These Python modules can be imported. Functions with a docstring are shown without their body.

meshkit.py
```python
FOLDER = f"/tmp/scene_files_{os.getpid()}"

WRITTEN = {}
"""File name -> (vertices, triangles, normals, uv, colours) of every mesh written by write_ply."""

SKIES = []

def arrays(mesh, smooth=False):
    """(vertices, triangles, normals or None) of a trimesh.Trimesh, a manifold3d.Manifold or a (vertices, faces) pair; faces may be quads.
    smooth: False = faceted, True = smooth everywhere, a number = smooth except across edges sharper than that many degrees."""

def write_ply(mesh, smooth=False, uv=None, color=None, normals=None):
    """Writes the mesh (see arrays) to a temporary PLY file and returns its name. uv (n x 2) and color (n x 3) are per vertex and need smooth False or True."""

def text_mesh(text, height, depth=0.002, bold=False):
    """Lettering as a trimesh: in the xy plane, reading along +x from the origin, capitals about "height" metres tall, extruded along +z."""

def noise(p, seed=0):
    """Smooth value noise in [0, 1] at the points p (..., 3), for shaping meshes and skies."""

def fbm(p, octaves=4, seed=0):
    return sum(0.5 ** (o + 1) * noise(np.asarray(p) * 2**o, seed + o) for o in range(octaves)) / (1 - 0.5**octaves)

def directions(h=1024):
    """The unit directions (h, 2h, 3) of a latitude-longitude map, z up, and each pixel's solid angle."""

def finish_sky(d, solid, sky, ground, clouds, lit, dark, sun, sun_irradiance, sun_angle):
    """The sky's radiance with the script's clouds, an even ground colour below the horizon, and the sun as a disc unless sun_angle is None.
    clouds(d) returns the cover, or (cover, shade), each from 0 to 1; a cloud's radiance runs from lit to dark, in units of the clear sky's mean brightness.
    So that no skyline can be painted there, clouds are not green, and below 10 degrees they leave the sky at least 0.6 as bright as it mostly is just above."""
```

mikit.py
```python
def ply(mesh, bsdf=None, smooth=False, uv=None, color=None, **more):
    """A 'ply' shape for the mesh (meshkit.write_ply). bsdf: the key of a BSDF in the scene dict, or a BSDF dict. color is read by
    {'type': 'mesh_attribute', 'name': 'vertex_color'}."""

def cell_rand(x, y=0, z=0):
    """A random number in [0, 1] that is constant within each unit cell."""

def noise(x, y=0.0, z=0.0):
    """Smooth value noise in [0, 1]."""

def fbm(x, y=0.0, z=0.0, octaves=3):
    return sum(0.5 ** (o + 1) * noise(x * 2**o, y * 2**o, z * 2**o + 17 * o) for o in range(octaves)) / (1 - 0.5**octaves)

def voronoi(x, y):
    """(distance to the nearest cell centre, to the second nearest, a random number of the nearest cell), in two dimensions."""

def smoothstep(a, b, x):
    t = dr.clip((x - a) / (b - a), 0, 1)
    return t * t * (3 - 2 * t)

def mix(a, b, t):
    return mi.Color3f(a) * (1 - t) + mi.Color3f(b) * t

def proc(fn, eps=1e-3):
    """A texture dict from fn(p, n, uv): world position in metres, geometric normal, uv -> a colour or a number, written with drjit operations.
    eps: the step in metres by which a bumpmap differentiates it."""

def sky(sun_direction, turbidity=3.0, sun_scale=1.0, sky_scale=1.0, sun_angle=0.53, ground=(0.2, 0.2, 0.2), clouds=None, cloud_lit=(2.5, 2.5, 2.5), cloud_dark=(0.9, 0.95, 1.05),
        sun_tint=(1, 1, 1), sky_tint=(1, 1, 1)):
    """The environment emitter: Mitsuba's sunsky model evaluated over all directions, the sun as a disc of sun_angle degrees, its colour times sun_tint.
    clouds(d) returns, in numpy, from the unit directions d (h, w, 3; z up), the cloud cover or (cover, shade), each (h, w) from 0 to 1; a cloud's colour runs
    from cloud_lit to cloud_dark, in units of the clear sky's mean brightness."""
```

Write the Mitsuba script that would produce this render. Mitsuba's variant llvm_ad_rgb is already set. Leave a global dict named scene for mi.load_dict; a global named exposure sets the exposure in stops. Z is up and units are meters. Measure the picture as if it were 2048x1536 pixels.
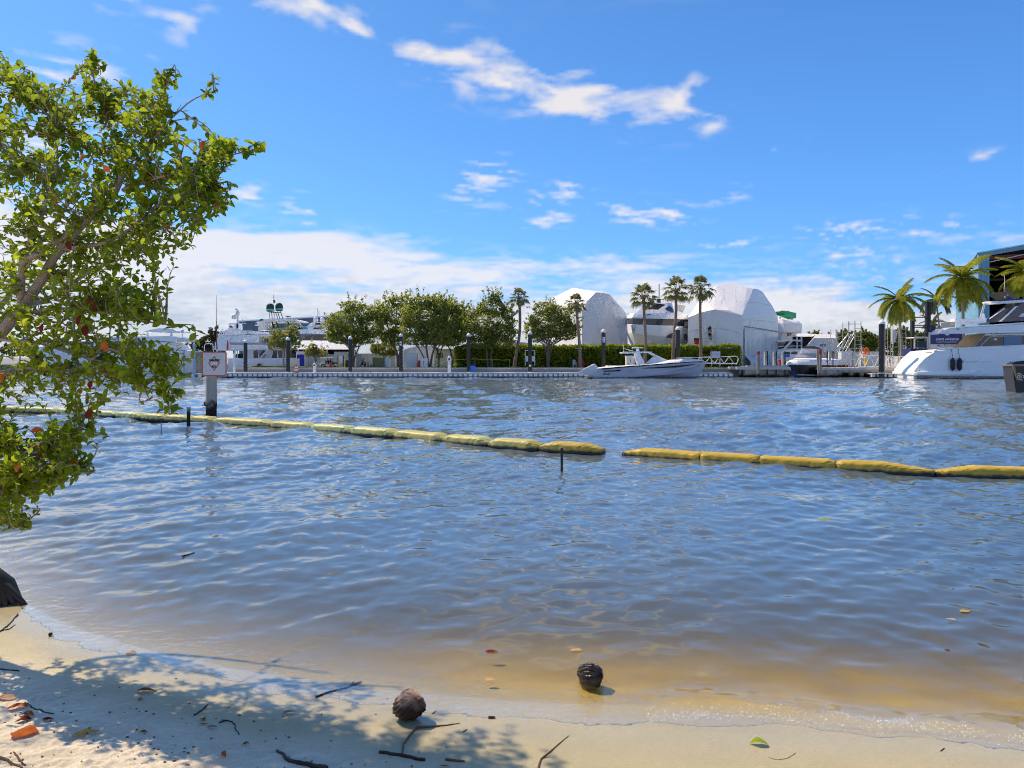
import math, random
import numpy as np, trimesh, drjit as dr, mitsuba as mi, mikit, meshkit
from shapely.geometry import Polygon
T = mi.ScalarTransform4f
scene, labels = {}, {}
# ------------------------------------------------------------------ camera, sky, exposure
F, H, HY = 1462.0, 2.0, 717.0          # lens (pixels of a 2048 wide picture), eye height over the water, horizon row
scene['camera'] = {'type': 'perspective', 'fov': 2 * math.degrees(math.atan(1024 / F)), 'fov_axis': 'x', 'principal_point_offset_y': (768 - HY) / 1536,
                   'to_world': T().look_at([0, 0, H], [0, 1, H], [0, 0, 1]), 'near_clip': 0.1, 'far_clip': 9000}
SUN = np.array([-math.sin(math.radians(53)) * math.cos(math.radians(50)), math.cos(math.radians(53)) * math.cos(math.radians(50)), math.sin(math.radians(50))])
# cloud streaks: azimuth, elevation, half length, half height (degrees), tilt, strength
STREAKS = [(-6.9, 22.2, 3.0, 1.2, -12, .9), (-1.5, 21.3, 5.2, 1.7, -14, 1.2), (4.4, 19.9, 5.8, 2.0, -12, 1.15), (11.2, 19.2, 3.6, 1.7, -4, 1.15), (5.5, 17.8, 4.7, 0.8, 6, .8), (0, 20.3, 3, 1.0, -20, .7),
           (-18.5, 25.3, 5.8, 1.2, -6, 1.0), (-29.4, 23.8, 6.5, 1.1, 0, 1.0), (-30, 19, 4, .8, 15, .7), (-12.5, 24.0, 2.6, 0.5, -15, .8), (-24.4, 22.7, 1.8, 1.1, -35, .7), (-2.3, 13.7, 2.3, 1.3, 25, .95),
           (-16.2, 10.9, 1.5, 0.9, -25, .9), (3.4, 12.6, 2.3, 0.8, 15, .8), (10.3, 11.1, 3.4, 0.8, -5, .95), (3.0, 10.7, 1.6, 0.6, 10, .75), (-19.9, 11.9, 1.3, 0.9, 40, .75), (16.8, 12.1, 1.7, 0.6, 20, .6),
           (24.8, 9.1, 3.2, 0.7, 4, .8), (25.5, 7.1, 2.6, 0.8, 0, .85), (30.9, 8.8, 2.6, 0.6, 4, .8), (33.2, 13.0, 2.2, 0.4, 8, .6), (16.8, 8.5, 2.4, 0.35, 0, .8), (15.9, 17.4, 1.8, 0.5, 30, .5),
           (19.8, 15.0, 1.6, 0.3, 10, .6), (25.6, 17.2, .5, .25, 0, .7), (-33, 15, 6, 4.5, 20, .75), (-37, 9, 7, 4, 0, .85)]


def clouds(d):
    az, el = np.degrees(np.arctan2(d[..., 0], d[..., 1])), np.degrees(np.arcsin(np.clip(d[..., 2], -1, 1)))
    z = np.maximum(d[..., 2], 0) * 1.0 + 0.085
    q = np.stack([d[..., 0] / z, d[..., 1] / z, 0 * z], -1)
    w = meshkit.fbm(q * 1.1 + 3.1, 4, 5) - .5
    wq = q + np.stack([w, -w, 0 * w], -1) * .55
    a = math.radians(25)
    wisp = meshkit.fbm(np.stack([(wq[..., 0] * math.cos(a) + wq[..., 1] * math.sin(a)) * 6.0, (wq[..., 1] * math.cos(a) - wq[..., 0] * math.sin(a)) * 17.0, 0 * w], -1), 6, 11)
    puff = meshkit.fbm(wq * 12, 6, 3)
    fine = .55 * wisp + .45 * puff
    cover = np.zeros(az.shape)
    for A, E, ra, re, tilt, s in STREAKS:
        t = math.radians(tilt)
        u, v = ((az - A) * math.cos(t) + (el - E) * math.sin(t)) / ra, (-(az - A) * math.sin(t) + (el - E) * math.cos(t)) / re
        g = s * np.exp(-(u * u + v * v) * .9)
        cover = np.maximum(cover, np.clip((g * 1.0 + (fine - .5) * 4.4 - .42) * .85, 0, .92) * np.clip(g * 2.0, 0, 1))
    # the bank of cloud above the skyline; elsewhere round the sky, scattered cloud of the same kind
    lim = np.interp(az, [-45, -34, -25, -14, -4, 6, 18, 40], [15, 12, 9.6, 8.4, 7.2, 6.4, 6.0, 5.6])
    bn = meshkit.fbm(np.stack([az * .085 + el * .10 + 40, el * .42 - az * .02, 0 * az], -1), 5, 17)
    bank = np.clip((lim - el) / 3.2 + (bn - .5) * (5.0 + 1.5 * np.clip((az - 5) / 15, 0, 1)) + (fine - .5) * 1.3 + .10, 0, 1)
    thin = np.clip((puff - .5) * 3 + .2, 0, 1) * np.clip((lim + 2.5 - el) / 3, 0, 1) * .4
    front = np.clip((np.cos(np.radians(az)) - .55) / .2, 0, 1)
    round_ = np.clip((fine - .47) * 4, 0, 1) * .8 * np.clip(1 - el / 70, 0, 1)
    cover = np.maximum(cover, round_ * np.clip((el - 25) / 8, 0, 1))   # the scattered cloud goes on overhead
    low = np.clip((8 - el) / 4 + (fine - .5) * 4, 0, 1)
    c = np.maximum(np.maximum(cover * .9, bank * .78), thin)
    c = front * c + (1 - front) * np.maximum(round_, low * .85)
    shade = np.clip((.50 - bn) * 1.8 * np.clip((12 - el) / 6, 0, 1) + (.5 - puff) * .8 + .30 + (4.0 - el) * .06, 0, 1)
    return c, shade


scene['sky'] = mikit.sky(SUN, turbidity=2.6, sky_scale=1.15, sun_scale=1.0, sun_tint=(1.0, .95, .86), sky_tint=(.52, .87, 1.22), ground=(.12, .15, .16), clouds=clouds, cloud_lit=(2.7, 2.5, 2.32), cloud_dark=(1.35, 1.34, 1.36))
exposure = 1.9


# ------------------------------------------------------------------ helpers
def X(px, Y): return (px - 1024) / F * Y
def Z(py, Y): return H + (HY - py) / F * Y
def P(px, py, Y): return np.array([X(px, Y), Y, Z(py, Y)])


def fresh(key):
    if key not in scene and key not in labels: return key
    n = 1
    while f'{key}_{n:03d}' in scene or f'{key}_{n:03d}' in labels: n += 1
    return f'{key}_{n:03d}'


def add(key, mesh, mat, smooth=False, label=None, kind=None, **kw):
    key = fresh(key)
    scene[key] = mikit.ply(mesh, mat, smooth=smooth, **kw)
    if label or kind:
        labels[key] = {k: v for k, v in (('label', label), ('kind', kind)) if v}
    return key


def thing(name, label, cat, group=None, kind=None):
    key = fresh(name)
    labels[key] = {'label': label, 'category': cat}
    if group: labels[key]['group'] = group
    if kind: labels[key]['kind'] = kind
    return key


def solo(name, label, cat, mesh, mat, smooth=False, group=None, **kw):
    key = fresh(name)
    scene[key] = mikit.ply(mesh, mat, smooth=smooth, **kw)
    labels[key] = {'label': label, 'category': cat}
    if group: labels[key]['group'] = group
    return key


def structure(name, mesh, mat, smooth=False, kind='structure', label=None, **kw):
    key = fresh(name)
    scene[key] = mikit.ply(mesh, mat, smooth=smooth, **kw)
    labels[key] = {'kind': kind}
    if label: labels[key]['label'] = label
    return key


def cat(*ms):
    return trimesh.util.concatenate([m for m in ms])


def box(x0, x1, y0, y1, z0, z1):
    return trimesh.creation.box(bounds=[[min(x0, x1), min(y0, y1), min(z0, z1)], [max(x0, x1), max(y0, y1), max(z0, z1)]])


def rbox(x0, x1, y0, y1, z0, z1, r):
    """A box with chamfered edges."""
    pts = []
    for sx in (0, 1):
        for sy in (0, 1):
            for sz in (0, 1):
                c = [(x0, x1)[sx], (y0, y1)[sy], (z0, z1)[sz]]
                d = [r if s == 0 else -r for s in (sx, sy, sz)]
                for k in range(3):
                    p = [c[i] + (d[i] if i != k else 0) for i in range(3)]
                    pts.append(p)
    return trimesh.convex.convex_hull(np.array(pts))


def hull(pts): return trimesh.convex.convex_hull(np.array(pts, float))


def tube(pts, radii, sides=7, caps=True):
    p = np.asarray(pts, float)
    r = np.broadcast_to(np.asarray(radii, float), (len(p),))
    t = np.gradient(p, axis=0); t /= np.linalg.norm(t, axis=1, keepdims=True) + 1e-12
    ref = np.array([0.123, 0.31, 0.94]) if abs(t[0] @ np.array([0.123, 0.31, 0.94])) < .9 else np.array([.9, .3, .1])
    a = np.cross(t, ref); a /= np.linalg.norm(a, axis=1, keepdims=True) + 1e-12
    b = np.cross(t, a)
    ang = np.arange(sides) * 2 * np.pi / sides
    v = (p[:, None] + r[:, None, None] * (np.cos(ang)[None, :, None] * a[:, None] + np.sin(ang)[None, :, None] * b[:, None])).reshape(-1, 3)
    i, j = np.meshgrid(np.arange(len(p) - 1), np.arange(sides), indexing='ij')
    q = np.stack([i * sides + j, i * sides + (j + 1) % sides, (i + 1) * sides + (j + 1) % sides, (i + 1) * sides + j], -1).reshape(-1, 4)
    f = np.vstack([q[:, [0, 1, 2]], q[:, [0, 2, 3]]])
    if caps:
        n = len(v); v = np.vstack([v, p[0], p[-1]]); k = np.arange(sides); e = (len(p) - 1) * sides
        f = np.vstack([f, np.stack([(k + 1) % sides, k, 0 * k + n], 1), np.stack([e + k, e + (k + 1) % sides, 0 * k + n + 1], 1)])
    return trimesh.Trimesh(v, f, process=False)


def rod(a, b, r, sides=6): return tube([a, b], r, sides)


def lathe(prof, c, sides=16):
    """prof: (radius, z) from the bottom up."""
    ang = np.arange(sides) * 2 * np.pi / sides
    v = np.array([[c[0] + r * math.cos(a), c[1] + r * math.sin(a), c[2] + z] for r, z in prof for a in ang])
    n = len(prof); i, j = np.meshgrid(np.arange(n - 1), np.arange(sides), indexing='ij')
    q = np.stack([i * sides + j, i * sides + (j + 1) % sides, (i + 1) * sides + (j + 1) % sides, (i + 1) * sides + j], -1).reshape(-1, 4)
    f = np.vstack([q[:, [0, 1, 2]], q[:, [0, 2, 3]]])
    k = np.arange(sides); m = len(v)
    v = np.vstack([v, [c[0], c[1], c[2] + prof[0][1]], [c[0], c[1], c[2] + prof[-1][1]]])
    f = np.vstack([f, np.stack([(k + 1) % sides, k, 0 * k + m], 1), np.stack([(n - 1) * sides + k, (n - 1) * sides + (k + 1) % sides, 0 * k + m + 1], 1)])
    return trimesh.Trimesh(v, f, process=False)


ROT = np.array([[1, 0, 0], [0, 0, -1], [0, 1, 0.0]])


def wprism(pts, Y, depth):
    """A polygon of (x, z) in metres, its face towards -y at Y, going back by depth."""
    m = trimesh.creation.extrude_polygon(Polygon(pts).buffer(0), depth, engine='earcut')
    v = np.asarray(m.vertices)
    return trimesh.Trimesh(np.stack([v[:, 0], Y + depth - v[:, 2], v[:, 1]], 1), m.faces, process=False)


def pp(pts, Y, depth): return wprism([(X(a, Y), Z(b, Y)) for a, b in pts], Y, depth)
def pbox(x0, x1, y0, y1, Y, depth): return box(X(x0, Y), X(x1, Y), Y, Y + depth, Z(y1, Y), Z(y0, Y))
def prod(a, b, Y, r, Y2=None): return rod(P(*a, Y), P(*b, Y if Y2 is None else Y2), r)


def bend(mesh, fy, edge=.35):
    """Moves a thin prism onto the surface y = fy(x, z)."""
    v, f = trimesh.remesh.subdivide_to_size(mesh.vertices, mesh.faces, edge)
    v = np.array(v); v[:, 1] += fy(v[:, 0], v[:, 2])
    return trimesh.Trimesh(v, f, process=False)


def loft(rings, cap=True, closed=True):
    """Rings of equally many points."""
    R = np.array(rings, float); m, n = R.shape[:2]
    v = R.reshape(-1, 3); jj = n if closed else n - 1
    i, j = np.meshgrid(np.arange(m - 1), np.arange(jj), indexing='ij')
    q = np.stack([i * n + j, i * n + (j + 1) % n, (i + 1) * n + (j + 1) % n, (i + 1) * n + j], -1).reshape(-1, 4)
    f = np.vstack([q[:, [0, 1, 2]], q[:, [0, 2, 3]]])
    if cap:
        k = np.arange(jj); c = len(v)
        v = np.vstack([v, R[0].mean(0), R[-1].mean(0)])
        f = np.vstack([f, np.stack([(k + 1) % n, k, 0 * k + c], 1), np.stack([(m - 1) * n + k, (m - 1) * n + (k + 1) % n, 0 * k + c + 1], 1)])
    t = trimesh.Trimesh(v, f, process=False)
    if cap and closed and t.volume < 0: t.invert()
    return t


def text(s, height, x, z, Y, bold=True, lean=0.0, wide=1.0):
    """Lettering that faces -y, its first letter's lower left corner at x, z."""
    m = meshkit.text_mesh(s, height, .012, bold); v = np.asarray(m.vertices)
    return trimesh.Trimesh(np.stack([x + v[:, 0] * wide + lean * v[:, 1], Y - v[:, 2] + .012, z + v[:, 1]], 1), m.faces, process=False)


def ptext(s, x0, x1, ybase, ytop, Y, bold=True, lean=0.0):
    """Lettering between two picture columns at distance Y."""
    m = text(s, Z(ytop, Y) - Z(ybase, Y), 0, 0, Y, bold, lean); w = m.bounds[1][0] - m.bounds[0][0]
    k = (X(x1, Y) - X(x0, Y)) / w
    v = np.array(m.vertices); v[:, 0] = X(x0, Y) + (v[:, 0] - m.bounds[0][0]) * k; v[:, 2] += Z(ybase, Y)
    return trimesh.Trimesh(v, m.faces, process=False)


def rgb(*c): return {'type': 'rgb', 'value': list(c)}


def mat(name, color, rough=.6, spec=.4, metallic=0.0, two=True, bump=None, coat=0.0):
    b = {'type': 'principled', 'base_color': rgb(*color) if isinstance(color, tuple) else color, 'roughness': rough if not isinstance(rough, dict) else rough, 'specular': spec, 'metallic': metallic}
    if coat: b['clearcoat'] = coat; b['clearcoat_gloss'] = .9
    if bump: b = {'type': 'bumpmap', 'arbitrary': bump[0], 'scale': bump[1], 'bsdf': b}
    scene[name] = {'type': 'twosided', 'bsdf': b} if two else b


proc, noise, fbm, mix, sstep = mikit.proc, mikit.noise, mikit.fbm, mikit.mix, mikit.smoothstep


def mottled(c, amount=.25, s=1.0, sz=None):
    """A colour that wears unevenly: broad and fine blotches."""
    sz = s if sz is None else sz
    return proc(lambda p, n, uv: mi.Color3f(*c) * (1 - amount + 2 * amount * (.6 * fbm(p.x * s, p.y * s, p.z * sz) + .4 * noise(p.x * s * 7, p.y * s * 7, p.z * sz * 7))))


# ------------------------------------------------------------------ materials
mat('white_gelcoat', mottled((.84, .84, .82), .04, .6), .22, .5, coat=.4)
mat('shaded_gelcoat', mottled((.70, .70, .70), .06, .6), .3, .5)  # greyer copy of the white gelcoat, shade put into its colour
mat('grey_gelcoat', (.36, .37, .38), .3, .5)
mat('black_gloss', (.012, .012, .015), .18, .5)
mat('dark_glass', (.012, .016, .024), .06, .8)
mat('blue_glass', (.03, .07, .16), .06, .8)
mat('navy_paint', (.03, .045, .20), .4)
mat('blue_paint', (.01, .02, .42), .45)
mat('bin_blue', (.03, .18, .62), .5)
mat('red_paint', (.55, .03, .03), .45)
mat('orange_paint', (.80, .17, .03), .5)
mat('yellow_paint', (.75, .50, .05), .5)
mat('black_pile', mottled((.014, .014, .016), .3, 1.5), .32, .5)
mat('white_plastic', (.78, .78, .78), .4)
mat('grey_metal', (.52, .54, .55), .4, .5, .5)
mat('dark_metal', (.03, .03, .035), .45, .5)
mat('tan_panel', mottled((.27, .20, .115), .1, 2), .5)
mat('pale_cabinet', mottled((.58, .60, .56), .06, 1), .5)
mat('olive_cabinet', mottled((.17, .16, .05), .15, 2), .5)
mat('teal_panel', (.10, .17, .20), .5)
mat('teal_band', (.10, .50, .42), .5)
mat('dome_cover', (.035, .05, .045), .7)
mat('tent_fabric', mottled((.62, .66, .70), .06, .8), .7)
mat('steel_blue', mottled((.17, .38, .52), .14, .3, .06), .5)
mat('dark_interior', (.02, .02, .022), .9)  # near black, standing in for shade inside openings and halls
mat('rust_beam', (.22, .05, .035), .7)
mat('teak', (.42, .31, .20), .6)
mat('pale_pile', mottled((.38, .50, .56), .12, 1), .6)
mat('concrete', mottled((.42, .41, .38), .16, .7), .9, .2)
mat('pale_concrete', mottled((.56, .54, .49), .12, .8), .9, .2)


def stained(p, n, uv):
    base = mi.Color3f(.42, .36, .27) * (.72 + .5 * fbm(p.x * .9, p.y * .9, p.z * 2.2))
    rust = sstep(.52, .72, fbm(p.x * 1.3, p.y + 3, p.z * .8))
    base = mix(base, mi.Color3f(.24, .13, .07), rust * .7)
    wet = 1 - sstep(.12, .50, p.z + .3 * (noise(p.x * 3, p.y * 3, p.z) - .5))
    return mix(base, mi.Color3f(.022, .022, .018), wet)


mat('stained_concrete', proc(stained), .85, .2)


def timber(p, n, uv):
    g = noise(p.x * 30, p.y * 30, p.z * 1.5)
    base = mix(mi.Color3f(.22, .19, .14), mi.Color3f(.46, .41, .33), .4 * g + .6 * fbm(p.x * 2, p.y * 2, p.z * .8))
    wet = 1 - sstep(.15, .55, p.z + .35 * (noise(p.x * 9, p.y * 9, p.z * 4) - .5))
    return mix(base, mi.Color3f(.02, .02, .016), wet)


mat('timber', proc(timber), .85, .2)


def post_wood(p, n, uv):
    g = noise(p.x * 60, p.y * 60, p.z * 2.5)
    base = mix(mi.Color3f(.24, .235, .225), mi.Color3f(.40, .395, .38), .45 * g + .55 * fbm(p.x * 3, p.y * 3, p.z * 1.2))
    wet = 1 - sstep(.42, .70, p.z + .5 * (fbm(p.x * 7, p.y * 7, p.z * 5) - .5))
    return mix(base, mi.Color3f(.016, .016, .014), wet)


mat('post_wood', proc(post_wood), .8, .25)
mat('wet_wood', mottled((.018, .016, .013), .4, 8), .45, .4)
mat('sign_face', mottled((.60, .60, .60), .05, 3), .35, .5)
mat('sign_orange', (.62, .13, .06), .5)
mat('ink', (.02, .02, .022), .6)


def wrap(p, n, uv):
    s = .5 * fbm(p.x * .35, p.y * .35, p.z * .12) + .5 * noise(p.x * 1.1, p.y * 1.1, p.z * .25)
    return mix(mi.Color3f(.70, .70, .69), mi.Color3f(.80, .80, .79), s)


mat('shrink_wrap', proc(wrap), .42, .5)


def clear_wrap(p, n, uv):
    s = noise(p.x * .9, p.y * .9, p.z * .06) * .6 + noise(p.x * 2.5, p.y * 2.5, p.z * .12) * .4
    return mix(mi.Color3f(.36, .43, .46), mi.Color3f(.66, .70, .72), s)


mat('clear_wrap', proc(clear_wrap), .3, .5)
mat('green_wrap', mottled((.03, .33, .14), .2, 1.2), .45)


def tarp(p, n, uv):
    f = fbm(p.x * 1.1, p.y * 1.1, p.z * 4)
    old = sstep(.35, .7, noise(p.x * .45 + 4, p.y * .45, 0))
    c = mix(mi.Color3f(.44, .30, .022), mi.Color3f(.45, .48, .20), dr.clip((1.5 - p.x) / 2.0, 0, 1) * (.55 + .45 * old) + .12 * f)
    c = c * (.8 + .4 * fbm(p.x * 7, p.y * 7, p.z * 7))
    dirt = 1 - sstep(.02, .075, p.z + .035 * (noise(p.x * 14, p.y * 14, 0) - .5))
    return mix(c, mi.Color3f(.02, .016, .010), dirt)


mat('boom_fabric', proc(tarp), .5, .4)


def far_leaf(c1, c2, k):
    return proc(lambda p, n, uv: mix(c1, c2, .55 * mikit.cell_rand(p.x * 3.1 + k, p.y * 3.1, p.z * 3.1) + .45 * fbm(p.x * .5 + k, p.y * .5, p.z * .5)))


def leafy(name, c1, c2, k=0.0, trans=.9):
    scene[name] = {'type': 'principledthin', 'base_color': far_leaf(c1, c2, k), 'roughness': .5, 'diff_trans': trans, 'spec_trans': 0.0, 'eta': 1.4}


leafy('oak_leaf', (.18, .23, .045), (.50, .53, .15), 0, 1.35)
leafy('young_leaf', (.20, .23, .05), (.44, .44, .13), 7, 1.3)
leafy('hedge_leaf', (.15, .22, .015), (.42, .48, .05), 3, 1.2)
leafy('fan_palm_leaf', (.11, .13, .045), (.28, .27, .10), 5, .9)
leafy('coconut_leaf', (.12, .18, .02), (.40, .38, .05), 9, 1.2)
leafy('bush_leaf', (.05, .06, .03), (.12, .13, .06), 2)
leafy('wood_leaf', (.10, .14, .03), (.30, .32, .08), 12, 1.2)
mat('trunk_bark', mottled((.16, .13, .10), .35, 3), .9, .1)
mat('pale_bark', mottled((.32, .29, .25), .25, 3), .9, .1)
mat('palm_bark', proc(lambda p, n, uv: mix(mi.Color3f(.16, .11, .075), mi.Color3f(.36, .28, .21), .5 * noise(p.x, p.y, p.z * 9) + .5 * fbm(p.x * 3, p.y * 3, p.z * .7))), .9, .1)

# ------------------------------------------------------------------ sand: a beach that slides under the water
SHX = np.array([-9, -6, -4.6, -3.73, -3.27, -3.02, -2.48, -2.14, -1.7, -1.26, -.95, -.57, -.16, .39, .98, 1.4, 1.72, 2.18, 2.7, 4, 7, 12.0])
SHY = np.array([9, 7.4, 6.35, 5.68, 5.26, 5.10, 4.94, 4.79, 4.53, 4.34, 4.26, 4.18, 4.08, 4.00, 4.02, 4.00, 3.95, 3.86, 3.73, 3.5, 3.0, 2.4])
POLY = [float(a) for a in np.polyfit(SHX[2:20], SHY[2:20], 3)]


def shore(x): return np.interp(x, SHX, SHY)


def sand_z(x, y):
    x, y = np.asarray(x, float), np.asarray(y, float)
    t = (shore(x) - y) * .95
    p = np.stack([x, y, 0 * x], -1)
    z = np.where(t > 0, .062 * t + .012 * np.maximum(t, 0) ** 2, np.where(t > -1.2, .085 * t, -.102 + .19 * (t + 1.2)))
    z = np.maximum(z, -3.2)
    dry = np.clip((t - .55 - .25 * (meshkit.noise(p * 1.7, 4) - .5) - .18 * np.clip(x + .2, -.6, 1.6)) / .35, 0, 1)
    lump = (meshkit.fbm(p * np.array([5, 7, 1]), 4, 1) - .5) * .034 + (meshkit.fbm(p * 26, 3, 2) - .5) * .016
    crumbs = np.clip(meshkit.noise(p * 42, 8) - .70, 0, 1) * .055 * np.clip(meshkit.noise(p * 4, 9) * 2 - .5, 0, 1)
    return z + dry * (lump + crumbs) + (meshkit.fbm(p * 2.2, 3, 6) - .5) * .012 * np.clip(.4 + t, .15, 1) + (meshkit.noise(p * 60, 3) - .5) * .0012


def grid(xs, ys, fz):
    gx, gy = np.meshgrid(xs, ys)
    v = np.stack([gx, gy, fz(gx, gy)], -1).reshape(-1, 3); n, m = len(ys), len(xs)
    i, j = np.meshgrid(np.arange(n - 1), np.arange(m - 1), indexing='ij')
    q = np.stack([i * m + j, i * m + j + 1, (i + 1) * m + j + 1, (i + 1) * m + j], -1).reshape(-1, 4)
    return v, np.vstack([q[:, [0, 1, 2]], q[:, [0, 2, 3]]])


def poly_t(p):
    """Metres from the waterline, positive on the dry side (a smooth curve through it)."""
    x = dr.clip(p.x, -5.5, 4.5)
    return (POLY[0] * x * x * x + POLY[1] * x * x + POLY[2] * x + POLY[3] - p.y) * .95


def sand_color(p, n, uv):
    t = poly_t(p)
    wob = .25 * (fbm(p.x * 1.7, p.y * 1.7, 4.0) - .5)
    wet = 1 - sstep(.40, .95, t + wob - .18 * dr.clip(p.x + .2, -.6, 1.6))
    grain = .86 + .28 * noise(p.x * 240, p.y * 240, p.z * 240)
    dry = mix(mi.Color3f(.49, .435, .315), mi.Color3f(.60, .54, .41), fbm(p.x * 3, p.y * 3, 1.0)) * grain
    damp = mix(mi.Color3f(.325, .290, .170), mi.Color3f(.385, .347, .215), fbm(p.x * 2.2, p.y * 3.5, 2.0)) * (.93 + .14 * noise(p.x * 160, p.y * 160, 0))
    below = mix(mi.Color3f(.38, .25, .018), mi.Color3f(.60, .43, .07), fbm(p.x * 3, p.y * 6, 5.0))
    below = mix(mi.Color3f(.36, .31, .19), below, sstep(-1.3, .3, p.x + .8 * (fbm(p.x * 1.5, p.y * 3, 8.0) - .5)))  # left bed greyed in colour, standing in for reflected sky above it
    c = mix(dry, damp, wet)
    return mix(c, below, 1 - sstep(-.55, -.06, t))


def sand_rough(p, n, uv):
    t = poly_t(p) + .2 * (fbm(p.x * 1.5, p.y * 2.5, 9.0) - .5)
    return mi.Float(.95 - .82 * (1 - sstep(.04, .60, t)))


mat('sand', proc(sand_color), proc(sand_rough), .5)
fine_x, fine_y = np.arange(-4.2, 3.9, .0105), np.arange(2.95, 5.35, .0105)
xs = np.concatenate([np.linspace(-40, -4.4, 40), fine_x, np.linspace(4.1, 40, 40)])
ys = np.concatenate([np.linspace(-9, 2.8, 40), fine_y, np.linspace(5.45, 9, 40), np.linspace(9.5, 26, 30)])
structure('beach', grid(xs, ys, sand_z), 'sand', True)


def sandpt(px, py, lift=0.0):
    """The point of the beach (or of the lakebed's water surface) seen at a pixel."""
    d = np.array([(px - 1024) / F, 1, (HY - py) / F]); s = 4.0
    for _ in range(30):
        z = max(float(sand_z(d[0] * s, s)), 0.0)
        s += ((z - H) / d[2] - s) * .7
    p = np.array([0, 0, H]) + d * s
    return p + [0, 0, lift]


# ------------------------------------------------------------------ water
rng = np.random.default_rng(5)
WAVES = []
for lam, slope, spread, n in ((.12, .034, 3.1, 18), (.20, .052, 2.4, 20), (.34, .054, 2.6, 22), (.66, .040, 1.7, 18), (1.6, .030, .7, 14), (4.0, .022, .6, 10)):
    for _ in range(n):
        l = lam * math.exp(rng.normal(0, .25)); th = rng.normal(-.25, spread)
        k = 2 * math.pi / l
        WAVES.append((k * math.sin(th), k * math.cos(th), rng.uniform(0, 6.283), slope * math.sqrt(2 / n) / k * math.exp(rng.normal(0, .3)), l))


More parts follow.
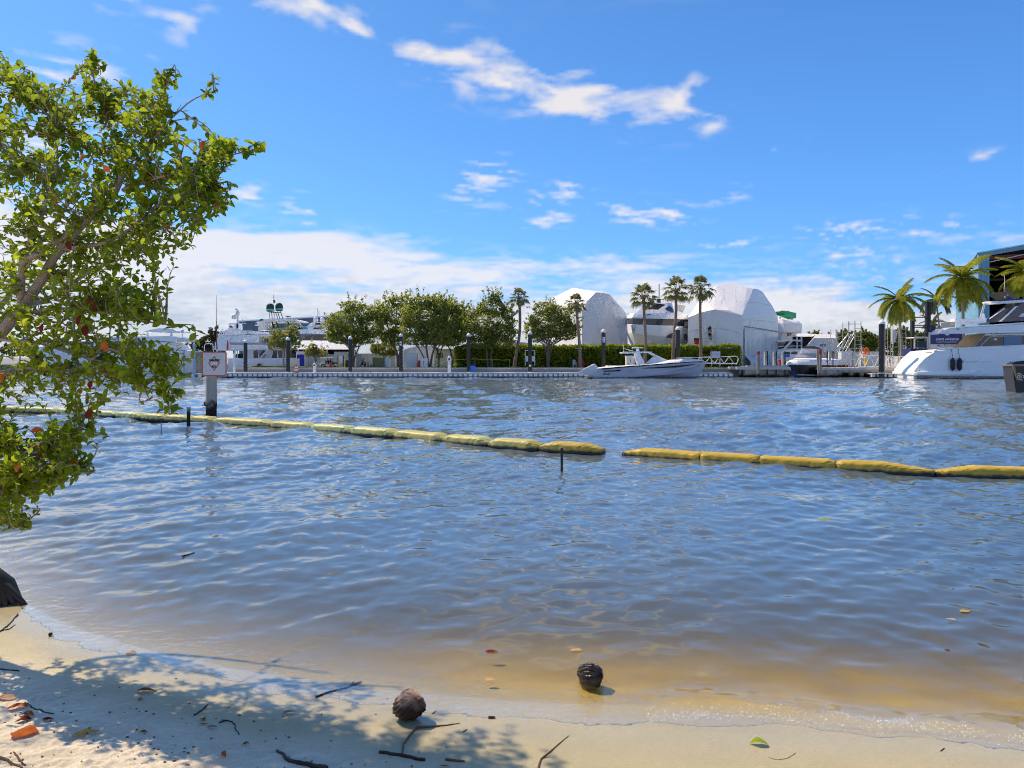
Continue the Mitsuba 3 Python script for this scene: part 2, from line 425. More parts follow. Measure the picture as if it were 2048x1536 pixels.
def water_h(x, y):
    h = np.zeros(x.shape)
    p = np.stack([x * .16, y * .09, 0 * x], -1)
    gust = .35 + 1.3 * meshkit.fbm(p, 3, 21) ** 1.2
    far = np.clip((y - 6) / 16, 0, 1)
    for kx, ky, ph, a, l in WAVES:
        w = (.58 + 1.4 * far) if l > .5 else (.86 + .85 * far)
        if l < .26: w = .55 + 1.2 * far
        if l > 1.2: w = .22 + 2.2 * far
        h += a * w * np.sin(kx * x + ky * y + ph)
    t = (shore(x) - y) * .95
    calm = np.clip(.42 + (-t) / 2.0, .15, 1)
    h = h * gust * calm
    # the small wave that runs up the beach
    e = -t - .13 - .05 * np.sin(x * 2.1) - .03 * np.sin(x * 5.3 + 1)
    on = np.clip((x - .25) / .8, 0, 1)
    rough = .7 + .6 * meshkit.noise(np.stack([x * 9, y * 9, 0 * x], -1), 2)
    h += on * .040 * np.where(e < 0, np.exp(-(e / .045) ** 2), np.exp(-(e / .17) ** 2)) * rough
    e2 = -t - .70 - .35 * (meshkit.fbm(np.stack([x * .5, 0 * x, 0 * x], -1), 2, 9) - .5)
    h += .007 * np.exp(-(e2 / .16) ** 2) * meshkit.noise(np.stack([x * .9, y * .3, 0 * x], -1), 5)
    lap = np.exp(-((t + .22) / .2) ** 2) * np.clip((.9 - x) / 1.0, 0, 1)
    pr = np.stack([x * 16 + y * 5, y * 34 - x * 5, 0 * x], -1)
    h += lap * (meshkit.fbm(pr, 3, 31) - .5) * .020
    return h


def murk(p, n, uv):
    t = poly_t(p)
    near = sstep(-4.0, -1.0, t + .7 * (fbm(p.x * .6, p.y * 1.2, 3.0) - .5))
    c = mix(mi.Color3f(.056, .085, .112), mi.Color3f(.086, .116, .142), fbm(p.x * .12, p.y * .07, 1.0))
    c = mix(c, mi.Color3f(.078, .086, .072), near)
    return mix(c, mix(mi.Color3f(.11, .105, .07), mi.Color3f(.17, .125, .014), sstep(-1.0, .6, p.x)), sstep(-1.3, -.2, t))  # gold only to the right; greyer left stands in for reflected sky


def murk_weight(p, n, uv):
    t = poly_t(p)
    d = dr.maximum(-t - .15, 0)
    return mi.Float(dr.clip(1 - dr.exp(-d * .68), 0, 1))


def water_rough(p, n, uv):
    return mi.Float(.04 + .05 * sstep(9.0, 40.0, p.y))


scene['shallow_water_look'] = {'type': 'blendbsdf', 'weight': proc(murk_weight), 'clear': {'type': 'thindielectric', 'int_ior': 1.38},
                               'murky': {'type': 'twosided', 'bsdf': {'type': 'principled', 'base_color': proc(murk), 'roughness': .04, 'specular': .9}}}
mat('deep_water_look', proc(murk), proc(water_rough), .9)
SPLIT = 10.0
tx = np.concatenate([np.linspace(-3.2, -1.0, 60), np.arange(-.98, .98, .0021), np.linspace(1.0, 3.2, 60)])


def water_sheet(s):
    Yr = 2924.0 / s
    gy = np.repeat(Yr[:, None], len(tx), 1); gx = gy * tx[None]
    n, m = gx.shape
    v = np.stack([gx, gy, water_h(gx, gy)], -1).reshape(-1, 3)
    i, j = np.meshgrid(np.arange(n - 1), np.arange(m - 1), indexing='ij')
    q = np.stack([i * m + j, i * m + j + 1, (i + 1) * m + j + 1, (i + 1) * m + j], -1).reshape(-1, 4)
    return v, np.vstack([q[:, [0, 1, 2]], q[:, [0, 2, 3]]])


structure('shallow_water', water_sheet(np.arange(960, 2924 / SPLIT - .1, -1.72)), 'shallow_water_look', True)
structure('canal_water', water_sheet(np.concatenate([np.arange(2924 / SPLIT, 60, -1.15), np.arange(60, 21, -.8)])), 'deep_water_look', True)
# ------------------------------------------------------------------ floating booms
def boom(name, label, cuts, half, high, seed, ends):
    """cuts: (px, waterline row) at each pinch of the sleeve, from left to right."""
    g = np.random.default_rng(seed)
    key = thing(name, label, 'floating barrier', 'yellow floating booms')
    W = np.array([[X(a, 2924 / (b - HY)), 2924 / (b - HY)] for a, b in cuts])
    for s in range(len(W) - 1):
        A, B = W[s], W[s + 1]; d = B - A; L = np.linalg.norm(d); d /= L; nrm = np.array([d[1], -d[0]])
        if nrm[1] > 0: nrm = -nrm          # towards the beach
        m = max(14, int(L / .035)); n = 30
        u = np.linspace(0, L, m); rings = []
        pl, pr, fl, fr2 = (tuple(ends.get(s, (.22, .22))) + (.26, .26))[:4]
        for q in u:
            e = min(max(q / pl, 0), 1.0); e2 = min(max((L - q) / pr, 0), 1.0)
            e = min(fl + (1 - fl) * e ** .9, fr2 + (1 - fr2) * e2 ** .9)
            hh, ww = high * (.30 + .70 * e), half * (.62 + .38 * e)
            c = A + d * q; ring = []
            for k in range(n):
                a = 2 * math.pi * k / n
                ca, sa = math.cos(a), math.sin(a)
                y = ww * math.copysign(abs(ca) ** .50, ca)
                z = hh * math.copysign(abs(sa) ** .30, sa) if sa > 0 else .10 * sa
                if sa > 0: y *= 1 - .14 * z / high
                ring.append([c[0] + nrm[0] * y, c[1] + nrm[1] * y, z])
            rings.append(ring)
        R = np.array(rings)
        # folds that run down from the flat top near both ends, fine creases all over
        uu = np.repeat(u[:, None], n, 1); kk = np.repeat(np.arange(n)[None], m, 0) / n
        end = np.exp(-np.minimum(uu / pl, (L - uu) / pr) * .9)
        ph = g.uniform(0, 6)
        side = np.where(kk < .25, 1, np.where(kk < .5, -1, 0))
        diag = np.sin((uu * 46 + np.abs(kk - .25) * 60 * np.where(uu < L / 2, -1, 1)) + ph) * end * .013
        fine = (meshkit.fbm(np.stack([uu * 9 + seed * 7 + s * 13, kk * 14, 0 * uu], -1), 3, seed) - .5) * .026
        sag = (meshkit.noise(np.stack([uu * 2.2 + s * 9, 0 * uu + seed, 0 * uu], -1), 4) - .5) * .012
        out = (diag + fine) * (kk < .5)
        cen = R.mean(1, keepdims=True); dirn = R - cen; dirn /= np.linalg.norm(dirn, axis=2, keepdims=True) + 1e-9
        R = R + dirn * out[..., None]; R[..., 2] += sag * (kk < .5)
        add(key + '__float_section', loft(R), 'boom_fabric', 55)
    return key


boom('floating_boom', 'long yellow floating boom of many short sections, running past the post of the warning sign',
     [(-330, 803), (-200, 810), (-80, 817), (40, 823), (120, 826), (182, 830), (240, 833.5), (290, 837), (336, 840), (386, 843), (432, 846), (548, 853.5), (628, 859.5), (708, 866), (795, 873.5), (893, 883), (983, 891), (1083, 899), (1206, 906)],
     .25, .190, 3, {17: (.30, .36), 10: (.3, .35)})
boom('floating_boom', 'deep yellow floating boom of long straight sections with a dip near its right end',
     [(1249, 909), (1404, 921), (1520, 928), (1672, 937), (1868, 949), (2300, 961), (2750, 968)], .22, .165, 8, {0: (.42, .06, 0, .86), 1: (.06, .08, .86, .80), 2: (.08, .14, .80, .62), 3: (.12, .75, .62, .10), 4: (.62, .2, .10, 0)})


# ------------------------------------------------------------------ warning sign on its post, stub posts
def waterY(py): return 2924 / (py - HY)


Ys = waterY(838)
sp = thing('warning_sign', 'white warning sign with orange border and diamond on a wooden post in the water', 'sign')
a45 = math.radians(28)
r = .175; c0 = np.array([X(422.5, Ys), Ys])
ring = [[c0[0] + r * 1.3 * math.cos(t + a45), c0[1] + r * 1.3 * math.sin(t + a45)] for t in (math.pi / 4, 3 * math.pi / 4, 5 * math.pi / 4, 7 * math.pi / 4)]
zs = np.linspace(-2.6, Z(750, Ys), 26)
ringsp = []
for z in zs:
    o = (meshkit.noise(np.array([[q[0] * 3, q[1] * 3, z * 4] for q in ring]), 5) - .5) * .02
    ringsp.append([[q[0] + o[k], q[1] + o[k] * .5, z] for k, q in enumerate(ring)])
add(sp + '__post', loft(ringsp), 'post_wood')
barn = [hull(np.random.default_rng(i).normal(0, .017, (9, 3)) + [ring[i % 4][0] * .5 + ring[(i + 3) % 4][0] * .5 + np.random.default_rng(i).uniform(-.05, .05), min(ring[3][1], ring[2][1]) + .03 + np.random.default_rng(i).uniform(-.02, .12), np.random.default_rng(i + 50).uniform(.0, .62)]) for i in range(40)]
add(sp + '__barnacles', cat(*barn), 'wet_wood', kind='stuff')
Yb = Ys - .30


def rrect(x0, x1, z0, z1, r, n=5):
    pts = []
    for cx, cz, a0 in ((x1 - r, z1 - r, 0), (x0 + r, z1 - r, 90), (x0 + r, z0 + r, 180), (x1 - r, z0 + r, 270)):
        for k in range(n + 1):
            a = math.radians(a0 + 90 * k / n); pts.append((cx + r * math.cos(a), cz + r * math.sin(a)))
    return pts


bx0, bx1, bz0, bz1 = X(404, Yb), X(453, Yb), Z(752, Yb), Z(703.5, Yb)
add(sp + '__board', wprism(rrect(bx0, bx1, bz0, bz1, .05), Yb, .03), 'sign_face')
outer = Polygon(rrect(bx0, bx1, bz0, bz1, .05)); inner = Polygon(rrect(bx0 + .035, bx1 - .035, bz0 + .035, bz1 - .035, .04))
add(sp + '__border', wprism(outer.difference(inner), Yb - .004, .0038), 'sign_orange')
cx, cz = X(428.3, Yb), Z(727, Yb)
dia = lambda w, h: Polygon([(cx - w, cz), (cx, cz - h), (cx + w, cz), (cx, cz + h)])
add(sp + '__diamond', wprism(dia(.19, .25).difference(dia(.145, .195)), Yb - .004, .0038), 'sign_orange')
add(sp + '__lettering', ptext('SUBMERGED', 418, 439.3, 722.6, 718.2, Yb - .012), 'ink', kind='stuff'); add(sp + '__lettering', ptext('ROCK', 423.5, 432.4, 735.3, 730.8, Yb - .012), 'ink', kind='stuff')
add(sp + '__bracket', cat(box(cx - .30, cx + .30, Yb + .031, Yb + .07, bz0 + .16, bz0 + .22), box(cx - .30, cx + .30, Yb + .031, Yb + .07, bz1 - .22, bz1 - .16)), 'grey_metal')


def stub(px, top, bot, w, lean, label, m='wet_wood', sides=8):
    Y = waterY(bot); r = w / 2 / F * Y
    zt = Z(top, Y); pts = [[X(px, Y) + lean * t, Y, -1.6 + (zt + 1.6) * t] for t in np.linspace(0, 1, 9)]
    g = np.random.default_rng(int(px)); rr = r * (1 + g.uniform(-.12, .12, 9))
    return solo('stub_post', label, 'post', tube(pts, rr, sides), m, 40)


stub(376, 814, 857, 7.5, .02, 'short weathered grey post stub in the water just left of the warning sign', 'post_wood', 10)
stub(1123.5, 896, 942, 5, .0, 'short black post stub in the water before the end of the long boom')
stub(321.5, 838, 866, 1.6, .015, 'thin reddish stick poking out of the water in front of the long boom', 'timber', 6)


# ------------------------------------------------------------------ coconuts
def husk_wet(p, n, uv):
    s = noise(p.x * 60, p.y * 60, p.z * 18)
    return mix(mi.Color3f(.012, .010, .008), mi.Color3f(.055, .036, .022), s * s)


def husk_dry(p, n, uv):
    s = .5 * noise(p.x * 55, p.y * 55, p.z * 22) + .5 * fbm(p.x * 12, p.y * 12, p.z * 12)
    c = mix(mi.Color3f(.10, .055, .034), mi.Color3f(.48, .33, .24), s)
    low = 1 - sstep(.10, .17, p.z + .05 * noise(p.x * 20, p.y * 20, 3.0))  # lower husk darkened in its colour, standing in for the shaded side
    return mix(c, mi.Color3f(.03, .018, .012), low)


mat('husk_wet', proc(husk_wet), .34, .5)
mat('husk_dry', proc(husk_dry), .6, .3)


def coconut(label, px0, px1, py0, py1, m, tilt, seed, sink=.006):
    p = sandpt((px0 + px1) / 2, py1 - 2); k = p[1] / F
    rx, rz = (px1 - px0) / 2 * k, (py1 - py0) / 2 * k * 1.02
    s = trimesh.creation.uv_sphere(1.0, count=[64, 128]); v = np.array(s.vertices)
    th = np.arctan2(v[:, 1], v[:, 0])
    e = 1 - v[:, 2] ** 2
    lobes = .035 * np.cos(3 * th + 1) * e
    wob = meshkit.fbm(v * 1.5 + seed, 3, seed) * .30
    fib = (meshkit.noise(np.stack([np.cos(th) * 9 + seed, np.sin(th) * 9, v[:, 2] * 1.6 + wob], -1), seed) - .5) * .17 * np.sqrt(np.clip(e, 0, 1)) + (meshkit.noise(np.stack([np.cos(th) * 24, np.sin(th) * 24, v[:, 2] * 3], -1), seed + 1) - .5) * .07
    fib = fib + .040 * np.sin(19 * th + 5 * meshkit.noise(v * 2.0 + seed, 7) + 2.2 * v[:, 2]) * np.sqrt(np.clip(e, 0, 1))
    rad = 1 + lobes * 1.6 + wob - .15 + fib
    v = v * rad[:, None] * np.array([.97, .97, 1.10])
    Rm = trimesh.transformations.euler_matrix(tilt[0], tilt[1], tilt[2])[:3, :3]
    v = v @ Rm.T
    v = v / np.abs(v).max(0) * np.array([rx, (rx + rz) / 2, rz])
    v += [p[0], p[1] + rx * .6, float(sand_z(p[0], p[1] + rx * .6)) + rz - sink]
    return solo('coconut', label, 'coconut', trimesh.Trimesh(v, s.faces, process=False), m, True)


coconut('brown fibrous coconut resting on the wet sand behind a forked twig', 780, 851, 1390, 1450, 'husk_dry', (.9, .4, .5), 3)
coconut('nearly black wet coconut sitting in the shallow edge of the water', 1155, 1211, 1318, 1372, 'husk_wet', (1.2, -.3, 1.0), 9, .012)


# ------------------------------------------------------------------ twigs and fallen leaves
mat('twig_dark', mottled((.030, .022, .016), .4, 20), .6, .3)
mat('twig_brown', mottled((.13, .080, .045), .35, 20), .75, .2)
mat('twig_grey', mottled((.17, .15, .13), .3, 20), .8, .2)


def twig(label, lines, m, name='twig', float_=False, catg='twig'):
    parts = []
    for pts, w0, w1 in lines:
        q = [sandpt(a, b) for a, b in pts]
        q = np.array(q)
        L = np.concatenate([[0], np.cumsum(np.linalg.norm(np.diff(q, axis=0), axis=1))]); n = max(5, int(L[-1] / .015))
        t = np.linspace(0, L[-1], n); q = np.stack([np.interp(t, L, q[:, k]) for k in range(3)], 1)
        k = q[:, 1].mean() / F
        r = np.linspace(w0, w1, n) / 2 * k
        g = np.random.default_rng(int(abs(pts[0][0]) * 7 + pts[0][1]))
        r = r * (1 + .22 * (g.random(n) - .5))
        q[:, :2] += (meshkit.noise(np.stack([t * 30, 0 * t, 0 * t], 1), int(pts[0][1])) - .5)[:, None] * .008
        zz = np.zeros(n) if float_ else np.array([float(sand_z(a, b)) for a, b in q[:, :2]])
        zz = np.maximum(zz, 0 if float_ else -.02)
        q[:, 2] = zz + r * .75
        parts.append(tube(q, r, 6))
    return solo(name, label, catg, cat(*parts), m, 40)


twig('thin dark twig with a side shoot, half in the edge of the water', [([(630, 1396), (655, 1385), (690, 1372), (724, 1357)], 4.5, 2), ([(704, 1366), (707, 1356)], 2, 1)], 'twig_dark')
twig('thin bent brown twig touching a dark stick in front of the brown coconut', [([(803, 1509), (806, 1492), (820, 1472), (833, 1457)], 3, 5), ([(833, 1457), (870, 1454), (920, 1447)], 5.5, 1.5)], 'twig_brown')
twig('straight thick dark stick lying on the sand below the bent brown twig', [([(760, 1506), (805, 1514), (849, 1522)], 6.5, 6)], 'twig_dark', 'stick', catg='stick')
twig('long thin curved brown twig at the bottom edge, alone on the wet sand', [([(1076, 1540), (1083, 1518), (1106, 1499), (1137, 1472)], 4, 1.5), ([(1083, 1518), (1100, 1514)], 2, 1.2)], 'twig_brown')
twig('short forked dark twig on the sand between dappled shadows', [([(390, 1431), (402, 1422), (415, 1410)], 3.5, 2.5), ([(400, 1424), (412, 1416)], 2, 1.5)], 'twig_dark')
twig('small dark twig bent into a hook beside a curled brown leaf', [([(440, 1446), (452, 1441), (465, 1443), (471, 1456), (478, 1470)], 3, 1.8), ([(444, 1443), (445, 1437)], 2, 1)], 'twig_dark')
twig('dark twig lying beside the curled brown leaves at the left edge', [([(50, 1406), (72, 1419), (108, 1428)], 3, 1.8)], 'twig_dark')
twig('reddish brown twig sticking into the picture at the lower left corner', [([(-20, 1508), (14, 1522), (46, 1537)], 5.5, 4), ([(30, 1504), (40, 1520), (50, 1532)], 3.5, 3.5)], 'twig_brown')
twig('black rough driftwood branch half buried at the bottom edge', [([(556, 1502), (572, 1518), (592, 1527), (622, 1532), (655, 1540)], 5, 10)], 'twig_dark', 'driftwood', catg='driftwood')
twig('branching dark twig on the wet sand below the tree root', [([(-8, 1268), (8, 1258), (24, 1244), (36, 1228)], 3, 2), ([(2, 1262), (18, 1259), (30, 1250)], 2.5, 1.5), ([(30, 1236), (38, 1230)], 2, 1.2)], 'twig_dark')
twig('dark twig reaching in from the left edge above the dry sand', [([(-12, 1336), (10, 1340), (38, 1343)], 3, 2.5)], 'twig_dark')
twig('thin stick floating on the water in front of the beach tree', [([(364, 1113), (376, 1110), (389, 1106)], 2.6, 2)], 'twig_dark', 'floating_stick', True, 'stick')
twig('hair thin curved stem lying on the sand near the green leaf', [([(1537, 1515), (1555, 1520), (1575, 1517), (1591, 1507)], 1.2, 1.0)], 'twig_brown')
twig('small brown strip of bark beside the black driftwood end', [([(892, 1520), (910, 1523), (929, 1524)], 5, 4)], 'twig_brown', 'bark_strip', catg='bark')
twig('stubby black twig piece to the right of the brown coconut', [([(977, 1436), (989, 1437)], 5, 5)], 'twig_dark', 'wood_chip', catg='wood chip')
for lx, ly, lab in ((869, 1425, 'sliver of dark wood just right of the brown coconut'), (930, 1462, 'tiny dark splinter on the sand below the bent brown twig'), (1885, 1500, 'small dark chip on the smooth sand at the lower right')):
    twig(lab, [([(lx - 4, ly + 3), (lx + 4, ly - 3)], 2.2, 1.6)], 'twig_dark', 'wood_chip', catg='wood chip')


def leaf_mesh(nu=7, nv=5, L=1.0, Wd=.62, fold=.25, curl=.25, seed=0, round_=.5, jag=0.0):
    """A leaf from its stalk at the origin along +x, upper side +z."""
    g = np.random.default_rng(seed)
    u = np.linspace(0, 1, nu); v = np.linspace(-1, 1, nv)
    uu, vv = np.meshgrid(u, v, indexing='ij')
    w = Wd / 2 * np.sin(np.pi * np.clip(uu, .02, .995) ** (.62 + .5 * round_)) ** .75
    w = w * (1 + jag * (g.random(uu.shape) - .5) * (np.abs(vv) > .9))
    x, y = uu * L, vv * w
    z = fold * np.abs(y) + curl * (uu - .5) ** 2 * L * -1 + .05 * np.sin(uu * 7 + g.uniform(0, 6)) * vv * Wd
    P3 = np.stack([x, y, z], -1).reshape(-1, 3)
    i, j = np.meshgrid(np.arange(nu - 1), np.arange(nv - 1), indexing='ij')
    q = np.stack([i * nv + j, (i + 1) * nv + j, (i + 1) * nv + j + 1, i * nv + j + 1], -1).reshape(-1, 4)
    return trimesh.Trimesh(P3, np.vstack([q[:, [0, 1, 2]], q[:, [0, 2, 3]]]), process=False)


def deadleaf(name, c1, c2, rough=.55):
    scene[name] = {'type': 'principledthin', 'base_color': proc(lambda p, n, uv: mix(c1, c2, fbm(p.x * 35, p.y * 35, p.z * 35))), 'roughness': rough, 'diff_trans': .5, 'eta': 1.4}


deadleaf('leaf_orange', (.36, .075, .022), (.52, .17, .05), .35)
deadleaf('leaf_brown', (.16, .065, .025), (.34, .17, .06))
deadleaf('leaf_red', (.10, .018, .014), (.22, .045, .025))
deadleaf('leaf_yellow', (.50, .32, .06), (.62, .45, .14))
deadleaf('leaf_fresh', (.22, .34, .02), (.40, .48, .05), .4)
deadleaf('leaf_pale', (.50, .30, .18), (.62, .44, .30))
deadleaf('leaf_grey', (.20, .18, .15), (.34, .31, .26))


def fallen(label, px, py, size, ang, m, seed, W=.62, fold=.3, curl=.6, lift=.004, float_=False, roll=0.0, flip=False, round_=.5):
    p = sandpt(px, py); L = size * p[1] / F
    me = leaf_mesh(9, 7, 1.0, W, fold * .7, curl * .38, seed, round_, .15)
    v = np.array(me.vertices) * L; v[:, 2] = v[:, 2] if not flip else -v[:, 2]
    v[:, 0] -= L / 2
    Rm = trimesh.transformations.euler_matrix(roll, 0, ang)[:3, :3]
    v = v @ Rm.T
    v[:, 0] += p[0]; v[:, 1] += p[1]
    z0 = np.zeros(len(v)) + .006 if float_ else np.maximum(sand_z(v[:, 0], v[:, 1]), -.01)
    v[:, 2] += z0 + lift - min(0, (v[:, 2]).min())
    return solo('fallen_leaf' if not float_ else 'floating_leaf', label, 'leaf', trimesh.Trimesh(v, me.faces, process=False), m, True)


for a in (
        ('large round glossy orange leaf lying flat on the dry sand', 51, 1469, 52, .1, 'leaf_orange', 1, .9, .12, .2, .004, False, .0, False, .3),
        ('curled orange brown leaf above the large round orange leaf', 35, 1418, 38, .2, 'leaf_orange', 2, .5, .5, .9),
        ('dark brown curled leaf between two reddish leaves near the left edge', 53, 1431, 34, -.1, 'leaf_brown', 3, .4, .5, .8),
        ('ragged brown red leaf closest above the round orange leaf', 47, 1443, 28, .5, 'leaf_red', 4, .5, .6, .9),
        ('small dark red leaf to the right of the ragged brown leaf', 96, 1441, 22, .3, 'leaf_red', 5, .5, .5, .5),
        ('long pale yellow leaf on the dry sand with a pointed tip', 174, 1467, 56, .45, 'leaf_yellow', 6, .26, .4, .5),
        ('curled brown leaf between sun spots on the damp sand', 292, 1385, 36, .08, 'leaf_brown', 7, .4, .6, .9),
        ('tiny upright orange leaf below the curled brown leaf', 282, 1401, 14, 1.3, 'leaf_orange', 8, .6, .7, 1.0),
        ('yellow leaf on the wet sand near the waterline at the left', 262, 1307, 23, -.1, 'leaf_yellow', 9, .45, .5, .6),
        ('small folded brown leaf left of the hooked twig', 406, 1441, 16, -.9, 'leaf_brown', 10, .6, .7, .8),
        ('grey crumpled leaf under the small folded brown leaf', 424, 1457, 18, .4, 'leaf_grey', 11, .6, .7, .8),
        ('thin reddish leaf under the small folded brown leaf', 407, 1450, 22, .05, 'leaf_orange', 12, .25, .3, .3),
        ('grey upturned leaf on the sand left of the dark stick', 578, 1428, 26, .5, 'leaf_grey', 13, .5, .6, .8),
        ('fresh green leaf curled up on the smooth bright sand', 1519, 1490, 36, -.15, 'leaf_fresh', 14, .55, .75, 1.1),
        ('orange brown curled leaf on the dry sand near the driftwood', 446, 1510, 24, -.8, 'leaf_orange', 15, .5, .6, 1.0),
        ('pale pinkish leaf at the left edge of the sand', 12, 1396, 40, .1, 'leaf_pale', 16, .7, .2, .2),
        ('small brown leaf scrap at the left of the black driftwood', 491, 1490, 14, .5, 'leaf_brown', 17, .6, .6, .8),
        ('narrow brown leaf at the bottom edge beside the bark strip', 888, 1534, 24, .05, 'leaf_brown', 18, .25, .4, .4),
        ('small rusty leaf scrap on the dry sand', 287, 1466, 16, .4, 'leaf_brown', 19, .4, .6, .6),
        ('small orange leaf tucked under the left twig', 10, 1390, 12, .8, 'leaf_orange', 21, .6, .6, .6)):
    fallen(*a)
for a in (
        ('yellow green leaf floating on the blue water at the right', 1649, 1040, 26, .0, 'leaf_fresh', 31),
        ('yellowish leaf floating near the right edge of the picture', 1930, 1225, 24, .2, 'leaf_yellow', 32),
        ('dark red leaf floating off the beach left of the black coconut', 984, 1306, 26, .1, 'leaf_red', 33),
        ('pale orange leaf floating just behind the black coconut', 1152, 1303, 24, .1, 'leaf_pale', 34),
        ('pinkish leaf under the thin water between the coconuts', 979, 1362, 22, .0, 'leaf_pale', 35),
        ('small dark leaf floating on the blue water at the right', 1895, 1303, 13, .3, 'leaf_red', 36),
        ('pale narrow leaf floating right of the yellow green leaf', 1903, 1241, 18, -.5, 'leaf_pale', 37)):
    fallen(*a, .55, .1, .1, .004, True)
p = sandpt(101, 1272)
solo('seed_pod', 'small round black seed on the wet sand near the left waterline', 'seed', lathe([(.001, 0), (.011, .004), (.015, .012), (.012, .021), (.003, .026)], p), 'twig_dark', True)

# foam where the small wave breaks
g = np.random.default_rng(12); bub = []
ico = trimesh.creation.icosphere(1, 1.0); ov, of = np.array(ico.vertices), np.array(ico.faces)
fv, ff, k = [], [], 0
for _ in range(1300):
    x = g.uniform(.75, 3.3); t = -.075 + abs(g.normal(0, .035)) * g.choice([-1, 1]) - .02 * math.sin(x * 5.3 + 1)
    if meshkit.noise(np.array([x * 3.1, t * 7, 1.0]), 3) < .42: continue
    y = float(shore(x)) - t / .95; r_ = g.uniform(.0007, .0020)
    hz = float(water_h(np.array([x]), np.array([y]))[0])
    fv.append(ov * [r_ * g.uniform(1, 2.2), r_ * g.uniform(1, 2), r_ * .7] + [x, y, max(hz, float(sand_z(x, y))) + r_ * .3]); ff.append(of + k * len(ov)); k += 1
mat('foam_white', (.85, .85, .80), .3, .5)
structure('foam', (np.vstack(fv), np.vstack(ff)), 'foam_white', True, 'stuff', 'white specks of foam where the small wave runs up the sand')
# crumbs and bits of shell and seed on the dry sand
fv, ff, k = [], [], 0
for _ in range(420):
    px_, py_ = g.uniform(-20, 900), g.uniform(1330, 1540)
    if g.random() > ((py_ - 1330) / 210) * (1.1 - px_ / 1000): continue
    q = sandpt(px_, py_); r_ = g.uniform(.0015, .006)
    fv.append(ov * [r_ * g.uniform(.7, 1.8), r_, r_ * .7] * (1 + .5 * (g.random((len(ov), 1)) - .5)) + q + [0, 0, r_ * .3]); ff.append(of + k * len(ov)); k += 1
structure('debris', (np.vstack(fv), np.vstack(ff)), 'twig_brown', False, 'stuff', 'brown crumbs of bark and seed scattered on the dry sand')

# ------------------------------------------------------------------ the beach tree
TREE = thing('beach_tree', 'leafy green tree leaning over the water from the left edge of the beach', 'tree')
scene['tree_bark'] = {'type': 'bumpmap', 'arbitrary': proc(lambda p, n, uv: fbm(p.x * 30, p.y * 30, p.z * 22), .004), 'scale': .012,
                      'bsdf': {'type': 'principled', 'base_color': proc(lambda p, n, uv: mix(mi.Color3f(.22, .17, .14), mi.Color3f(.46, .40, .36), fbm(p.x * 9, p.y * 9, p.z * 9))), 'roughness': .8, 'specular': .2}}
g = np.random.default_rng(77)
LIMBS = [  # points (px, py, Y), start and end width in pixels
    ([(-330, 1190, 5.7), (-250, 980, 5.6), (-150, 820, 5.5), (-60, 730, 5.35), (0, 668, 5.25), (45, 612, 5.2), (80, 560, 5.2), (115, 505, 5.2), (150, 468, 5.2), (190, 422, 5.2), (232, 385, 5.2), (246, 345, 5.2)], 46, 11),
    ([(45, 620, 5.2), (40, 570, 5.15), (46, 528, 5.1), (78, 508, 5.0), (120, 478, 5.0), (163, 438, 4.9), (205, 412, 4.9)], 15, 7),
    ([(55, 526, 5.1), (58, 485, 5.1), (92, 404, 5.1), (113, 335, 5.2), (118, 255, 5.2)], 9, 3),
    ([(130, 500, 5.2), (188, 491, 5.0), (236, 474, 4.9), (330, 402, 4.8), (430, 368, 4.7)], 9, 3),
    ([(60, 610, 5.3), (118, 586, 5.6), (160, 556, 5.8), (195, 536, 5.9), (300, 500, 6.0), (380, 488, 6.0)], 10, 3),
    ([(-20, 678, 5.3), (75, 685, 5.0), (150, 707, 4.9), (180, 722, 4.8), (210, 693, 4.7), (262, 716, 4.7), (330, 745, 4.6)], 9, 4),
    ([(-60, 760, 5.2), (0, 745, 5.0), (90, 734, 4.9), (200, 736, 4.7), (290, 770, 4.6), (345, 800, 4.5)], 8, 3),
    ([(50, 632, 5.2), (118, 618, 5.0), (200, 624, 4.9), (290, 645, 4.8), (350, 650, 4.8)], 7, 3),
    ([(240, 360, 5.2), (290, 305, 5.2), (318, 235, 5.2), (335, 165, 5.2)], 7, 2.5),
    ([(290, 308, 5.2), (350, 230, 5.1), (385, 200, 5.1), (428, 182, 5.1)], 5, 2),
    ([(246, 380, 5.1), (330, 352, 4.9), (400, 330, 4.8), (455, 312, 4.7), (518, 296, 4.7)], 7, 2),
    ([(215, 400, 5.2), (238, 330, 5.4), (222, 250, 5.5), (190, 170, 5.5), (180, 112, 5.5)], 6, 2),
    ([(-60, 250, 5.6), (20, 300, 5.5), (80, 340, 5.4), (115, 335, 5.3)], 6, 3),
    ([(-80, 90, 5.8), (20, 165, 5.6), (100, 230, 5.5), (160, 290, 5.4)], 6, 3),
    ([(-120, 880, 5.0), (-20, 885, 4.8), (60, 905, 4.7), (120, 890, 4.6), (178, 862, 4.6)], 9, 3),
    ([(-120, 900, 5.0), (-20, 960, 4.7), (70, 950, 4.6), (165, 938, 4.5)], 8, 3),
    ([(-120, 900, 5.0), (-60, 1000, 4.7), (0, 1030, 4.6), (45, 1050, 4.6)], 7, 3),
    ([(-150, 820, 5.5), (-220, 700, 5.5), (-300, 520, 5.4), (-330, 300, 5.3)], 26, 9),
    ([(-220, 700, 5.5), (-120, 560, 5.6), (-80, 420, 5.7), (-60, 250, 5.7)], 14, 6),
    ([(-60, 730, 5.4), (-20, 640, 6.0), (60, 520, 6.4), (140, 400, 6.6), (190, 300, 6.7)], 16, 4),
    ([(150, 700, 4.9), (144, 640, 5.0), (135, 560, 5.1), (150, 480, 5.2)], 5, 3)]
limb_pts = []


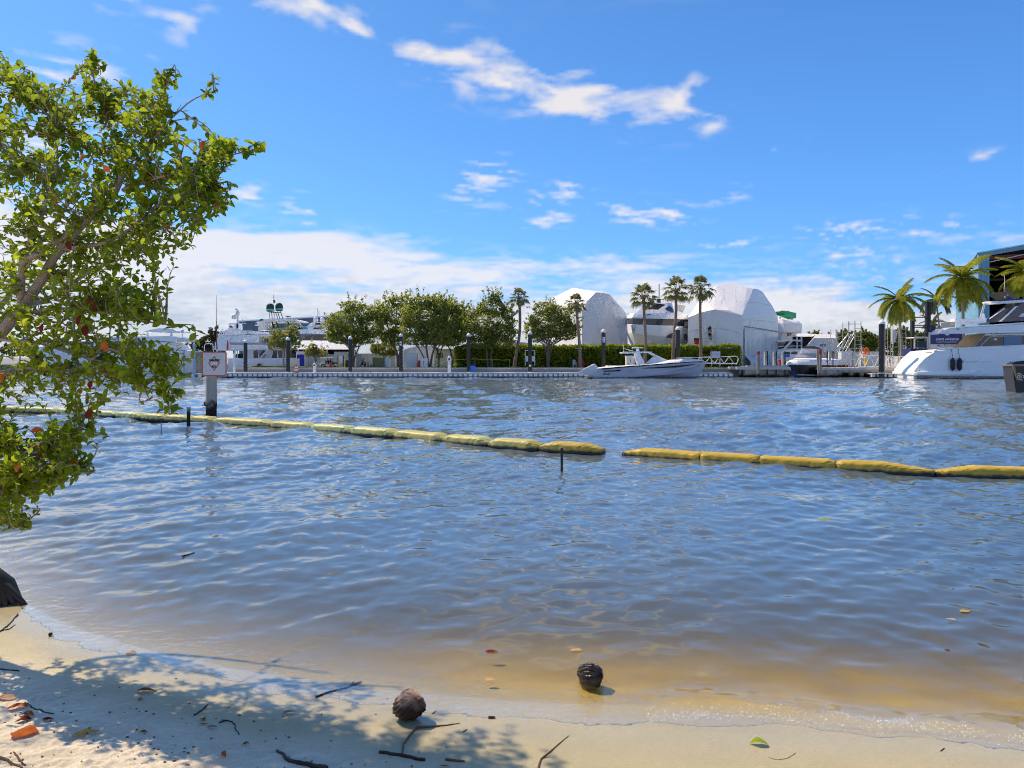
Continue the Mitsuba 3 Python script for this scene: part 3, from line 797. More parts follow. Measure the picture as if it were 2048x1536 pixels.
def spline(pts, n):
    pts = np.array(pts, float); t = np.concatenate([[0], np.cumsum(np.linalg.norm(np.diff(pts, axis=0), axis=1))])
    from scipy.interpolate import PchipInterpolator
    return PchipInterpolator(t, pts)(np.linspace(0, t[-1], n))


for pts, w0, w1 in LIMBS:
    q = np.array([P(*a) for a in pts]); n = max(10, int(np.linalg.norm(np.diff(q, axis=0), axis=1).sum() / .06))
    q = spline(q, n); k = q[:, 1] / F
    r_ = np.linspace(w0, w1, n) / 2 * k
    q += (meshkit.fbm(q * 5, 2, 3)[:, None] - .5) * .03
    r_ = r_ * (1 + .2 * (meshkit.noise(q * 11, 6) - .5))
    limb_pts.append(q[int(n * .12):])
    add(TREE + ('__trunk' if w0 > 40 else '__branch'), tube(q, r_, 10 if w0 > 8 else 7), 'tree_bark', 60)
ALLP = np.vstack(limb_pts)
REGION = [(-420, 120), (-200, 60), (0, 95), (45, 125), (95, 172), (150, 160), (175, 95), (195, 100), (205, 150), (300, 160), (340, 145), (355, 172), (330, 230), (372, 262), (385, 292), (430, 268), (480, 285), (525, 295), (490, 318), (478, 350), (425, 385), (472, 402),
          (450, 438), (410, 460), (416, 492), (362, 540), (332, 562), (320, 610), (356, 640), (302, 660), (392, 682), (370, 702), (402, 716), (390, 745), (370, 780), (332, 822), (280, 792), (240, 802), (190, 832), (130, 812), (60, 840), (-100, 860), (-420, 800)]
LOWER = [(-260, 850), (0, 845), (60, 838), (110, 848), (182, 860), (160, 890), (176, 936), (150, 962), (100, 992), (40, 1004), (52, 1058), (20, 1078), (0, 1072), (-120, 1040), (-260, 980)]
from shapely import contains_xy
R1, R2 = Polygon(REGION).buffer(-6), Polygon(LOWER).buffer(-6)
tips = []
for poly, n, ylo, yhi in ((R1, 1080, 4.5, 6.1), (R2, 260, 4.3, 5.0)):
    x0, y0, x1, y1 = poly.bounds; c = 0
    while c < n:
        a, b = g.uniform(x0, x1), g.uniform(y0, y1)
        if not contains_xy(poly, a, b): continue
        dens = meshkit.noise(np.array([a / 70.0, b / 60.0, 1.0]), 14)
        if dens < .19 or (a < 0 and g.random() < (.95 if a < -60 else .5)): continue
        d0 = P(a, b, 5.2); near = np.linalg.norm(ALLP[:, [0, 2]] - d0[[0, 2]], axis=1).argmin()
        Y = np.clip(ALLP[near, 1] + g.normal(0, .33), ylo, yhi)
        tips.append(P(a, b, Y)); c += 1
# sprigs that stand out of the outline
for a, b, Y in ((182, 105, 5.5), (190, 118, 5.5), (172, 125, 5.5), (432, 180, 5.1), (420, 185, 5.1), (520, 296, 4.7), (505, 300, 4.7), (488, 303, 4.7), (462, 402, 4.7), (448, 412, 4.7), (340, 150, 5.2), (350, 165, 5.2), (325, 160, 5.2), (392, 683, 4.7), (396, 716, 4.6), (178, 862, 4.6), (165, 938, 4.5), (45, 1050, 4.6), (350, 820, 4.5), (318, 815, 4.5)):
    tips.append(P(a, b, Y))
tips = np.array(tips)
twigs, LF = [], []
crown_c = np.array([-3.2, 5.3, 2.5])
for tp in tips:
    dd = ALLP - tp; dist = np.linalg.norm(dd, axis=1); j = np.argmin(dist + .25 * np.maximum(0, dd[:, 0] + .1) + .15 * np.maximum(0, dd[:, 2]))
    a = ALLP[j]; L = np.linalg.norm(tp - a)
    mid = (a + tp) / 2 + g.normal(0, .05, 3) + [0, 0, .05 * L]
    q = spline([a, mid, tp], max(5, int(L / .06) + 3))
    twigs.append(tube(q, np.linspace(.0052, .0020, len(q)), 5, False))
    s = np.concatenate([[0], np.cumsum(np.linalg.norm(np.diff(q, axis=0), axis=1))])
    reach = min(s[-1], g.uniform(.26, .48)); nl = int(g.integers(8, 15))
    ax = q[-1] - q[-3]; ax /= np.linalg.norm(ax) + 1e-9
    for i in range(nl):
        f = s[-1] - reach * (i / nl) ** 1.15
        base = np.array([np.interp(f, s, q[:, k]) for k in range(3)])
        ang = i * 2.4 + g.uniform(0, .6)
        u_ = np.cross(ax, [0.2, .1, 1]); u_ /= np.linalg.norm(u_); w_ = np.cross(ax, u_)
        d_ = ax * g.uniform(.35, .9) + (u_ * math.cos(ang) + w_ * math.sin(ang)) * g.uniform(.5, 1.0) + [0, 0, g.uniform(-.1, .35)]
        d_ /= np.linalg.norm(d_)
        up = np.array([0, 0, 1.0]) + g.normal(0, .45, 3); y_ = np.cross(up, d_); y_ /= np.linalg.norm(y_) + 1e-9; z_ = np.cross(d_, y_)
        LF.append((base, d_, y_, z_, g.uniform(.038, .071) * (.8 if i < 2 else 1), int(g.integers(0, 4))))
add(TREE + '__twigs', cat(*twigs), 'tree_bark', True, kind='stuff')
protos = [leaf_mesh(5, 3, 1.0, w, fo, cu, s_, ro) for w, fo, cu, s_, ro in ((.60, .25, .25, 1, .7), (.52, .35, .45, 2, .8), (.68, .15, -.2, 3, .6), (.56, .45, .6, 4, .9))]


def leafmats():
    for nm, c in (('beach_leaf', {'type': 'mesh_attribute', 'name': 'vertex_color'}), ('beach_leaf_green', rgb(.21, .32, .022)), ('beach_leaf_deep', rgb(.12, .21, .025)), ('beach_leaf_lime', rgb(.37, .45, .03))):
        scene[nm] = {'type': 'principledthin', 'base_color': c, 'roughness': .38, 'diff_trans': 1.3, 'eta': 1.45}


leafmats()


def leafcol(b):
    u = g.random(); m_ = meshkit.noise(b * 1.6, 40)
    if u < .004: return (.60, .22, .02)
    if u < .005: return (.16, .03, .02)
    c = np.array((.17, .25, .022)) * (1 - m_) + np.array((.34, .42, .028)) * m_
    return tuple(c * g.uniform(.7, 1.35) + np.array((.06, .05, 0)) * (g.random() < .25))


fr = [(math.hypot(l[0][0], l[0][1]), i) for i, l in enumerate(LF) if abs(l[0][0] / l[0][1]) < .70]
named = set(i for _, i in sorted(fr)[:300])
V, Fc, C, nv = [], [], [], 0
pv = [(np.array(m_.vertices), np.array(m_.faces)) for m_ in protos]
shared = [mikit.ply(m_, 'beach_leaf_green', smooth=True) for m_ in protos]
names = ['beach_leaf_green', 'beach_leaf_deep', 'beach_leaf_lime', 'leaf_yellow', 'leaf_orange', 'leaf_red']
for i, (b, d_, y_, z_, s_, k) in enumerate(LF):
    M = np.stack([d_, y_, z_], 1) * s_
    if i in named:
        W4 = np.eye(4); W4[:3, :3] = M; W4[:3, 3] = b
        u = g.random(); nm = names[0 if u < .5 else 1 if u < .72 else 2 if u < .994 else 4 if u < .998 else 5]
        scene[fresh(TREE + '__leaf')] = {**shared[k], 'bsdf': {'type': 'ref', 'id': nm}, 'to_world': T(W4.tolist())}
    else:
        v, f = pv[k]; V.append(v @ M.T + b); Fc.append(f + nv); C.append(np.repeat([leafcol(b)], len(v), 0)); nv += len(v)
add(TREE + '__foliage', (np.vstack(V), np.vstack(Fc)), 'beach_leaf', True, kind='stuff', color=np.vstack(C))
# the cluster of dark red dead leaves and other coloured leaves that show up in the crown
for a, b, Y, s_, nm in [(182, 592, 4.5, .07, 'leaf_red'), (192, 602, 4.5, .07, 'leaf_red'), (160, 630, 4.5, .08, 'leaf_red'), (170, 648, 4.5, .10, 'leaf_red'), (84, 648, 4.6, .07, 'leaf_red'),
                            (182, 760, 4.4, .07, 'leaf_red'), (182, 818, 4.4, .08, 'leaf_red'), (160, 322, 4.7, .075, 'leaf_orange'), (408, 280, 4.5, .09, 'leaf_orange'), (220, 345, 4.6, .075, 'leaf_orange'), (8, 746, 4.5, .08, 'leaf_orange'), (210, 704, 4.4, .10, 'leaf_orange'), (134, 482, 4.6, .08, 'leaf_red'), (60, 862, 4.3, .08, 'leaf_orange'), (40, 930, 4.2, .07, 'leaf_orange')]:
    k = int(g.integers(0, 4)); d_ = np.array([g.uniform(-.3, .5), g.uniform(-.4, .1), -.9 if 'red' in nm else g.uniform(-.6, .6)]); d_ /= np.linalg.norm(d_)
    y_ = np.cross([.1, -1, .3], d_); y_ /= np.linalg.norm(y_); M = np.stack([d_, y_, np.cross(d_, y_)], 1) * s_ * .8
    W4 = np.eye(4); W4[:3, :3] = M; W4[:3, 3] = P(a, b, Y)
    add_key = fresh(TREE + '__leaf'); scene[add_key] = {**shared[k], 'bsdf': {'type': 'ref', 'id': nm}, 'to_world': T(W4.tolist())}
    labels[add_key] = {'label': 'dark red dead leaf' if 'red' in nm else 'orange leaf'}
# root flare of the tree at the waterline
rp = sandpt(6, 1206); q = []
for i in range(9):
    a = i / 8 * math.pi * 1.1 - .5; e = rp + np.array([math.cos(a) * g.uniform(.10, .22), math.sin(a) * g.uniform(-.16, .02) - .02, 0]); e[2] = float(sand_z(e[0], e[1])) - .03
    q.append(tube(spline([rp + [-.12, .05, .20], (rp + e) / 2 + [0, 0, .08], e], 10), np.linspace(.060, .014, 10), 8))
q.append(tube([rp + [-.02, .05, -.1], rp + [-.07, .05, .12], rp + [-.20, .07, .24], rp + [-.50, .12, .34]], [.15, .12, .085, .07], 12))
mat('wet_bark', mottled((.035, .028, .020), .5, 14), .6, .3)
solo('tree_root', 'dark wet flaring tree root at the waterline on the left edge', 'tree root', cat(*q), 'wet_bark', 50)
# ------------------------------------------------------------------ the far bank
GZ = .95
YD, YW = 77.0, 80.3                     # front of the floating dock, front of the seawall
XL, XS0, XS1 = X(470, YW), X(1580, YW), X(1650, YW)


def sheet(x0, x1, y0, y1, z): return trimesh.Trimesh([[x0, y0, z], [x1, y0, z], [x1, y1, z], [x0, y1, z]], [[0, 1, 2], [0, 2, 3]], process=False)


def ground_color(p, n, uv):
    grass = mix(mi.Color3f(.10, .13, .03), mi.Color3f(.22, .22, .06), fbm(p.x * .8, p.y * .8, 1.0))
    paved = mi.Color3f(.30, .29, .27) * (.8 + .4 * fbm(p.x * .4, p.y * .4, 2.0))
    worn = sstep(.50, .62, fbm(p.x * .23 + 5, p.y * .5, 4.0))
    g_ = mix(grass, mi.Color3f(.34, .30, .22), worn * .6)
    return mix(g_, paved, sstep(90.0, 91.5, p.y))


mat('bank_ground', proc(ground_color), .95, .1)
structure('ground', cat(sheet(XL, XS0, YW + .3, 93, GZ), sheet(XS1, 400, YW + .3, 93, GZ), sheet(-21, 2600, 93, 4000, GZ), sheet(-2600, -21, 128, 4000, GZ), sheet(XS0, XS1, 92, 93, GZ),
                        box(-21.2, -21.0, 93, 128, -2, GZ), box(-300, -21, 127.8, 128, -2, GZ), box(XL, XL + .2, YW + .3, 93, -2, GZ - .004), box(XL + .2, -21, 92.8, 93, -2, GZ - .004), box(XS0 - .2, XS0, YW + .3, 92, -2, GZ - .004), box(XS1, XS1 + .2, YW + .3, 92, -2, GZ - .004), box(XS0, XS1, 91.8, 92, -2, GZ - .004)), 'bank_ground')
wall = structure('seawall', box(XL, X(1478, YW), YW + .12, YW + .3, -2, GZ + .02), 'concrete')
nw = 14; xs_ = np.linspace(XL, X(1478, YW), nw + 1)
for i in range(nw):
    add(wall + '__panel', box(xs_[i] + .012, xs_[i + 1] - .012, YW + .02, YW + .12, -2, GZ - .14), 'concrete')
    add(wall + '__cap', box(xs_[i] + .006, xs_[i + 1] - .006, YW - .06, YW + .30, GZ - .139, GZ + .045), 'pale_concrete')
# blades of grass on the strip behind the seawall
g = np.random.default_rng(5); n = 9000
bx = g.uniform(XL + .2, X(1478, 82), n); by = YW + .35 + g.random(n) ** 1.5 * 7; bh = g.uniform(.05, .16, n); ba = g.uniform(0, 6.28, n); bw = .05
keep = meshkit.noise(np.stack([bx * .35, by * .6, 0 * bx], -1), 3) > .38
bx, by, bh, ba = bx[keep], by[keep], bh[keep], ba[keep]; n = len(bx)
v = np.stack([np.stack([bx - bw * np.cos(ba), by - bw * np.sin(ba), 0 * bx + GZ - .01], -1), np.stack([bx + bw * np.cos(ba), by + bw * np.sin(ba), 0 * bx + GZ - .01], -1), np.stack([bx + .06 * np.sin(ba), by, GZ + bh], -1)], 1).reshape(-1, 3)
leafy('grass_blade', (.12, .16, .03), (.26, .28, .07), 4)
structure('grass', (v, np.arange(3 * n).reshape(-1, 3)), 'grass_blade', False, 'stuff', 'short yellow green grass along the top of the seawall')

# the floating dock
def fdock(label, x0, x1, zt, Y0=YD, depth=2.6):
    k = thing('floating_dock', label, 'dock')
    add(k + '__deck', box(x0, x1, Y0, Y0 + depth, zt - .09, zt), 'pale_concrete')
    add(k + '__float', box(x0 + .1, x1 - .1, Y0 + .12, Y0 + depth - .1, -.3, zt - .095), 'black_pile')
    m = max(2, int((x1 - x0) / .52)); q = np.linspace(x0 + .12, x1 - .12, m)
    add(k + '__fender_strip', cat(*[box(a - .20, a + .20, Y0 - .03, Y0 + .115, zt - .36, zt - .10) for a in q]), 'white_plastic', kind='stuff')
    add(k + '__rub_rail', box(x0 + .02, x1 - .02, Y0 - .035, Y0 - .003, zt - .085, zt - .03), 'pale_concrete')
    add(k + '__waler', box(x0 + .05, x1 - .05, Y0 + .02, Y0 + .11, zt - .43, zt - .37), 'dark_metal')
    return k


fdock('long pale floating dock with a row of white fender boards along its water side', X(428, YD), X(1464, YD), .48)
fdock('short grey floating dock beside the stern of the big white yacht', X(1744, 76), X(1830, 76), .45, 76.0)

# guide piles
def pile(px, tip, neck, base, w, label, plate=None, Y=79.0):
    k = thing('dock_pile', label, 'pile', 'black dock piles with white cone caps')
    r = w / 2 / F * Y; zt, zn = Z(tip, Y), Z(neck, Y); c = (X(px, Y), Y, 0)
    add(k + '__shaft', lathe([(r, -2.5), (r, zn - .05), (r * .98, zn)], c, 18), 'black_pile', 40)
    add(k + '__cap', lathe([(r * 1.16, zn - .02), (r * 1.16, zn + .14), (r * 1.02, zn + .2), (r * .12, zt - .02), (.01, zt)], c, 18), 'white_plastic', 40)
    add(k + '__collar', lathe([(r * 1.35, .43), (r * 1.35, .56)], c, 18), 'grey_metal', 40)
    for a, b in plate or ():
        h_ = Z(a, Y) - Z(b, Y); add(k + '__plate', box(c[0] - r * .55, c[0] + r * .55, Y - r - .03, Y - r - .004, Z(b, Y), Z(a, Y)), 'white_plastic')


pile(491, 679, 685, 747, 7.4, 'black pile with white cone cap, leftmost on the dock, before the yacht stern')
pile(576, 673.5, 680, 747, 7.4, 'black pile with white cone cap between the small tree and the traffic drum')
pile(700.5, 671.5, 678, 745, 7.2, 'black pile with white cone cap left of the big tree trunk by the bin')
pile(802, 666.5, 673, 746, 7.6, 'black pile with white cone cap and white plates before the grey green cabinet', [(682.5, 686.5), (687.5, 691.5)])
pile(937.5, 665.5, 672.5, 744, 7.6, 'black pile with white cone cap next to the blue bin')
pile(1060, 661.5, 668.5, 745, 7.8, 'black pile with white cone cap before the white metal frame', [(729.5, 733)])
pile(1207, 657.5, 664.5, 741, 8.2, 'black pile with white cone cap and number plates at the stern of the open motorboat', [(674.5, 677.5), (678.5, 681.2), (682.8, 684.6)])
pile(1356, 653.5, 659.5, 741, 8.6, 'black pile with white cone cap behind the windshield of the open motorboat', Y=79.0)
pile(1763.5, 639, 648, 754, 11, 'thick black pile with white cone cap on the short floating dock by the big yacht', Y=75.6)

# ------------------------------------------------------------------ things on the dock and the strip behind it
def drum(px, y0, y1, Y):
    k = thing('traffic_drum', 'orange and white striped traffic drum standing on the floating dock', 'traffic drum')
    c = (X(px, Y), Y, .48); h_ = Z(y0, Y) - .48; r = 3.3 / F * Y
    zz = [0, .12, .16, .34, .50, .67, .83, .97, 1.0]
    for i, (a, b) in enumerate(((.10, .26), (.26, .42), (.42, .58), (.58, .74), (.74, 1.0))):
        add(k + '__band', lathe([(r * (1.02 - .12 * a), a * h_), (r * (1.02 - .12 * b), b * h_)], c, 16), ('orange_paint', 'white_plastic')[i % 2], 40)
    add(k + '__base', lathe([(r * 1.5, 0), (r * 1.4, .1 * h_)], c, 16), 'ink', 40)


drum(592.5, 729, 746, 78.3)


def pedestal(px, y0, y1, Y, label, w=6.5, zb=.48):
    k = thing('power_pedestal', label, 'power pedestal', 'white dock power pedestals')
    x, r = X(px, Y), w / 2 / F * Y; zt = Z(y0, Y)
    add(k + '__post', rbox(x - r * .8, x + r * .8, Y, Y + r * 1.6, zb, zb + (zt - zb) * .68, .03), 'white_plastic')
    add(k + '__head', rbox(x - r, x + r, Y - .05, Y + r * 1.6 + .05, zb + (zt - zb) * .682, zb + (zt - zb) * .92, .05), 'white_plastic')
    add(k + '__lamp', lathe([(r * .8, 0), (r * .8, .08), (r * .3, .16)], (x, Y + r * .8, zb + (zt - zb) * .921), 12), 'white_plastic', 40)
    add(k + '__socket', box(x - r * .5, x + r * .5, Y - .075, Y - .052, zb + (zt - zb) * .74, zb + (zt - zb) * .86), 'dark_metal')


pedestal(628.5, 727, 747, 78.6, 'white power pedestal standing on the dock right of the traffic drum')
pedestal(898.5, 712, 746, 78.6, 'tall white power pedestal on the dock left of the blue bin', 7.5)
pedestal(468, 693, 747, 78.4, 'tall slim white post at the left end of the floating dock', 4.2)
bn = thing('wheeled_bin', 'bright blue bin with a dark lid standing by a black pile', 'bin')
Yn = 78.9
add(bn + '__body', hull([P(941, 744, Yn), P(949.5, 744, Yn), P(940.3, 731.5, Yn), P(950.6, 731.5, Yn)] + [P(a, b, Yn) + [0, .5, 0] for a, b in ((941, 744), (949.5, 744), (940.3, 731.5), (950.6, 731.5))]), 'bin_blue')
add(bn + '__lid', hull([P(a, b, Yn - .03) + [0, c, 0] for a, b, c in ((940, 731.3, 0), (951, 731.3, 0), (941, 728, .1), (949, 728, .1), (940, 731.3, .6), (951, 731.3, .6), (941, 727.5, .5), (949, 727.5, .5))]), 'dark_metal')
add(bn + '__wheel', rod(P(941, 743.6, Yn + .45) + [0, 0, -.02], P(950, 743.6, Yn + .45) + [0, 0, -.02], .09, 10), 'dark_metal')

Yg = 83.0
hy = thing('fire_hydrant', 'red fire hydrant standing before the golf cart', 'hydrant')
add(hy + '__barrel', lathe([(.18, 0), (.18, .06), (.12, .08), (.12, .42), (.15, .44), (.15, .50), (.12, .53), (.06, .62), (.03, .66)], (X(661, 82), 82, GZ), 14), 'red_paint', 40)
add(hy + '__outlet', rod((X(661, 82) - .2, 82, GZ + .36), (X(661, 82) + .2, 82, GZ + .36), .055, 8), 'red_paint', 40)
for px_, lab in ((678, 'yellow bollard left of the grey notice board'), (689.3, 'yellow bollard beside the black litter bin')):
    solo('bollard', lab, 'bollard', lathe([(.07, 0), (.07, .85), (.05, .93), (.01, .95)], (X(px_, 82.2), 82.2, GZ - .01), 10), 'yellow_paint', 40, 'yellow bollards')
lb = thing('litter_bin', 'black domed litter bin left of a black pile', 'bin')
c = (X(694, 82.8), 82.8, GZ - .01)
add(lb + '__body', lathe([(.17, 0), (.19, .05), (.19, .62)], c, 14), 'black_gloss', 40)
add(lb + '__hood', lathe([(.205, .621), (.20, .70), (.13, .86), (.03, .90)], c, 14), 'dark_metal', 40)
nb = thing('notice_board', 'grey notice board between two dark posts', 'notice board')
Yq = 83.2
for px_ in (675.8, 686.4):
    add(nb + '__post', pbox(px_ - .9, px_ + .9, 711, 736, Yq, .1), 'dark_metal')
add(nb + '__panel', pbox(676.8, 685.4, 711.5, 726, Yq + .03, .04), 'shaded_gelcoat')


def cabinet(label, x0, x1, y0, y1, Y, m, catg='cabinet', depth=1.0, lid=True, name='utility_cabinet', doors=2):
    k = thing(name, label, catg)
    xa, xb, zt = X(x0, Y), X(x1, Y), Z(y0, Y)
    add(k + '__body', box(xa, xb, Y, Y + depth, GZ - .02, zt), m)
    if lid: add(k + '__lid', box(xa - .03, xb + .03, Y - .03, Y + depth + .03, zt + .001, zt + .05), m)
    for i in range(doors):
        w_ = (xb - xa) / doors
        add(k + '__door', box(xa + w_ * i + .03, xa + w_ * (i + 1) - .03, Y - .022, Y - .002, GZ + .07, zt - .05), m)
    return k


cabinet('olive green transformer box on the grass left of a black pile', 745, 767.5, 716, 735, 84, 'olive_cabinet', 'transformer box')
cabinet('grey green utility cabinet right of the plated pile', 813, 834, 706.5, 734, 84, 'pale_cabinet')
cabinet('low white box with dark vents right of the olive transformer box', 767.8, 780, 717, 735, 84.6, 'white_plastic', 'box', .8, name='storage_box')
k = cabinet('white cabinet with red lettering left of the trunk cluster', 841, 855, 717, 735.5, 83.2, 'white_plastic', doors=1)
add(k + '__lettering', cat(*[pbox(846.2, 848.2, a, a + 1.5, 83.16, .015) for a in (722, 724.5, 727, 729.5)]), 'red_paint', kind='stuff')
k = cabinet('tall white cabinet with red lettering behind the deck of the open motorboat', 1253, 1269.5, 712.5, 735, 82, 'white_plastic', doors=1)
add(k + '__lettering', pbox(1260.8, 1262, 717, 725, 81.96, .015), 'red_paint')
cabinet('small white box standing behind the left black piles', 573, 596, 718, 735.5, 85.5, 'white_plastic', 'box', .6, name='storage_box', doors=1)
# red chair and beige chair
def adirondack(label, px, y0, y1, Y, m, wpx):
    k = thing('garden_chair', label, 'chair'); x, s_ = X(px, Y), (Z(y0, Y) - GZ) / .95; w_ = wpx / 2 / F * Y
    for sx in (-1, 1):
        add(k + '__leg', box(x + sx * w_ - .04, x + sx * w_ + .04, Y - .3, Y - .2, GZ, GZ + .48 * s_), m)
        add(k + '__arm', box(x + sx * w_ - .09, x + sx * w_ + .09, Y - .34, Y + .35, GZ + .481 * s_, GZ + .53 * s_), m)
        add(k + '__rear_leg', hull([(x + sx * w_ * .9 + a, Y + b, GZ + z) for a in (-.04, .04) for b, z in ((-.2, .35 * s_), (-.2, .25 * s_), (.45, 0), (.55, 0))]), m)
    add(k + '__seat', hull([(x + a * w_ * .9, Y + b, GZ + z) for a in (-1, 1) for b, z in ((-.28, .37 * s_), (-.28, .33 * s_), (.25, .24 * s_), (.25, .2 * s_))]), m)
    for i in range(5):
        a = (i - 2) * w_ * .38
        add(k + '__back_slat', hull([(x + a + d_, Y + b, GZ + z) for d_ in (-w_ * .17, w_ * .17) for b, z in ((.2, .25 * s_), (.24, .25 * s_), (.46, (.95 - .05 * abs(i - 2)) * s_), (.5, (.95 - .05 * abs(i - 2)) * s_))]), m)


adirondack('red garden chair on the grass before the hedge', 1161.5, 713.5, 729, 83.5, 'red_paint', 11)
adirondack('small beige garden chair left of the red garden chair', 1149, 718.5, 729, 83.9, 'pale_cabinet', 6)
# white frame with panel
k = thing('metal_frame', 'white metal frame with a hung panel before the hedge', 'frame')
for px_ in (1050.5, 1069.5):
    add(k + '__upright', pbox(px_ - .7, px_ + .7, 701, 731, 84, .08), 'white_plastic')
add(k + '__crossbar', pbox(1050, 1070, 700.4, 701.8, 83.99, .1), 'white_plastic')
add(k + '__panel', pbox(1052, 1068.5, 712, 723, 84.02, .03), 'white_plastic')
# rope fence
k = thing('rope_fence', 'sagging yellow rope on thin stakes along the grass before the hedge', 'fence')
st = [(871, 719.5), (902, 719), (950, 717.5), (985, 718.5), (1019, 719.5)]
for a, b in st:
    add(k + '__stake', rod((X(a, 82.5), 82.5, GZ - .1), P(a, b, 82.5), .028, 6), 'timber')
for (a, b), (c_, d_) in zip(st[:-1], st[1:]):
    t = np.linspace(0, 1, 9); add(k + '__rope', tube([P(a + (c_ - a) * u, b + (d_ - b) * u + 3.0 * u * (1 - u) * 1.4, 82.5) for u in t], .022, 5), 'yellow_paint', True)
add(k + '__brace', cat(rod(P(880, 722, 82.5), P(868, 731, 82.9), .03), rod(P(872, 722, 82.5), P(884, 731, 82.9), .03)), 'timber')

# people: one continuous body each
import manifold3d as m3


def body(joints, bones, edge=.035):
    parts = []
    def ball(p, r): return m3.Manifold.sphere(r, 14).translate(list(map(float, p)))
    for a, b in bones:
        (pa, ra), (pb, rb) = joints[a], joints[b]
        parts.append(m3.Manifold.batch_hull([ball(pa, ra), ball(pb, rb)]))
    m_ = m3.Manifold.batch_boolean(parts, m3.OpType.Add)
    me = m_.refine_to_length(edge).to_mesh()
    t = trimesh.Trimesh(me.vert_properties[:, :3], me.tri_verts, process=False)
    trimesh.smoothing.filter_taubin(t, iterations=6)
    return t


mat('cloth_grey', (.10, .11, .14), .9, .1); mat('cloth_black', (.02, .02, .022), .9, .1); mat('cloth_denim', (.05, .08, .16), .9, .1); mat('skin', (.42, .25, .18), .6); mat('hair', (.04, .03, .02), .8)


def seated(label, x, Y, zseat, m_top, m_leg, face=1.0, s=1.0, lean=.0, arms=(.35, .25)):
    """A person sitting, facing +x times face, lap at zseat."""
    k = thing('person', label, 'person')
    J = {}
    def jt(n, fx, fy, fz, r): J[n] = (np.array([x + face * fx * s, Y + fy * s, zseat + fz * s]), r * s)
    jt('pelvis', 0, 0, .10, .13); jt('belly', .02 + lean * .2, 0, .25, .13); jt('chest', .03 + lean * .45, 0, .43, .145); jt('neck', .05 + lean * .7, 0, .60, .055)
    for sd, nm in ((-1, 'n'), (1, 'f')):
        jt('sh' + nm, .03 + lean * .55, sd * .18, .52, .06); jt('el' + nm, .16 + lean * .6, sd * .23, .27, .046); jt('wr' + nm, arms[0] + lean * .5, sd * .15, arms[1], .034); jt('ha' + nm, arms[0] + .09 + lean * .5, sd * .13, arms[1] + .01, .038)
        jt('hi' + nm, .02, sd * .09, .08, .095); jt('kn' + nm, .42, sd * .11, .08, .07); jt('an' + nm, .40, sd * .11, -.34, .045); jt('to' + nm, .55, sd * .11, -.40, .04)
    add(k + '__body', body(J, [('pelvis', 'belly'), ('belly', 'chest'), ('chest', 'neck'), ('chest', 'shn'), ('chest', 'shf'), ('shn', 'eln'), ('eln', 'wrn'), ('wrn', 'han'), ('shf', 'elf'), ('elf', 'wrf'), ('wrf', 'haf')]), m_top, True)
    add(k + '__trousers', body(J, [('pelvis', 'hin'), ('pelvis', 'hif'), ('hin', 'knn'), ('knn', 'ann'), ('ann', 'ton'), ('hif', 'knf'), ('knf', 'anf'), ('anf', 'tof'), ('hin', 'hif')]), m_leg, True)
    hc = J['neck'][0] + np.array([face * .03 * s, 0, .14 * s])
    sp_ = trimesh.creation.icosphere(3, .105 * s); v = np.array(sp_.vertices); v *= [1.0, .80, 1.18]
    nose = np.exp(-((v[:, 1] / (.02 * s)) ** 2 + ((v[:, 2] + .01 * s) / (.03 * s)) ** 2)) * (v[:, 0] > 0) * .022 * s
    jaw = (v[:, 2] < -.03 * s) * (v[:, 0] > 0) * .008 * s
    v[:, 0] += nose + jaw; v[:, 0] *= face
    add(k + '__head', trimesh.Trimesh(v + hc, sp_.faces if face > 0 else sp_.faces[:, ::-1], process=False), 'skin', True)
    hv = np.array(sp_.vertices); sel = [f for f in sp_.faces if (hv[f].mean(0)[2] > .02 * s and hv[f].mean(0)[0] < .07 * s) or hv[f].mean(0)[0] < -.03 * s]
    hv2 = hv * [1.06, .88, 1.27]; hv2[:, 0] *= face
    add(k + '__hair', trimesh.Trimesh(hv2 + hc + [0, 0, .004], sel, process=False), 'hair', True)
    return k


# picnic table with a person at it
Yp = 83.4
k = thing('picnic_table', 'dark picnic table where the seated person leans, left of the transformer box', 'table')
xa, xb = X(728, Yp), X(737, Yp)
add(k + '__tabletop', box(xa, xb, Yp - .1, Yp + .7, GZ + .55, GZ + .60), 'twig_grey')
for q_ in (xa + .08, xb - .14):
    add(k + '__leg', hull([(q_ + a, Yp + b, z) for a in (0, .06) for b, z in ((-.12, GZ), (-.04, GZ), (.24, GZ + .548), (.34, GZ + .548))]), 'dark_metal'); add(k + '__leg', hull([(q_ + a, Yp + b, z) for a in (.002, .058) for b, z in ((.72, GZ), (.64, GZ), (.26, GZ + .546), (.36, GZ + .546))]), 'dark_metal')
add(k + '__bench', box(X(719.5, Yp), X(724.5, Yp), Yp - .1, Yp + .7, GZ + .32, GZ + .36), 'twig_grey')
add(k + '__bench_leg', box(X(721, Yp), X(722, Yp), Yp, Yp + .6, GZ, GZ + .319), 'dark_metal'); add(k + '__bench', box(X(739.5, Yp), X(743, Yp), Yp - .1, Yp + .7, GZ + .32, GZ + .36), 'twig_grey'); add(k + '__bench_leg', box(X(740.5, Yp), X(741.5, Yp), Yp, Yp + .6, GZ, GZ + .319), 'dark_metal')
seated('person in grey top sitting at the picnic table, leaning on it', X(722.8, Yp), Yp + .2, GZ + .36, 'cloth_grey', 'cloth_black', 1, .82, .25, (.34, .30))
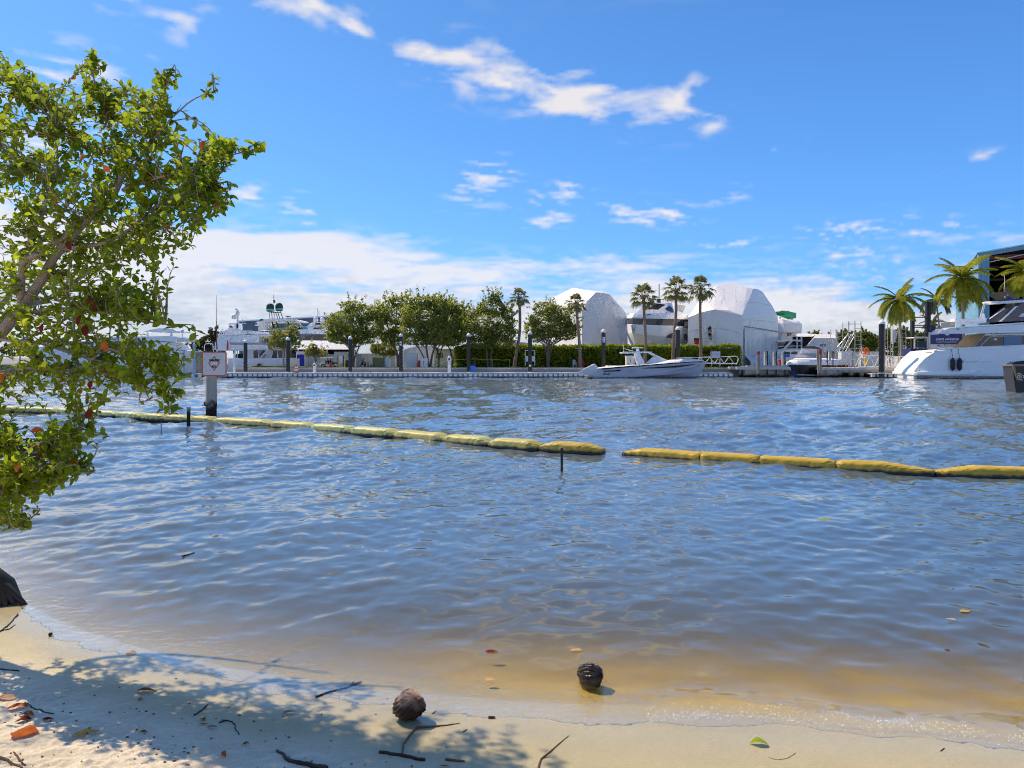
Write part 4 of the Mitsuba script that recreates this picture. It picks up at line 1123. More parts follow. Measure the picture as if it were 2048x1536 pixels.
# golf cart with two people
Yc = 86.0
k = thing('golf_cart', 'white golf cart with a roof, carrying two people, behind the red hydrant', 'golf cart')
for px_ in (645.5, 665.5):
    for dy in (0, .85):
        w_ = add(k + '__wheel', rod((X(px_, Yc), Yc + dy - .02, GZ + .21), (X(px_, Yc), Yc + dy + .15, GZ + .21), .21, 16), 'ink', 40)
        add(w_ + '__hub', rod((X(px_, Yc), Yc + dy - .035, GZ + .21), (X(px_, Yc), Yc + dy - .021, GZ + .21), .10, 12), 'grey_metal', 40)
add(k + '__body', cat(wprism([(X(a, Yc), Z(b, Yc)) for a, b in ((638.5, 731), (639.5, 727.5), (643, 725), (648.5, 725), (650, 730), (655, 730), (656, 728), (669.5, 728), (670, 731.5))], Yc, 1.0)), 'white_gelcoat')
add(k + '__seat', box(X(654.5, Yc), X(661, Yc), Yc + .06, Yc + .94, Z(728.2, Yc), Z(726.4, Yc)), 'cloth_black'); add(k + '__seat', box(X(660, Yc), X(661.6, Yc), Yc + .06, Yc + .94, Z(726.3, Yc), Z(721.5, Yc)), 'cloth_black')
add(k + '__cargo_bed', box(X(663, Yc), X(670.5, Yc), Yc + .05, Yc + .95, Z(727.9, Yc), Z(725, Yc)), 'dark_metal')
add(k + '__roof', rbox(X(640, Yc), X(664.5, Yc), Yc - .03, Yc + 1.03, Z(716.4, Yc), Z(714.6, Yc), .03), 'white_gelcoat')
for a, b in (((641.5, 726), (642.5, 716)), ((662.5, 727.5), (663, 716))):
    for dy in (.04, .96): add(k + '__roof_post', rod(P(*a, Yc) + [0, dy, 0], P(*b, Yc) + [0, dy, 0], .025), 'white_plastic')
scene['windshield_glass'] = {'type': 'thindielectric', 'int_ior': 1.3}
add(k + '__steering_wheel', rod(P(649.5, 723.5, Yc) + [0, .3, 0], P(651, 722.5, Yc) + [0, .3, 0], .12, 12), 'dark_metal')
seated('person in dark clothes driving the golf cart', X(655.8, Yc), Yc + .26, Z(726.6, Yc), 'cloth_black', 'cloth_denim', -1, .70, .1, (.30, .35))
seated('person in dark clothes riding behind the driver of the golf cart', X(659.2, Yc), Yc + .72, Z(726.0, Yc), 'cloth_grey', 'cloth_black', -1, .78, .0, (.25, .2))

# ------------------------------------------------------------------ shrink wrapped boats
def wrinkled(m_, edge, amp, seed, f=.5):
    t = trimesh.Trimesh(m_.vertices, m_.faces)
    for _ in range(5):
        if t.edges_unique_length.max() < edge * 1.3: break
        t = t.subdivide()
    t.merge_vertices(); nrm = np.array(t.vertex_normals); v = np.array(t.vertices)
    o = (meshkit.fbm(v * np.array([f, f, f * .5]) * .45, 2, seed) - .5) * amp * 1.3 + (meshkit.noise(v * np.array([.8, .8, .12]), seed + 1) - .5) * amp * .22
    return trimesh.Trimesh(v + nrm * o[:, None], t.faces, process=False)


k = thing('wrapped_boat', 'white shrink wrapped boat hall with a grey gable, behind the round tree and the hedge', 'wrapped boat')
Yn, Yf = 98, 118
near = [(1163, 700), (1163, 622), (1176, 600), (1192, 584), (1206, 585), (1219, 588), (1226, 604), (1245, 620), (1254, 629), (1254, 700)]
pts = [P(*a, Yn) for a in near[:6]] + [P(1226, 604, Yn + .5), P(1245, 620, Yn + 1.2), P(1254, 629, Yn + 1.5), P(1254, 700, Yn + 1.5)]
pts += [[X(1092, 112), 112, GZ], [X(1163, Yn), Yn, GZ], [X(1254, Yn + 1.5), Yn + 1.5, GZ], [X(1246, 122), 122, GZ], P(1092, 616, 112), P(1101, 598, 112), P(1130, 583, 113), P(1146, 576.5, 112), P(1205, 583, 122), P(1246, 640, 122), P(1246, 700, 122)]
add(k + '__wrap', wrinkled(hull(pts), 1.1, .28, 3), 'shrink_wrap', 28)
add(k + '__seam', cat(*[tube([P(1192 + (a - 1192), b, Yn - .10) for a, b in ((1176, 600.5), (1171, 606), (1166, 614), (1163.5, 622))], .05, 5), tube([P(a, b, Yn + .28) for a, b in ((1220, 590), (1226.5, 605), (1236, 613))], .09, 5)]), 'shrink_wrap', kind='stuff')
k = thing('wrapped_boat', 'biggest white shrink wrapped boat hall with a vaulted top, right of the three palms', 'wrapped boat')
A0, A1 = P(1375.6, 700, 92), P(1375.6, 635, 92)
pts = [A0 * [1, 1, 0] + [0, 0, GZ], [X(1388, 110), 110, GZ], A0, A1, P(1397, 626, 91), P(1428, 618.5, 89.7), P(1457, 620.5, 88.9), P(1484.5, 631, 88), P(1483.5, 735, 88), P(1556.5, 633, 99), P(1556.5, 735, 99),
       P(1403, 594, 93), P(1432, 571, 94), P(1461, 566, 94.5), P(1495, 574, 93.5), P(1507, 577, 93.5), P(1518, 578.5, 96), P(1527, 584, 97), P(1545, 612, 98.4),
       P(1480, 700, 122), P(1480, 640, 122), P(1465, 590, 118), P(1528, 640, 118), P(1528, 700, 118), P(1388, 640, 110), P(1388, 700, 110)]
WRAPB = wrinkled(hull(pts), 1.0, .26, 8)
add(k + '__wrap', WRAPB, 'shrink_wrap', 28)
from trimesh.proximity import closest_point


def seams(key, mesh, lines, r):
    # bands of tape drawn over a wrapped hull: each line is a row of points pulled onto its skin
    parts = []
    for ln_ in lines:
        q_ = spline(np.array(ln_), 26); q_ = closest_point(mesh, q_)[0]
        parts.append(tube(q_, r, 5))
    return add(key + '__tape_seam', cat(*parts), 'clear_wrap', True, kind='stuff')


seams(k, WRAPB, [[P(a, b0, 90), P(a + d_, b1, 92), P(a + 1.5 * d_, b2, 93)] for a, d_, b0, b1, b2 in ((1392, 14, 690, 632, 590), (1412, 12, 690, 625, 575), (1436, 8, 690, 621, 568), (1462, 6, 690, 624, 568))] +
      [[P(1376, 660, 92), P(1430, 657, 90), P(1484, 668, 88)], [P(1486, 640, 88), P(1520, 641, 93), P(1556, 645, 99)], [P(1493, 606, 90), P(1520, 608, 95), P(1542, 612, 98)]], .035)
# the gable's clear lower panel, its eave batten and the bunched plastic at its foot
B, C_ = P(1485.5, 717, 87.9), P(1555.5, 717, 98.9); dirx = (C_ - B)[:2]; ln = np.linalg.norm(dirx); dirx /= ln; nout = np.array([dirx[1], -dirx[0]])
if nout[1] > 0: nout = -nout


def gable(u0, u1, z0, z1, off, th, zs1=None):
    """A thin panel on the gable wall between two shares of its length; z may slope."""
    q = []
    for u, zb, zt_ in ((u0, z0, z1), (u1, z0 if zs1 is None else zs1[0], z1 if zs1 is None else zs1[1])):
        for o in (off, off + th):
            for z in (zb, zt_): q.append([B[0] + dirx[0] * ln * u + nout[0] * o, B[1] + dirx[1] * ln * u + nout[1] * o, z])
    return hull(q)


zE = Z(649, 88), Z(660, 99)
for i in range(5):
    u0, u1 = .02 + i * .192, .02 + i * .192 + .185
    zt0 = Z(656, 88) + (Z(666, 99) - Z(656, 88)) * u0; zt1 = Z(656, 88) + (Z(666, 99) - Z(656, 88)) * u1
    add(k + '__clear_panel', gable(u0, u1, GZ + 1.4, zt0, .13, .03, (GZ + 1.4, zt1)), 'clear_wrap', label='clear blue grey plastic panel')
add(k + '__batten', gable(.0, .99, Z(653.5, 88), Z(652.2, 88), .20, .06, (Z(664.5, 99), Z(663.2, 99))), 'twig_grey')
ruf = []
for i in range(60):
    u = i / 59; a = g.uniform(.05, .55); zt_ = GZ + 1.42 + g.uniform(-.25, .3)
    p0 = np.array([B[0] + dirx[0] * ln * u, B[1] + dirx[1] * ln * u, 0]) + [nout[0] * .15, nout[1] * .15, 0]
    ruf.append(([p0[0], p0[1], zt_], [p0[0] + nout[0] * (.35 + a), p0[1] + nout[1] * (.35 + a), GZ + .75], [p0[0] + nout[0] * (.55 + .8 * a), p0[1] + nout[1] * (.55 + .8 * a), GZ + .02]))
R = np.array(ruf)
add(k + '__skirt', loft([R[:, 0], R[:, 1], R[:, 2]], False, False), 'clear_wrap', 60)
# oval opening, a near black sheet painting the shade inside, and the ladder frame on the long wall
wy = lambda px_: 92 + (88 - 92) * (px_ - 1375.6) / (1484 - 1375.6) - .32
ov_ = [(1416, 656), (1418, 653), (1425, 652.5), (1427, 655), (1427, 672), (1424, 679), (1420, 680), (1417, 675)]
add(k + '__opening', pp(ov_, wy(1421), .05), 'dark_interior'); add(k + '__opening_board', pp([(1416.6, 660), (1424, 658), (1424, 664), (1416.6, 666)], wy(1421) - .03, .025), 'tan_panel'); add(k + '__opening_board', pp([(1418, 673), (1426, 668), (1424, 678), (1420, 679.6)], wy(1421) - .03, .025), 'tan_panel')
fr_ = [((1409, 658), (1409, 690)), ((1427.8, 655), (1428.4, 690)), ((1413.5, 658), (1413.5, 676)), ((1408.5, 658.5), (1415, 658.5)), ((1408.5, 674.5), (1428, 674.5)), ((1408.5, 683), (1428, 683)), ((1409, 667), (1414, 665)), ((1414, 665), (1428, 665)), ((1409, 674), (1414, 659))]
kf = thing('wall_scaffold', 'small grey scaffold frame against the wall of the biggest wrapped boat', 'scaffold')
for i, (a, b) in enumerate(fr_): add(kf + ('__upright' if i < 3 else '__rail'), prod(a, b, wy(1420) - .35, .035), 'grey_metal')
for px_ in (1409, 1428.4): add(kf + '__upright', rod(P(px_, 690, wy(1420) - .35), (X(px_, wy(1420) - .35), wy(1420) - .35, GZ), .034), 'grey_metal')
ks = thing('hanging_sign', 'red and black sign on the wrapped wall behind a palm trunk', 'sign')
Yk = wy(1394) - .12
add(ks + '__panel', pbox(1388.5, 1400.5, 676.5, 688, Yk, .05), 'red_paint'); add(ks + '__header', pbox(1388, 1401, 676.2, 681, Yk - .02, .018), 'dark_metal'); add(ks + '__post', pbox(1393.5, 1395, 688.1, 736, Yk, .05), 'dark_metal')
# the motor yacht on stands between the two wrapped ones
k = thing('motor_yacht', 'white motor yacht on the hard, its dark window band above the hedge', 'yacht')


def plan(py, pts, back=(1378, 106), back2=(1258, 106), wob=0.0):
    """A closed ring: bow points from port to starboard at a picture row, then the square stern."""
    q = [P(a, py + (d or 0), Y) for a, Y, *dd in pts for d in ([dd[0]] if dd else [0])]
    z = q[0][2]
    q.append([X(back[0], back[1]), back[1], q[-1][2]]); q.append([X(back2[0], back2[1]), back2[1], q[0][2]])
    return q


bow = lambda e, c=0.0: [(1254 + e * .6, 96.5), (1259 + e, 93.6), (1265 + e, 92.0, 0), (1290, 91.9, c * .3), (1320, 92.6, c * .7), (1350, 94.2, c), (1377, 97.0, c * 1.5)]
def tier(part, rows, m, sm=False):
    rr = []
    for py, e, c, ins in rows:
        ring = np.array(plan(py, bow(e, c)))
        ctr = np.array([X(1320, 100), 101, 0])
        ring[:, :2] = ring[:, :2] + (ctr[:2] - ring[:, :2]) * ins
        rr.append(ring)
    t = loft(rr); return add(k + '__' + part, t, m, 30 if sm else False)


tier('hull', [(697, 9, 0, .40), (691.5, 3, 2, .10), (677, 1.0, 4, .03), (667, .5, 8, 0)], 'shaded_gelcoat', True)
tier('bulwark', [(666.9, .5, 8, .0), (650, -.5, 3, -.012), (648.5, -.5, 3, .0)], 'white_gelcoat', True)
tier('window_band', [(648.4, -.4, 3, .008), (636.6, .4, 1.5, .008)], 'dark_glass', True)
tier('upper_coaming', [(636.5, -.3, 1.5, -.008), (634.5, 0, 1.5, -.01), (626, 2, 1, .04)], 'white_gelcoat', True)
wsg = [(1272, 624.5), (1285, 613), (1308, 604.8), (1335, 605.8), (1346, 613), (1349.5, 626)]
add(k + '__windshield', hull([P(1273, 626, 95.2), P(1285, 614, 97.6), P(1308, 605.2, 99), P(1336, 606, 99.5), P(1330, 626, 94.8), P(1349, 627, 97.5), P(1344, 612, 100), P(1300, 606, 104), P(1344, 606, 104), P(1348, 627, 105), P(1276, 626, 104)]), 'grey_gelcoat', 20)
add(k + '__pane', pp([(1329, 617.5), (1340, 611), (1347, 620), (1348, 624.5), (1339, 624.8)], 95.0, .03), 'blue_glass'); add(k + '__pane', pp([(1296, 619), (1309.5, 606.5), (1332, 609), (1316, 619.3)], 95.05, .03), 'dark_glass')
add(k + '__hardtop_wing', hull([P(1354, 609, 97), P(1371.5, 611.5, 98.5), P(1366, 625, 98.5), P(1355, 622, 97), P(1354, 609, 100), P(1371.5, 611.5, 101), P(1365, 626, 101)]), 'grey_gelcoat')
add(k + '__mast', cat(prod((1318.3, 568), (1318.3, 600), 100, .06), pbox(1315, 1321.5, 598, 606, 99.8, .6), hull([P(1305, 599, 100), P(1328, 597.5, 100), P(1328, 599, 100), P(1305, 600.2, 100), P(1305, 599, 100.25), P(1328, 598, 100.25)])), 'dark_metal', kind='stuff')
for a in (1290, 1302, 1315, 1326): add(k + '__rail_post', prod((a, 625.2), (a + 2.5, 620.8), 93.6, .04), 'white_plastic')
add(k + '__rail', tube([P(a, b, 93.6) for a, b in ((1288, 620.5), (1305, 620.6), (1328, 621.4), (1340, 624.6))], .05, 6), 'white_plastic', True)
add(k + '__stem_fitting', cat(prod((1263.5, 650), (1266, 667), 91.85, .10), prod((1270.5, 651), (1266, 668), 91.75, .10), prod((1255, 668), (1266, 690), 92.4, .09)), 'grey_gelcoat', kind='stuff')
add(k + '__hull_pane', pp([(1330, 674.5), (1344, 665.8), (1349, 666.5), (1349, 678)], 93.2, .05), 'dark_glass')
add(k + '__side_window', pp([(1371, 643), (1376, 643.5), (1376, 657), (1367, 656), (1369, 645)], 95.3, .05), 'dark_glass'); add(k + '__side_window', pp([(1367.5, 668), (1375, 667), (1375, 682), (1368, 680)], 95.1, .05), 'dark_glass')
add(k + '__name', cat(*[pbox(a, a + 1.7, 628, 630.2, 91.55, .03) for a in (1293.4, 1296, 1298.6, 1301)]), 'rust_beam', kind='stuff')
for a in (1275, 1318, 1352): add(k + '__keel_block', pbox(a - 3, a + 3, 694, 736, 97.5, .8), 'twig_grey')
# fender board seen under the palm
solo('work_platform', 'white work platform hung on the bow of the yacht on the hard', 'platform', pp([(1292, 681), (1300, 680.5), (1302.5, 684.5), (1293, 685.5)], 91.3, .6), 'white_plastic')

# ------------------------------------------------------------------ the open motorboat at the dock
k = thing('open_motorboat', 'light grey open motorboat with a black stripe and tilted outboards at the floating dock', 'boat')
Yb_, xs0, xs1 = 74.9, X(1194, 73.2), X(1414.5, 74.9)
S = np.linspace(0, 1, 26)
def bm(u): return 1.75 * (1 - np.clip((u - .45) / .55, 0, 1) ** 2.1)
zk, zsheer = lambda u: -.3 + .55 * np.clip((u - .86) / .14, 0, 1) ** 1.2, lambda u: Z(737, 73.2) + (Z(722, 74.9) - Z(737, 73.2)) * u ** .9
rings = []
for u in S:
    x = xs0 + (xs1 - xs0) * u; b = bm(u) + .03; zs_ = zsheer(u)
    rake = lambda z: (zs_ - z) * (-.05 - .50 * np.clip((u - .9) / .1, 0, 1)) + (zs_ - z) * (-.30) * np.clip((.05 - u) / .05, 0, 1)
    zc = .12 + .75 * np.clip((u - .25) / .75, 0, 1) ** 1.3
    bc = b * (.93 - .35 * np.clip((u - .6) / .4, 0, 1))
    prof = [(-b, zs_), (-b * .99, zs_ - .25 * (zs_ - zc)), (-b * .97 * (1 - .1 * u), zc + .35 * (zs_ - zc)), (-bc, zc + .02), (-bc * .96, zc - .04), (-b * .55 * (1 - .5 * u), zk(u) + .4 * (zc - zk(u))), (0, zk(u)), (b * .55, zk(u) + .4 * (zc - zk(u))), (bc, zc), (b, zs_)]
    rings.append([[x + rake(z), Yb_ + y, z] for y, z in prof])
hm = loft(rings)
add(k + '__hull', hm, 'boat_hull' if 'boat_hull' in scene else (mat('boat_hull', mottled((.50, .51, .56), .04, .5), .25, .5) or 'boat_hull'), 30)


def hully(x, z):
    u = np.clip((x - xs0) / (xs1 - xs0), 0, 1); b = bm(u) + .03
    zs_ = zsheer(u); zc = .12 + .75 * np.clip((u - .25) / .75, 0, 1) ** 1.3
    t = np.clip((zs_ - z) / np.maximum(zs_ - zc, .1), 0, 1)
    bc = b * (.93 - .35 * np.clip((u - .6) / .4, 0, 1))
    w_ = np.where(t < .65, b * (1 - .03 * t / .65 - .1 * u * np.clip((t - .25) / .4, 0, 1) * .97), np.interp(0, [0], [0]) + b * .97 * (1 - .1 * u) + (bc - b * .97 * (1 - .1 * u)) * np.clip((t - .65) / .35, 0, 1))
    return Yb_ - w_


def dec(part, pts, m, th=.02, off=.035, Y=73.2, kind=None):
    return add(k + '__' + part, bend(wprism([(X(a, Y), Z(b, Y)) for a, b in pts], -off, th), hully, .3), m, kind=kind)


dec('rub_rail', [(1203, 737), (1240, 733), (1290, 729.6), (1345, 725.6), (1413, 722), (1413.5, 723.6), (1345, 727.6), (1290, 731.6), (1240, 735.6), (1203.5, 739.4)], 'black_gloss', .12, .15)
dec('hull_window', [(1282, 736), (1345, 732), (1396, 728), (1390, 730.2), (1379, 732), (1353, 735.2), (1290, 737)], 'dark_glass', .05, .09)
dec('stern_stripe', [(1207, 742), (1242.5, 739), (1240, 742.2), (1207, 743.8)], 'black_gloss', .05, .08)
dec('spray_rail', [(1255, 753.6), (1290, 750.5), (1330, 745.5), (1380, 737), (1410, 731.4), (1410, 732.4), (1380, 738.4), (1330, 746.8), (1290, 751.6), (1255, 754.4)], 'grey_gelcoat', .03, .04)
dec('boot_stripe', [(1193, 755.3), (1402, 753.9), (1400, 755.6), (1193, 757.2)], 'black_gloss', .02, .03)
dec('hull_vent', [(1403, 730.5), (1406, 728.4), (1406.4, 729), (1403.4, 731)], 'black_gloss')
for s_, x0, x1, yb, yt, ln_ in (('SALT', 1255.5, 1271.5, 746.8, 738.5, 0), ('Windy', 1206.5, 1221, 749.5, 746.4, .25)):
    h_ = Z(yt, 73.2) - Z(yb, 73.2); m_ = text(s_, h_, 0, 0, 0, s_ != 'SALT', ln_); v = np.array(m_.vertices); sc = (X(x1, 73.2) - X(x0, 73.2)) / (v[:, 0].max() - v[:, 0].min())
    v[:, 0] = X(x0, 73.2) + (v[:, 0] - v[:, 0].min()) * sc; v[:, 2] += Z(yb, 73.2); v[:, 1] += hully(v[:, 0], v[:, 2]) - .06
    add(k + '__lettering', trimesh.Trimesh(v, m_.faces, process=False), 'grey_gelcoat' if s_ == 'SALT' else 'ink', kind='stuff')
deck = []
for u in np.linspace(0, .97, 20):
    x = xs0 + (xs1 - xs0) * u; b = max(bm(u) - .12, .05); zs_ = zsheer(u) + .01; cr = .05 + .28 * np.clip((u - .5) / .15, 0, 1) * (1 - np.clip((u - .85) / .12, 0, 1))
    deck.append([[x, Yb_ - b, zs_ - .02], [x, Yb_ - b * .8, zs_ + cr], [x, Yb_ + b * .8, zs_ + cr], [x, Yb_ + b, zs_ - .02]])
add(k + '__deck', loft(deck), 'white_gelcoat', 30)
add(k + '__aft_bench', rbox(X(1215, 74), X(1258, 74), 74.0, 75.8, Z(737, 74), Z(731.5, 74), .06), 'white_gelcoat')
Yh = 74.2
add(k + '__hardtop', hull([P(a, b, Yh) + [0, d_, 0] for a, b in ((1242.3, 704.6), (1250, 703.4), (1296, 703), (1303.5, 703.6), (1303, 705.8), (1262, 706.8), (1244, 707)) for d_ in (0, 1.5)]), 'white_gelcoat')
for dy in (.05, 1.3):
    add(k + '__hardtop_leg', hull([P(a, b, Yh) + [0, d_, 0] for a, b in ((1272, 706.5), (1280, 706.5), (1283, 716), (1291, 728), (1277, 728), (1277.5, 717)) for d_ in (dy, dy + .14)]), 'white_gelcoat')
    add(k + '__windshield_frame', hull([P(a, b, Yh) + [0, d_, 0] for a, b in ((1299, 705.5), (1303.5, 705.2), (1335, 720.5), (1329, 721.2)) for d_ in (dy, dy + .1)]), 'white_gelcoat')
    add(k + '__side_window', pp([(1292, 725.8), (1307, 712.4), (1331, 721.6), (1331, 725.2)], Yh + dy + .03, .03), 'shaded_gelcoat')
add(k + '__windshield', hull([P(1303, 706, Yh + .16), P(1303, 706, Yh + 1.28), P(1334, 721, Yh + .16), P(1334, 721, Yh + 1.28), P(1333, 721.6, Yh + .16), P(1333, 721.6, Yh + 1.28)]), 'dark_glass')
add(k + '__radar', cat(lathe([(.16, 0), (.18, .12), (.10, .34)], (X(1275.5, 74.9), 74.9, Z(703, 74.9)), 12), box(X(1264.3, 74.9), X(1286, 74.9), 74.8, 75.0, Z(696.4, 74.9), Z(693.9, 74.9))), 'white_plastic', 40, kind='stuff')
add(k + '__antenna', prod((1246.6, 704), (1246.3, 684.5), 74.6, .022), 'white_plastic'); add(k + '__antenna', prod((1247, 697), (1266, 702), 75.2, .022), 'white_plastic')
for i, dy in enumerate((-.95, 0, .95)):
    o = k + '__outboard'; Yo = 74.4 + dy * .9
    w_ = add(o, hull([P(a, b, Yo) + [0, d_, 0] for a, b in ((1187, 728), (1190.5, 727.6), (1195.5, 734), (1196, 741), (1190, 752), (1180, 754), (1166, 745), (1164, 740)) for d_ in (.08, .46)] + [P(a, b, Yo) + [0, d_, 0] for a, b in ((1187, 730), (1192, 735), (1188, 748), (1171, 744)) for d_ in (0, .54)]), 'outboard_cowl' if 'outboard_cowl' in scene else (mat('outboard_cowl', mottled((.60, .61, .60), .08, 2), .35, .5) or 'outboard_cowl'), 25)
    add(w_ + '__gearcase', hull([P(a, b, Yo) + [0, d_, 0] for a, b in ((1166, 741), (1171, 747), (1164, 753), (1158, 750), (1154, 746.5), (1160, 743)) for d_ in (.17, .37)]), 'shaded_gelcoat', 25)
    add(w_ + '__propeller', cat(*[hull([P(1157.5, 748.5, Yo) + [0, .27, 0] + .05 * np.array([math.cos(t), math.sin(t), .2]), P(1157.5, 748.5, Yo) + [-.03, .27, 0] + .28 * np.array([.25 * math.cos(t), math.cos(t), math.sin(t)]), P(1157.5, 748.5, Yo) + [.05, .27, 0] + .26 * np.array([.3 * math.cos(t + .5), math.cos(t + .5), math.sin(t + .5)]), P(1159, 748.5, Yo) + [0, .27, 0]]) for t in (0.3, 2.4, 4.5)]), 'grey_metal', kind='stuff')
add(k + '__swim_step', box(X(1178, 73.4), X(1201, 73.4), 73.4, 76.3, Z(755, 73.4), Z(752, 73.4)), 'teak')

# ------------------------------------------------------------------ left: yachts, sheds
def dome(px, y0, y1, w, Y, key, m, band=None):
    r = w / 2 / F * Y; z0, z1 = Z(y1, Y), Z(y0, Y); h_ = z1 - z0; c = (X(px, Y), Y, z0)
    d_ = add(key, lathe([(r * .7, 0), (r * .95, h_ * .08), (r, h_ * .3), (r, h_ * .55), (r * .92, h_ * .75), (r * .68, h_ * .91), (r * .3, h_ * .985), (.01, h_)], c, 20), m, 50)
    if band: add(d_ + '__band', lathe([(r * 1.02, h_ * .12), (r * 1.03, h_ * .32)], c, 20), band, 40)


k = thing('motor_yacht', 'long white motor yacht with two dark satellite domes and a boarding stair', 'yacht')
YA = 96.0
def part(nm, pts, m, dy=0.0, depth=6.0, **kw): return add(k + '__' + nm, pp(pts, YA + dy, depth), m, **kw)
st_ = []
for u in np.linspace(0, 1, 14):
    x0_ = 449 + (735 - 449) * u
    b = 3.4 * (1 - np.clip((u - .55) / .45, 0, 1) ** 2.2) + .04
    top, bot = P(458 + (735 - 458) * u, 717 - 3 * u, YA), P(x0_ + 2, 751, YA)
    st_.append([[top[0], YA + 3.4 - b, top[2]], [top[0] * .6 + bot[0] * .4, YA + 3.4 - b, (top[2] + bot[2]) / 2 + .2], [bot[0], YA + 3.4 - b * .85, bot[2]], [bot[0], YA + 3.4 + b * .85, bot[2]], [top[0], YA + 3.4 + b, top[2]]])
add(k + '__hull', loft(st_), 'white_gelcoat', 30)
part('boot_stripe', [(505, 732.2), (640, 731.2), (640, 733.2), (505, 734.4)], 'black_gloss', -.03, .025)
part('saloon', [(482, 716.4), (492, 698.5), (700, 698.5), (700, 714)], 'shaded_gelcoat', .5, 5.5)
for a, b in ((507, 516.5), (518.5, 531), (541, 554), (555.5, 570), (571.5, 592)):
    part('saloon_window', [(a + (2 if a > 530 else 0), 716.8), (a + (6 if a == 541 else 0), 700.5), (b, 700.5), (b, 716.8)], 'dark_glass', .46, .035)
part('recess_shade', [(471, 716), (471, 708), (487, 707), (487, 716)], 'dark_interior', .2, .25)  # dark block coloured in place of the open cockpit's shade
for a in (467.5, 474.5, 487): part('cockpit_post', [(a - .8, 718), (a - .8, 699), (a + .8, 699), (a + .8, 718)], 'white_plastic', -.02, .1)
part('upper_deck', [(432, 701.2), (434, 699.4), (448, 694.6), (462, 691.4), (700, 690.2), (700, 698.4), (520, 698.6), (470, 699.6)], 'white_gelcoat', -.1, 6.8)
for i in range(9): part('rail_post', [(462 + i * 14, 690.6), (462 + i * 14, 684.2), (462.8 + i * 14, 684.2), (462.8 + i * 14, 690.6)], 'grey_metal', .0, .06)
part('rail', [(458, 685.0), (580, 684.2), (580, 683.2), (458, 684)], 'teak', -.01, .08); part('rail_screen', [(460, 690), (580, 689.6), (580, 685.6), (460, 686)], 'grey_gelcoat', .06, .04)
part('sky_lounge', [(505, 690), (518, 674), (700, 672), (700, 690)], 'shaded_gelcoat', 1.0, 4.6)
part('sky_lounge_window', [(600, 683.4), (602.5, 679), (609, 673.5), (618, 671), (640, 669.6), (652, 671), (652, 683.4)], 'dark_glass', .93, .06); part('sky_lounge_window', [(520, 688), (528, 677), (560, 676), (560, 688)], 'dark_glass', .93, .06)
part('side_shade', [(596, 687), (600, 665.5), (660, 668), (690, 676), (690, 689)], 'blue_grey' if 'blue_grey' in scene else (mat('blue_grey', (.16, .22, .32), .35) or 'blue_grey'), .97, .02)  # thin blue grey sheet painting the shaded side of the upper deck
part('flybridge', [(520, 674), (538, 667.5), (556, 661.5), (600, 659), (640, 658.5), (654, 662.5), (668, 667), (660, 668.5), (610, 667), (560, 671)], 'white_gelcoat', .4, 5.6)
part('flybridge_cushion', [(533, 660.5), (575, 658), (575, 656), (534, 657.5)], 'grey_gelcoat', .6, 4)
part('hardtop', [(510, 645.5), (513, 643.5), (530, 640), (560, 636.6), (590, 638.6), (598, 641.2), (596, 643), (560, 642.6), (530, 643.2)], 'white_gelcoat', .8, 4.6)
for (a, b), m_ in ((((574, 641), (583, 660)), 'black_gloss'), (((586, 650), (599, 659.5)), 'black_gloss'), (((544, 642), (549, 660)), 'black_gloss'), (((581, 642), (597, 656)), 'white_plastic'), (((594, 642.5), (606, 654)), 'white_plastic'), (((552, 643), (558, 660)), 'black_gloss')):
    add(k + '__strut', prod(a, b, YA + 1.2, .09), m_)
part('helm_glass', [(578, 660), (584, 652), (602, 652), (607, 660)], 'dark_glass', 1.6, 2.8)
dome(540.3, 606.8, 623.6, 15, YA + 2.5, k + '__satellite_dome', 'dome_cover', 'teal_band'); dome(558.2, 605.6, 622.2, 15, YA + 4.0, k + '__satellite_dome', 'dome_cover', 'teal_band')
for a, b in (((538, 623), (540, 638)), ((543, 623), (544.5, 638)), ((547.5, 612), (548.5, 638)), ((551, 624), (556, 638)), ((555, 623), (560, 638)), ((561, 623), (566, 638))): add(k + '__mast_leg', prod(a, b, YA + 3.2, .05), 'dark_metal')
add(k + '__mast', cat(prod((547.6, 589), (548, 624), YA + 3.2, .035), pbox(546.4, 549.2, 600, 605.5, YA + 3.1, .3), pbox(540, 560, 624.2, 625.4, YA + 3.0, .4)), 'dark_metal', kind='stuff')
add(k + '__radar_bar', cat(pbox(571, 580.5, 631.8, 633.4, YA + 3, .2), pbox(575, 576.4, 633.5, 638, YA + 3.05, .1)), 'dark_metal', kind='stuff')
add(k + '__radar_arch', cat(pp([(508, 651), (512, 648.5), (524, 644), (532, 644), (532, 660), (516, 661), (517, 652)], YA + 1.5, 2.4)), 'white_gelcoat'); add(k + '__searchlight', hull([P(a, b, YA + 2) + [0, d_, 0] for a, b in ((518, 640), (523, 637.5), (527, 642), (521, 644)) for d_ in (0, .5)]), 'dark_metal')
for a in (519, 523, 527): part('side_gate', [(a, 672), (a + 2.2, 672), (a + 1.2, 689), (a - 1, 689)], 'grey_gelcoat', .9, .05)
sw = k + '__boarding_stair'
sa = add(sw, cat(hull([P(a, b, YA - .5) + [0, d_, 0] for a, b in ((518, 717), (521, 717), (538, 698), (535, 698)) for d_ in (0, .05)]), hull([P(a, b, YA - .5) + [0, d_, 0] for a, b in ((522.5, 717), (525.5, 717), (543, 698), (540, 698)) for d_ in (.9, .95)])), 'white_plastic', kind='stuff')
for i in range(8):
    u = (i + .5) / 8; q_ = P(520.5 + 17 * u, 716.5 - 18.5 * u, YA - .45); add(sa + '__tread', box(q_[0], q_[0] + .3, q_[1], q_[1] + .85, q_[2], q_[2] + .04), 'white_plastic')
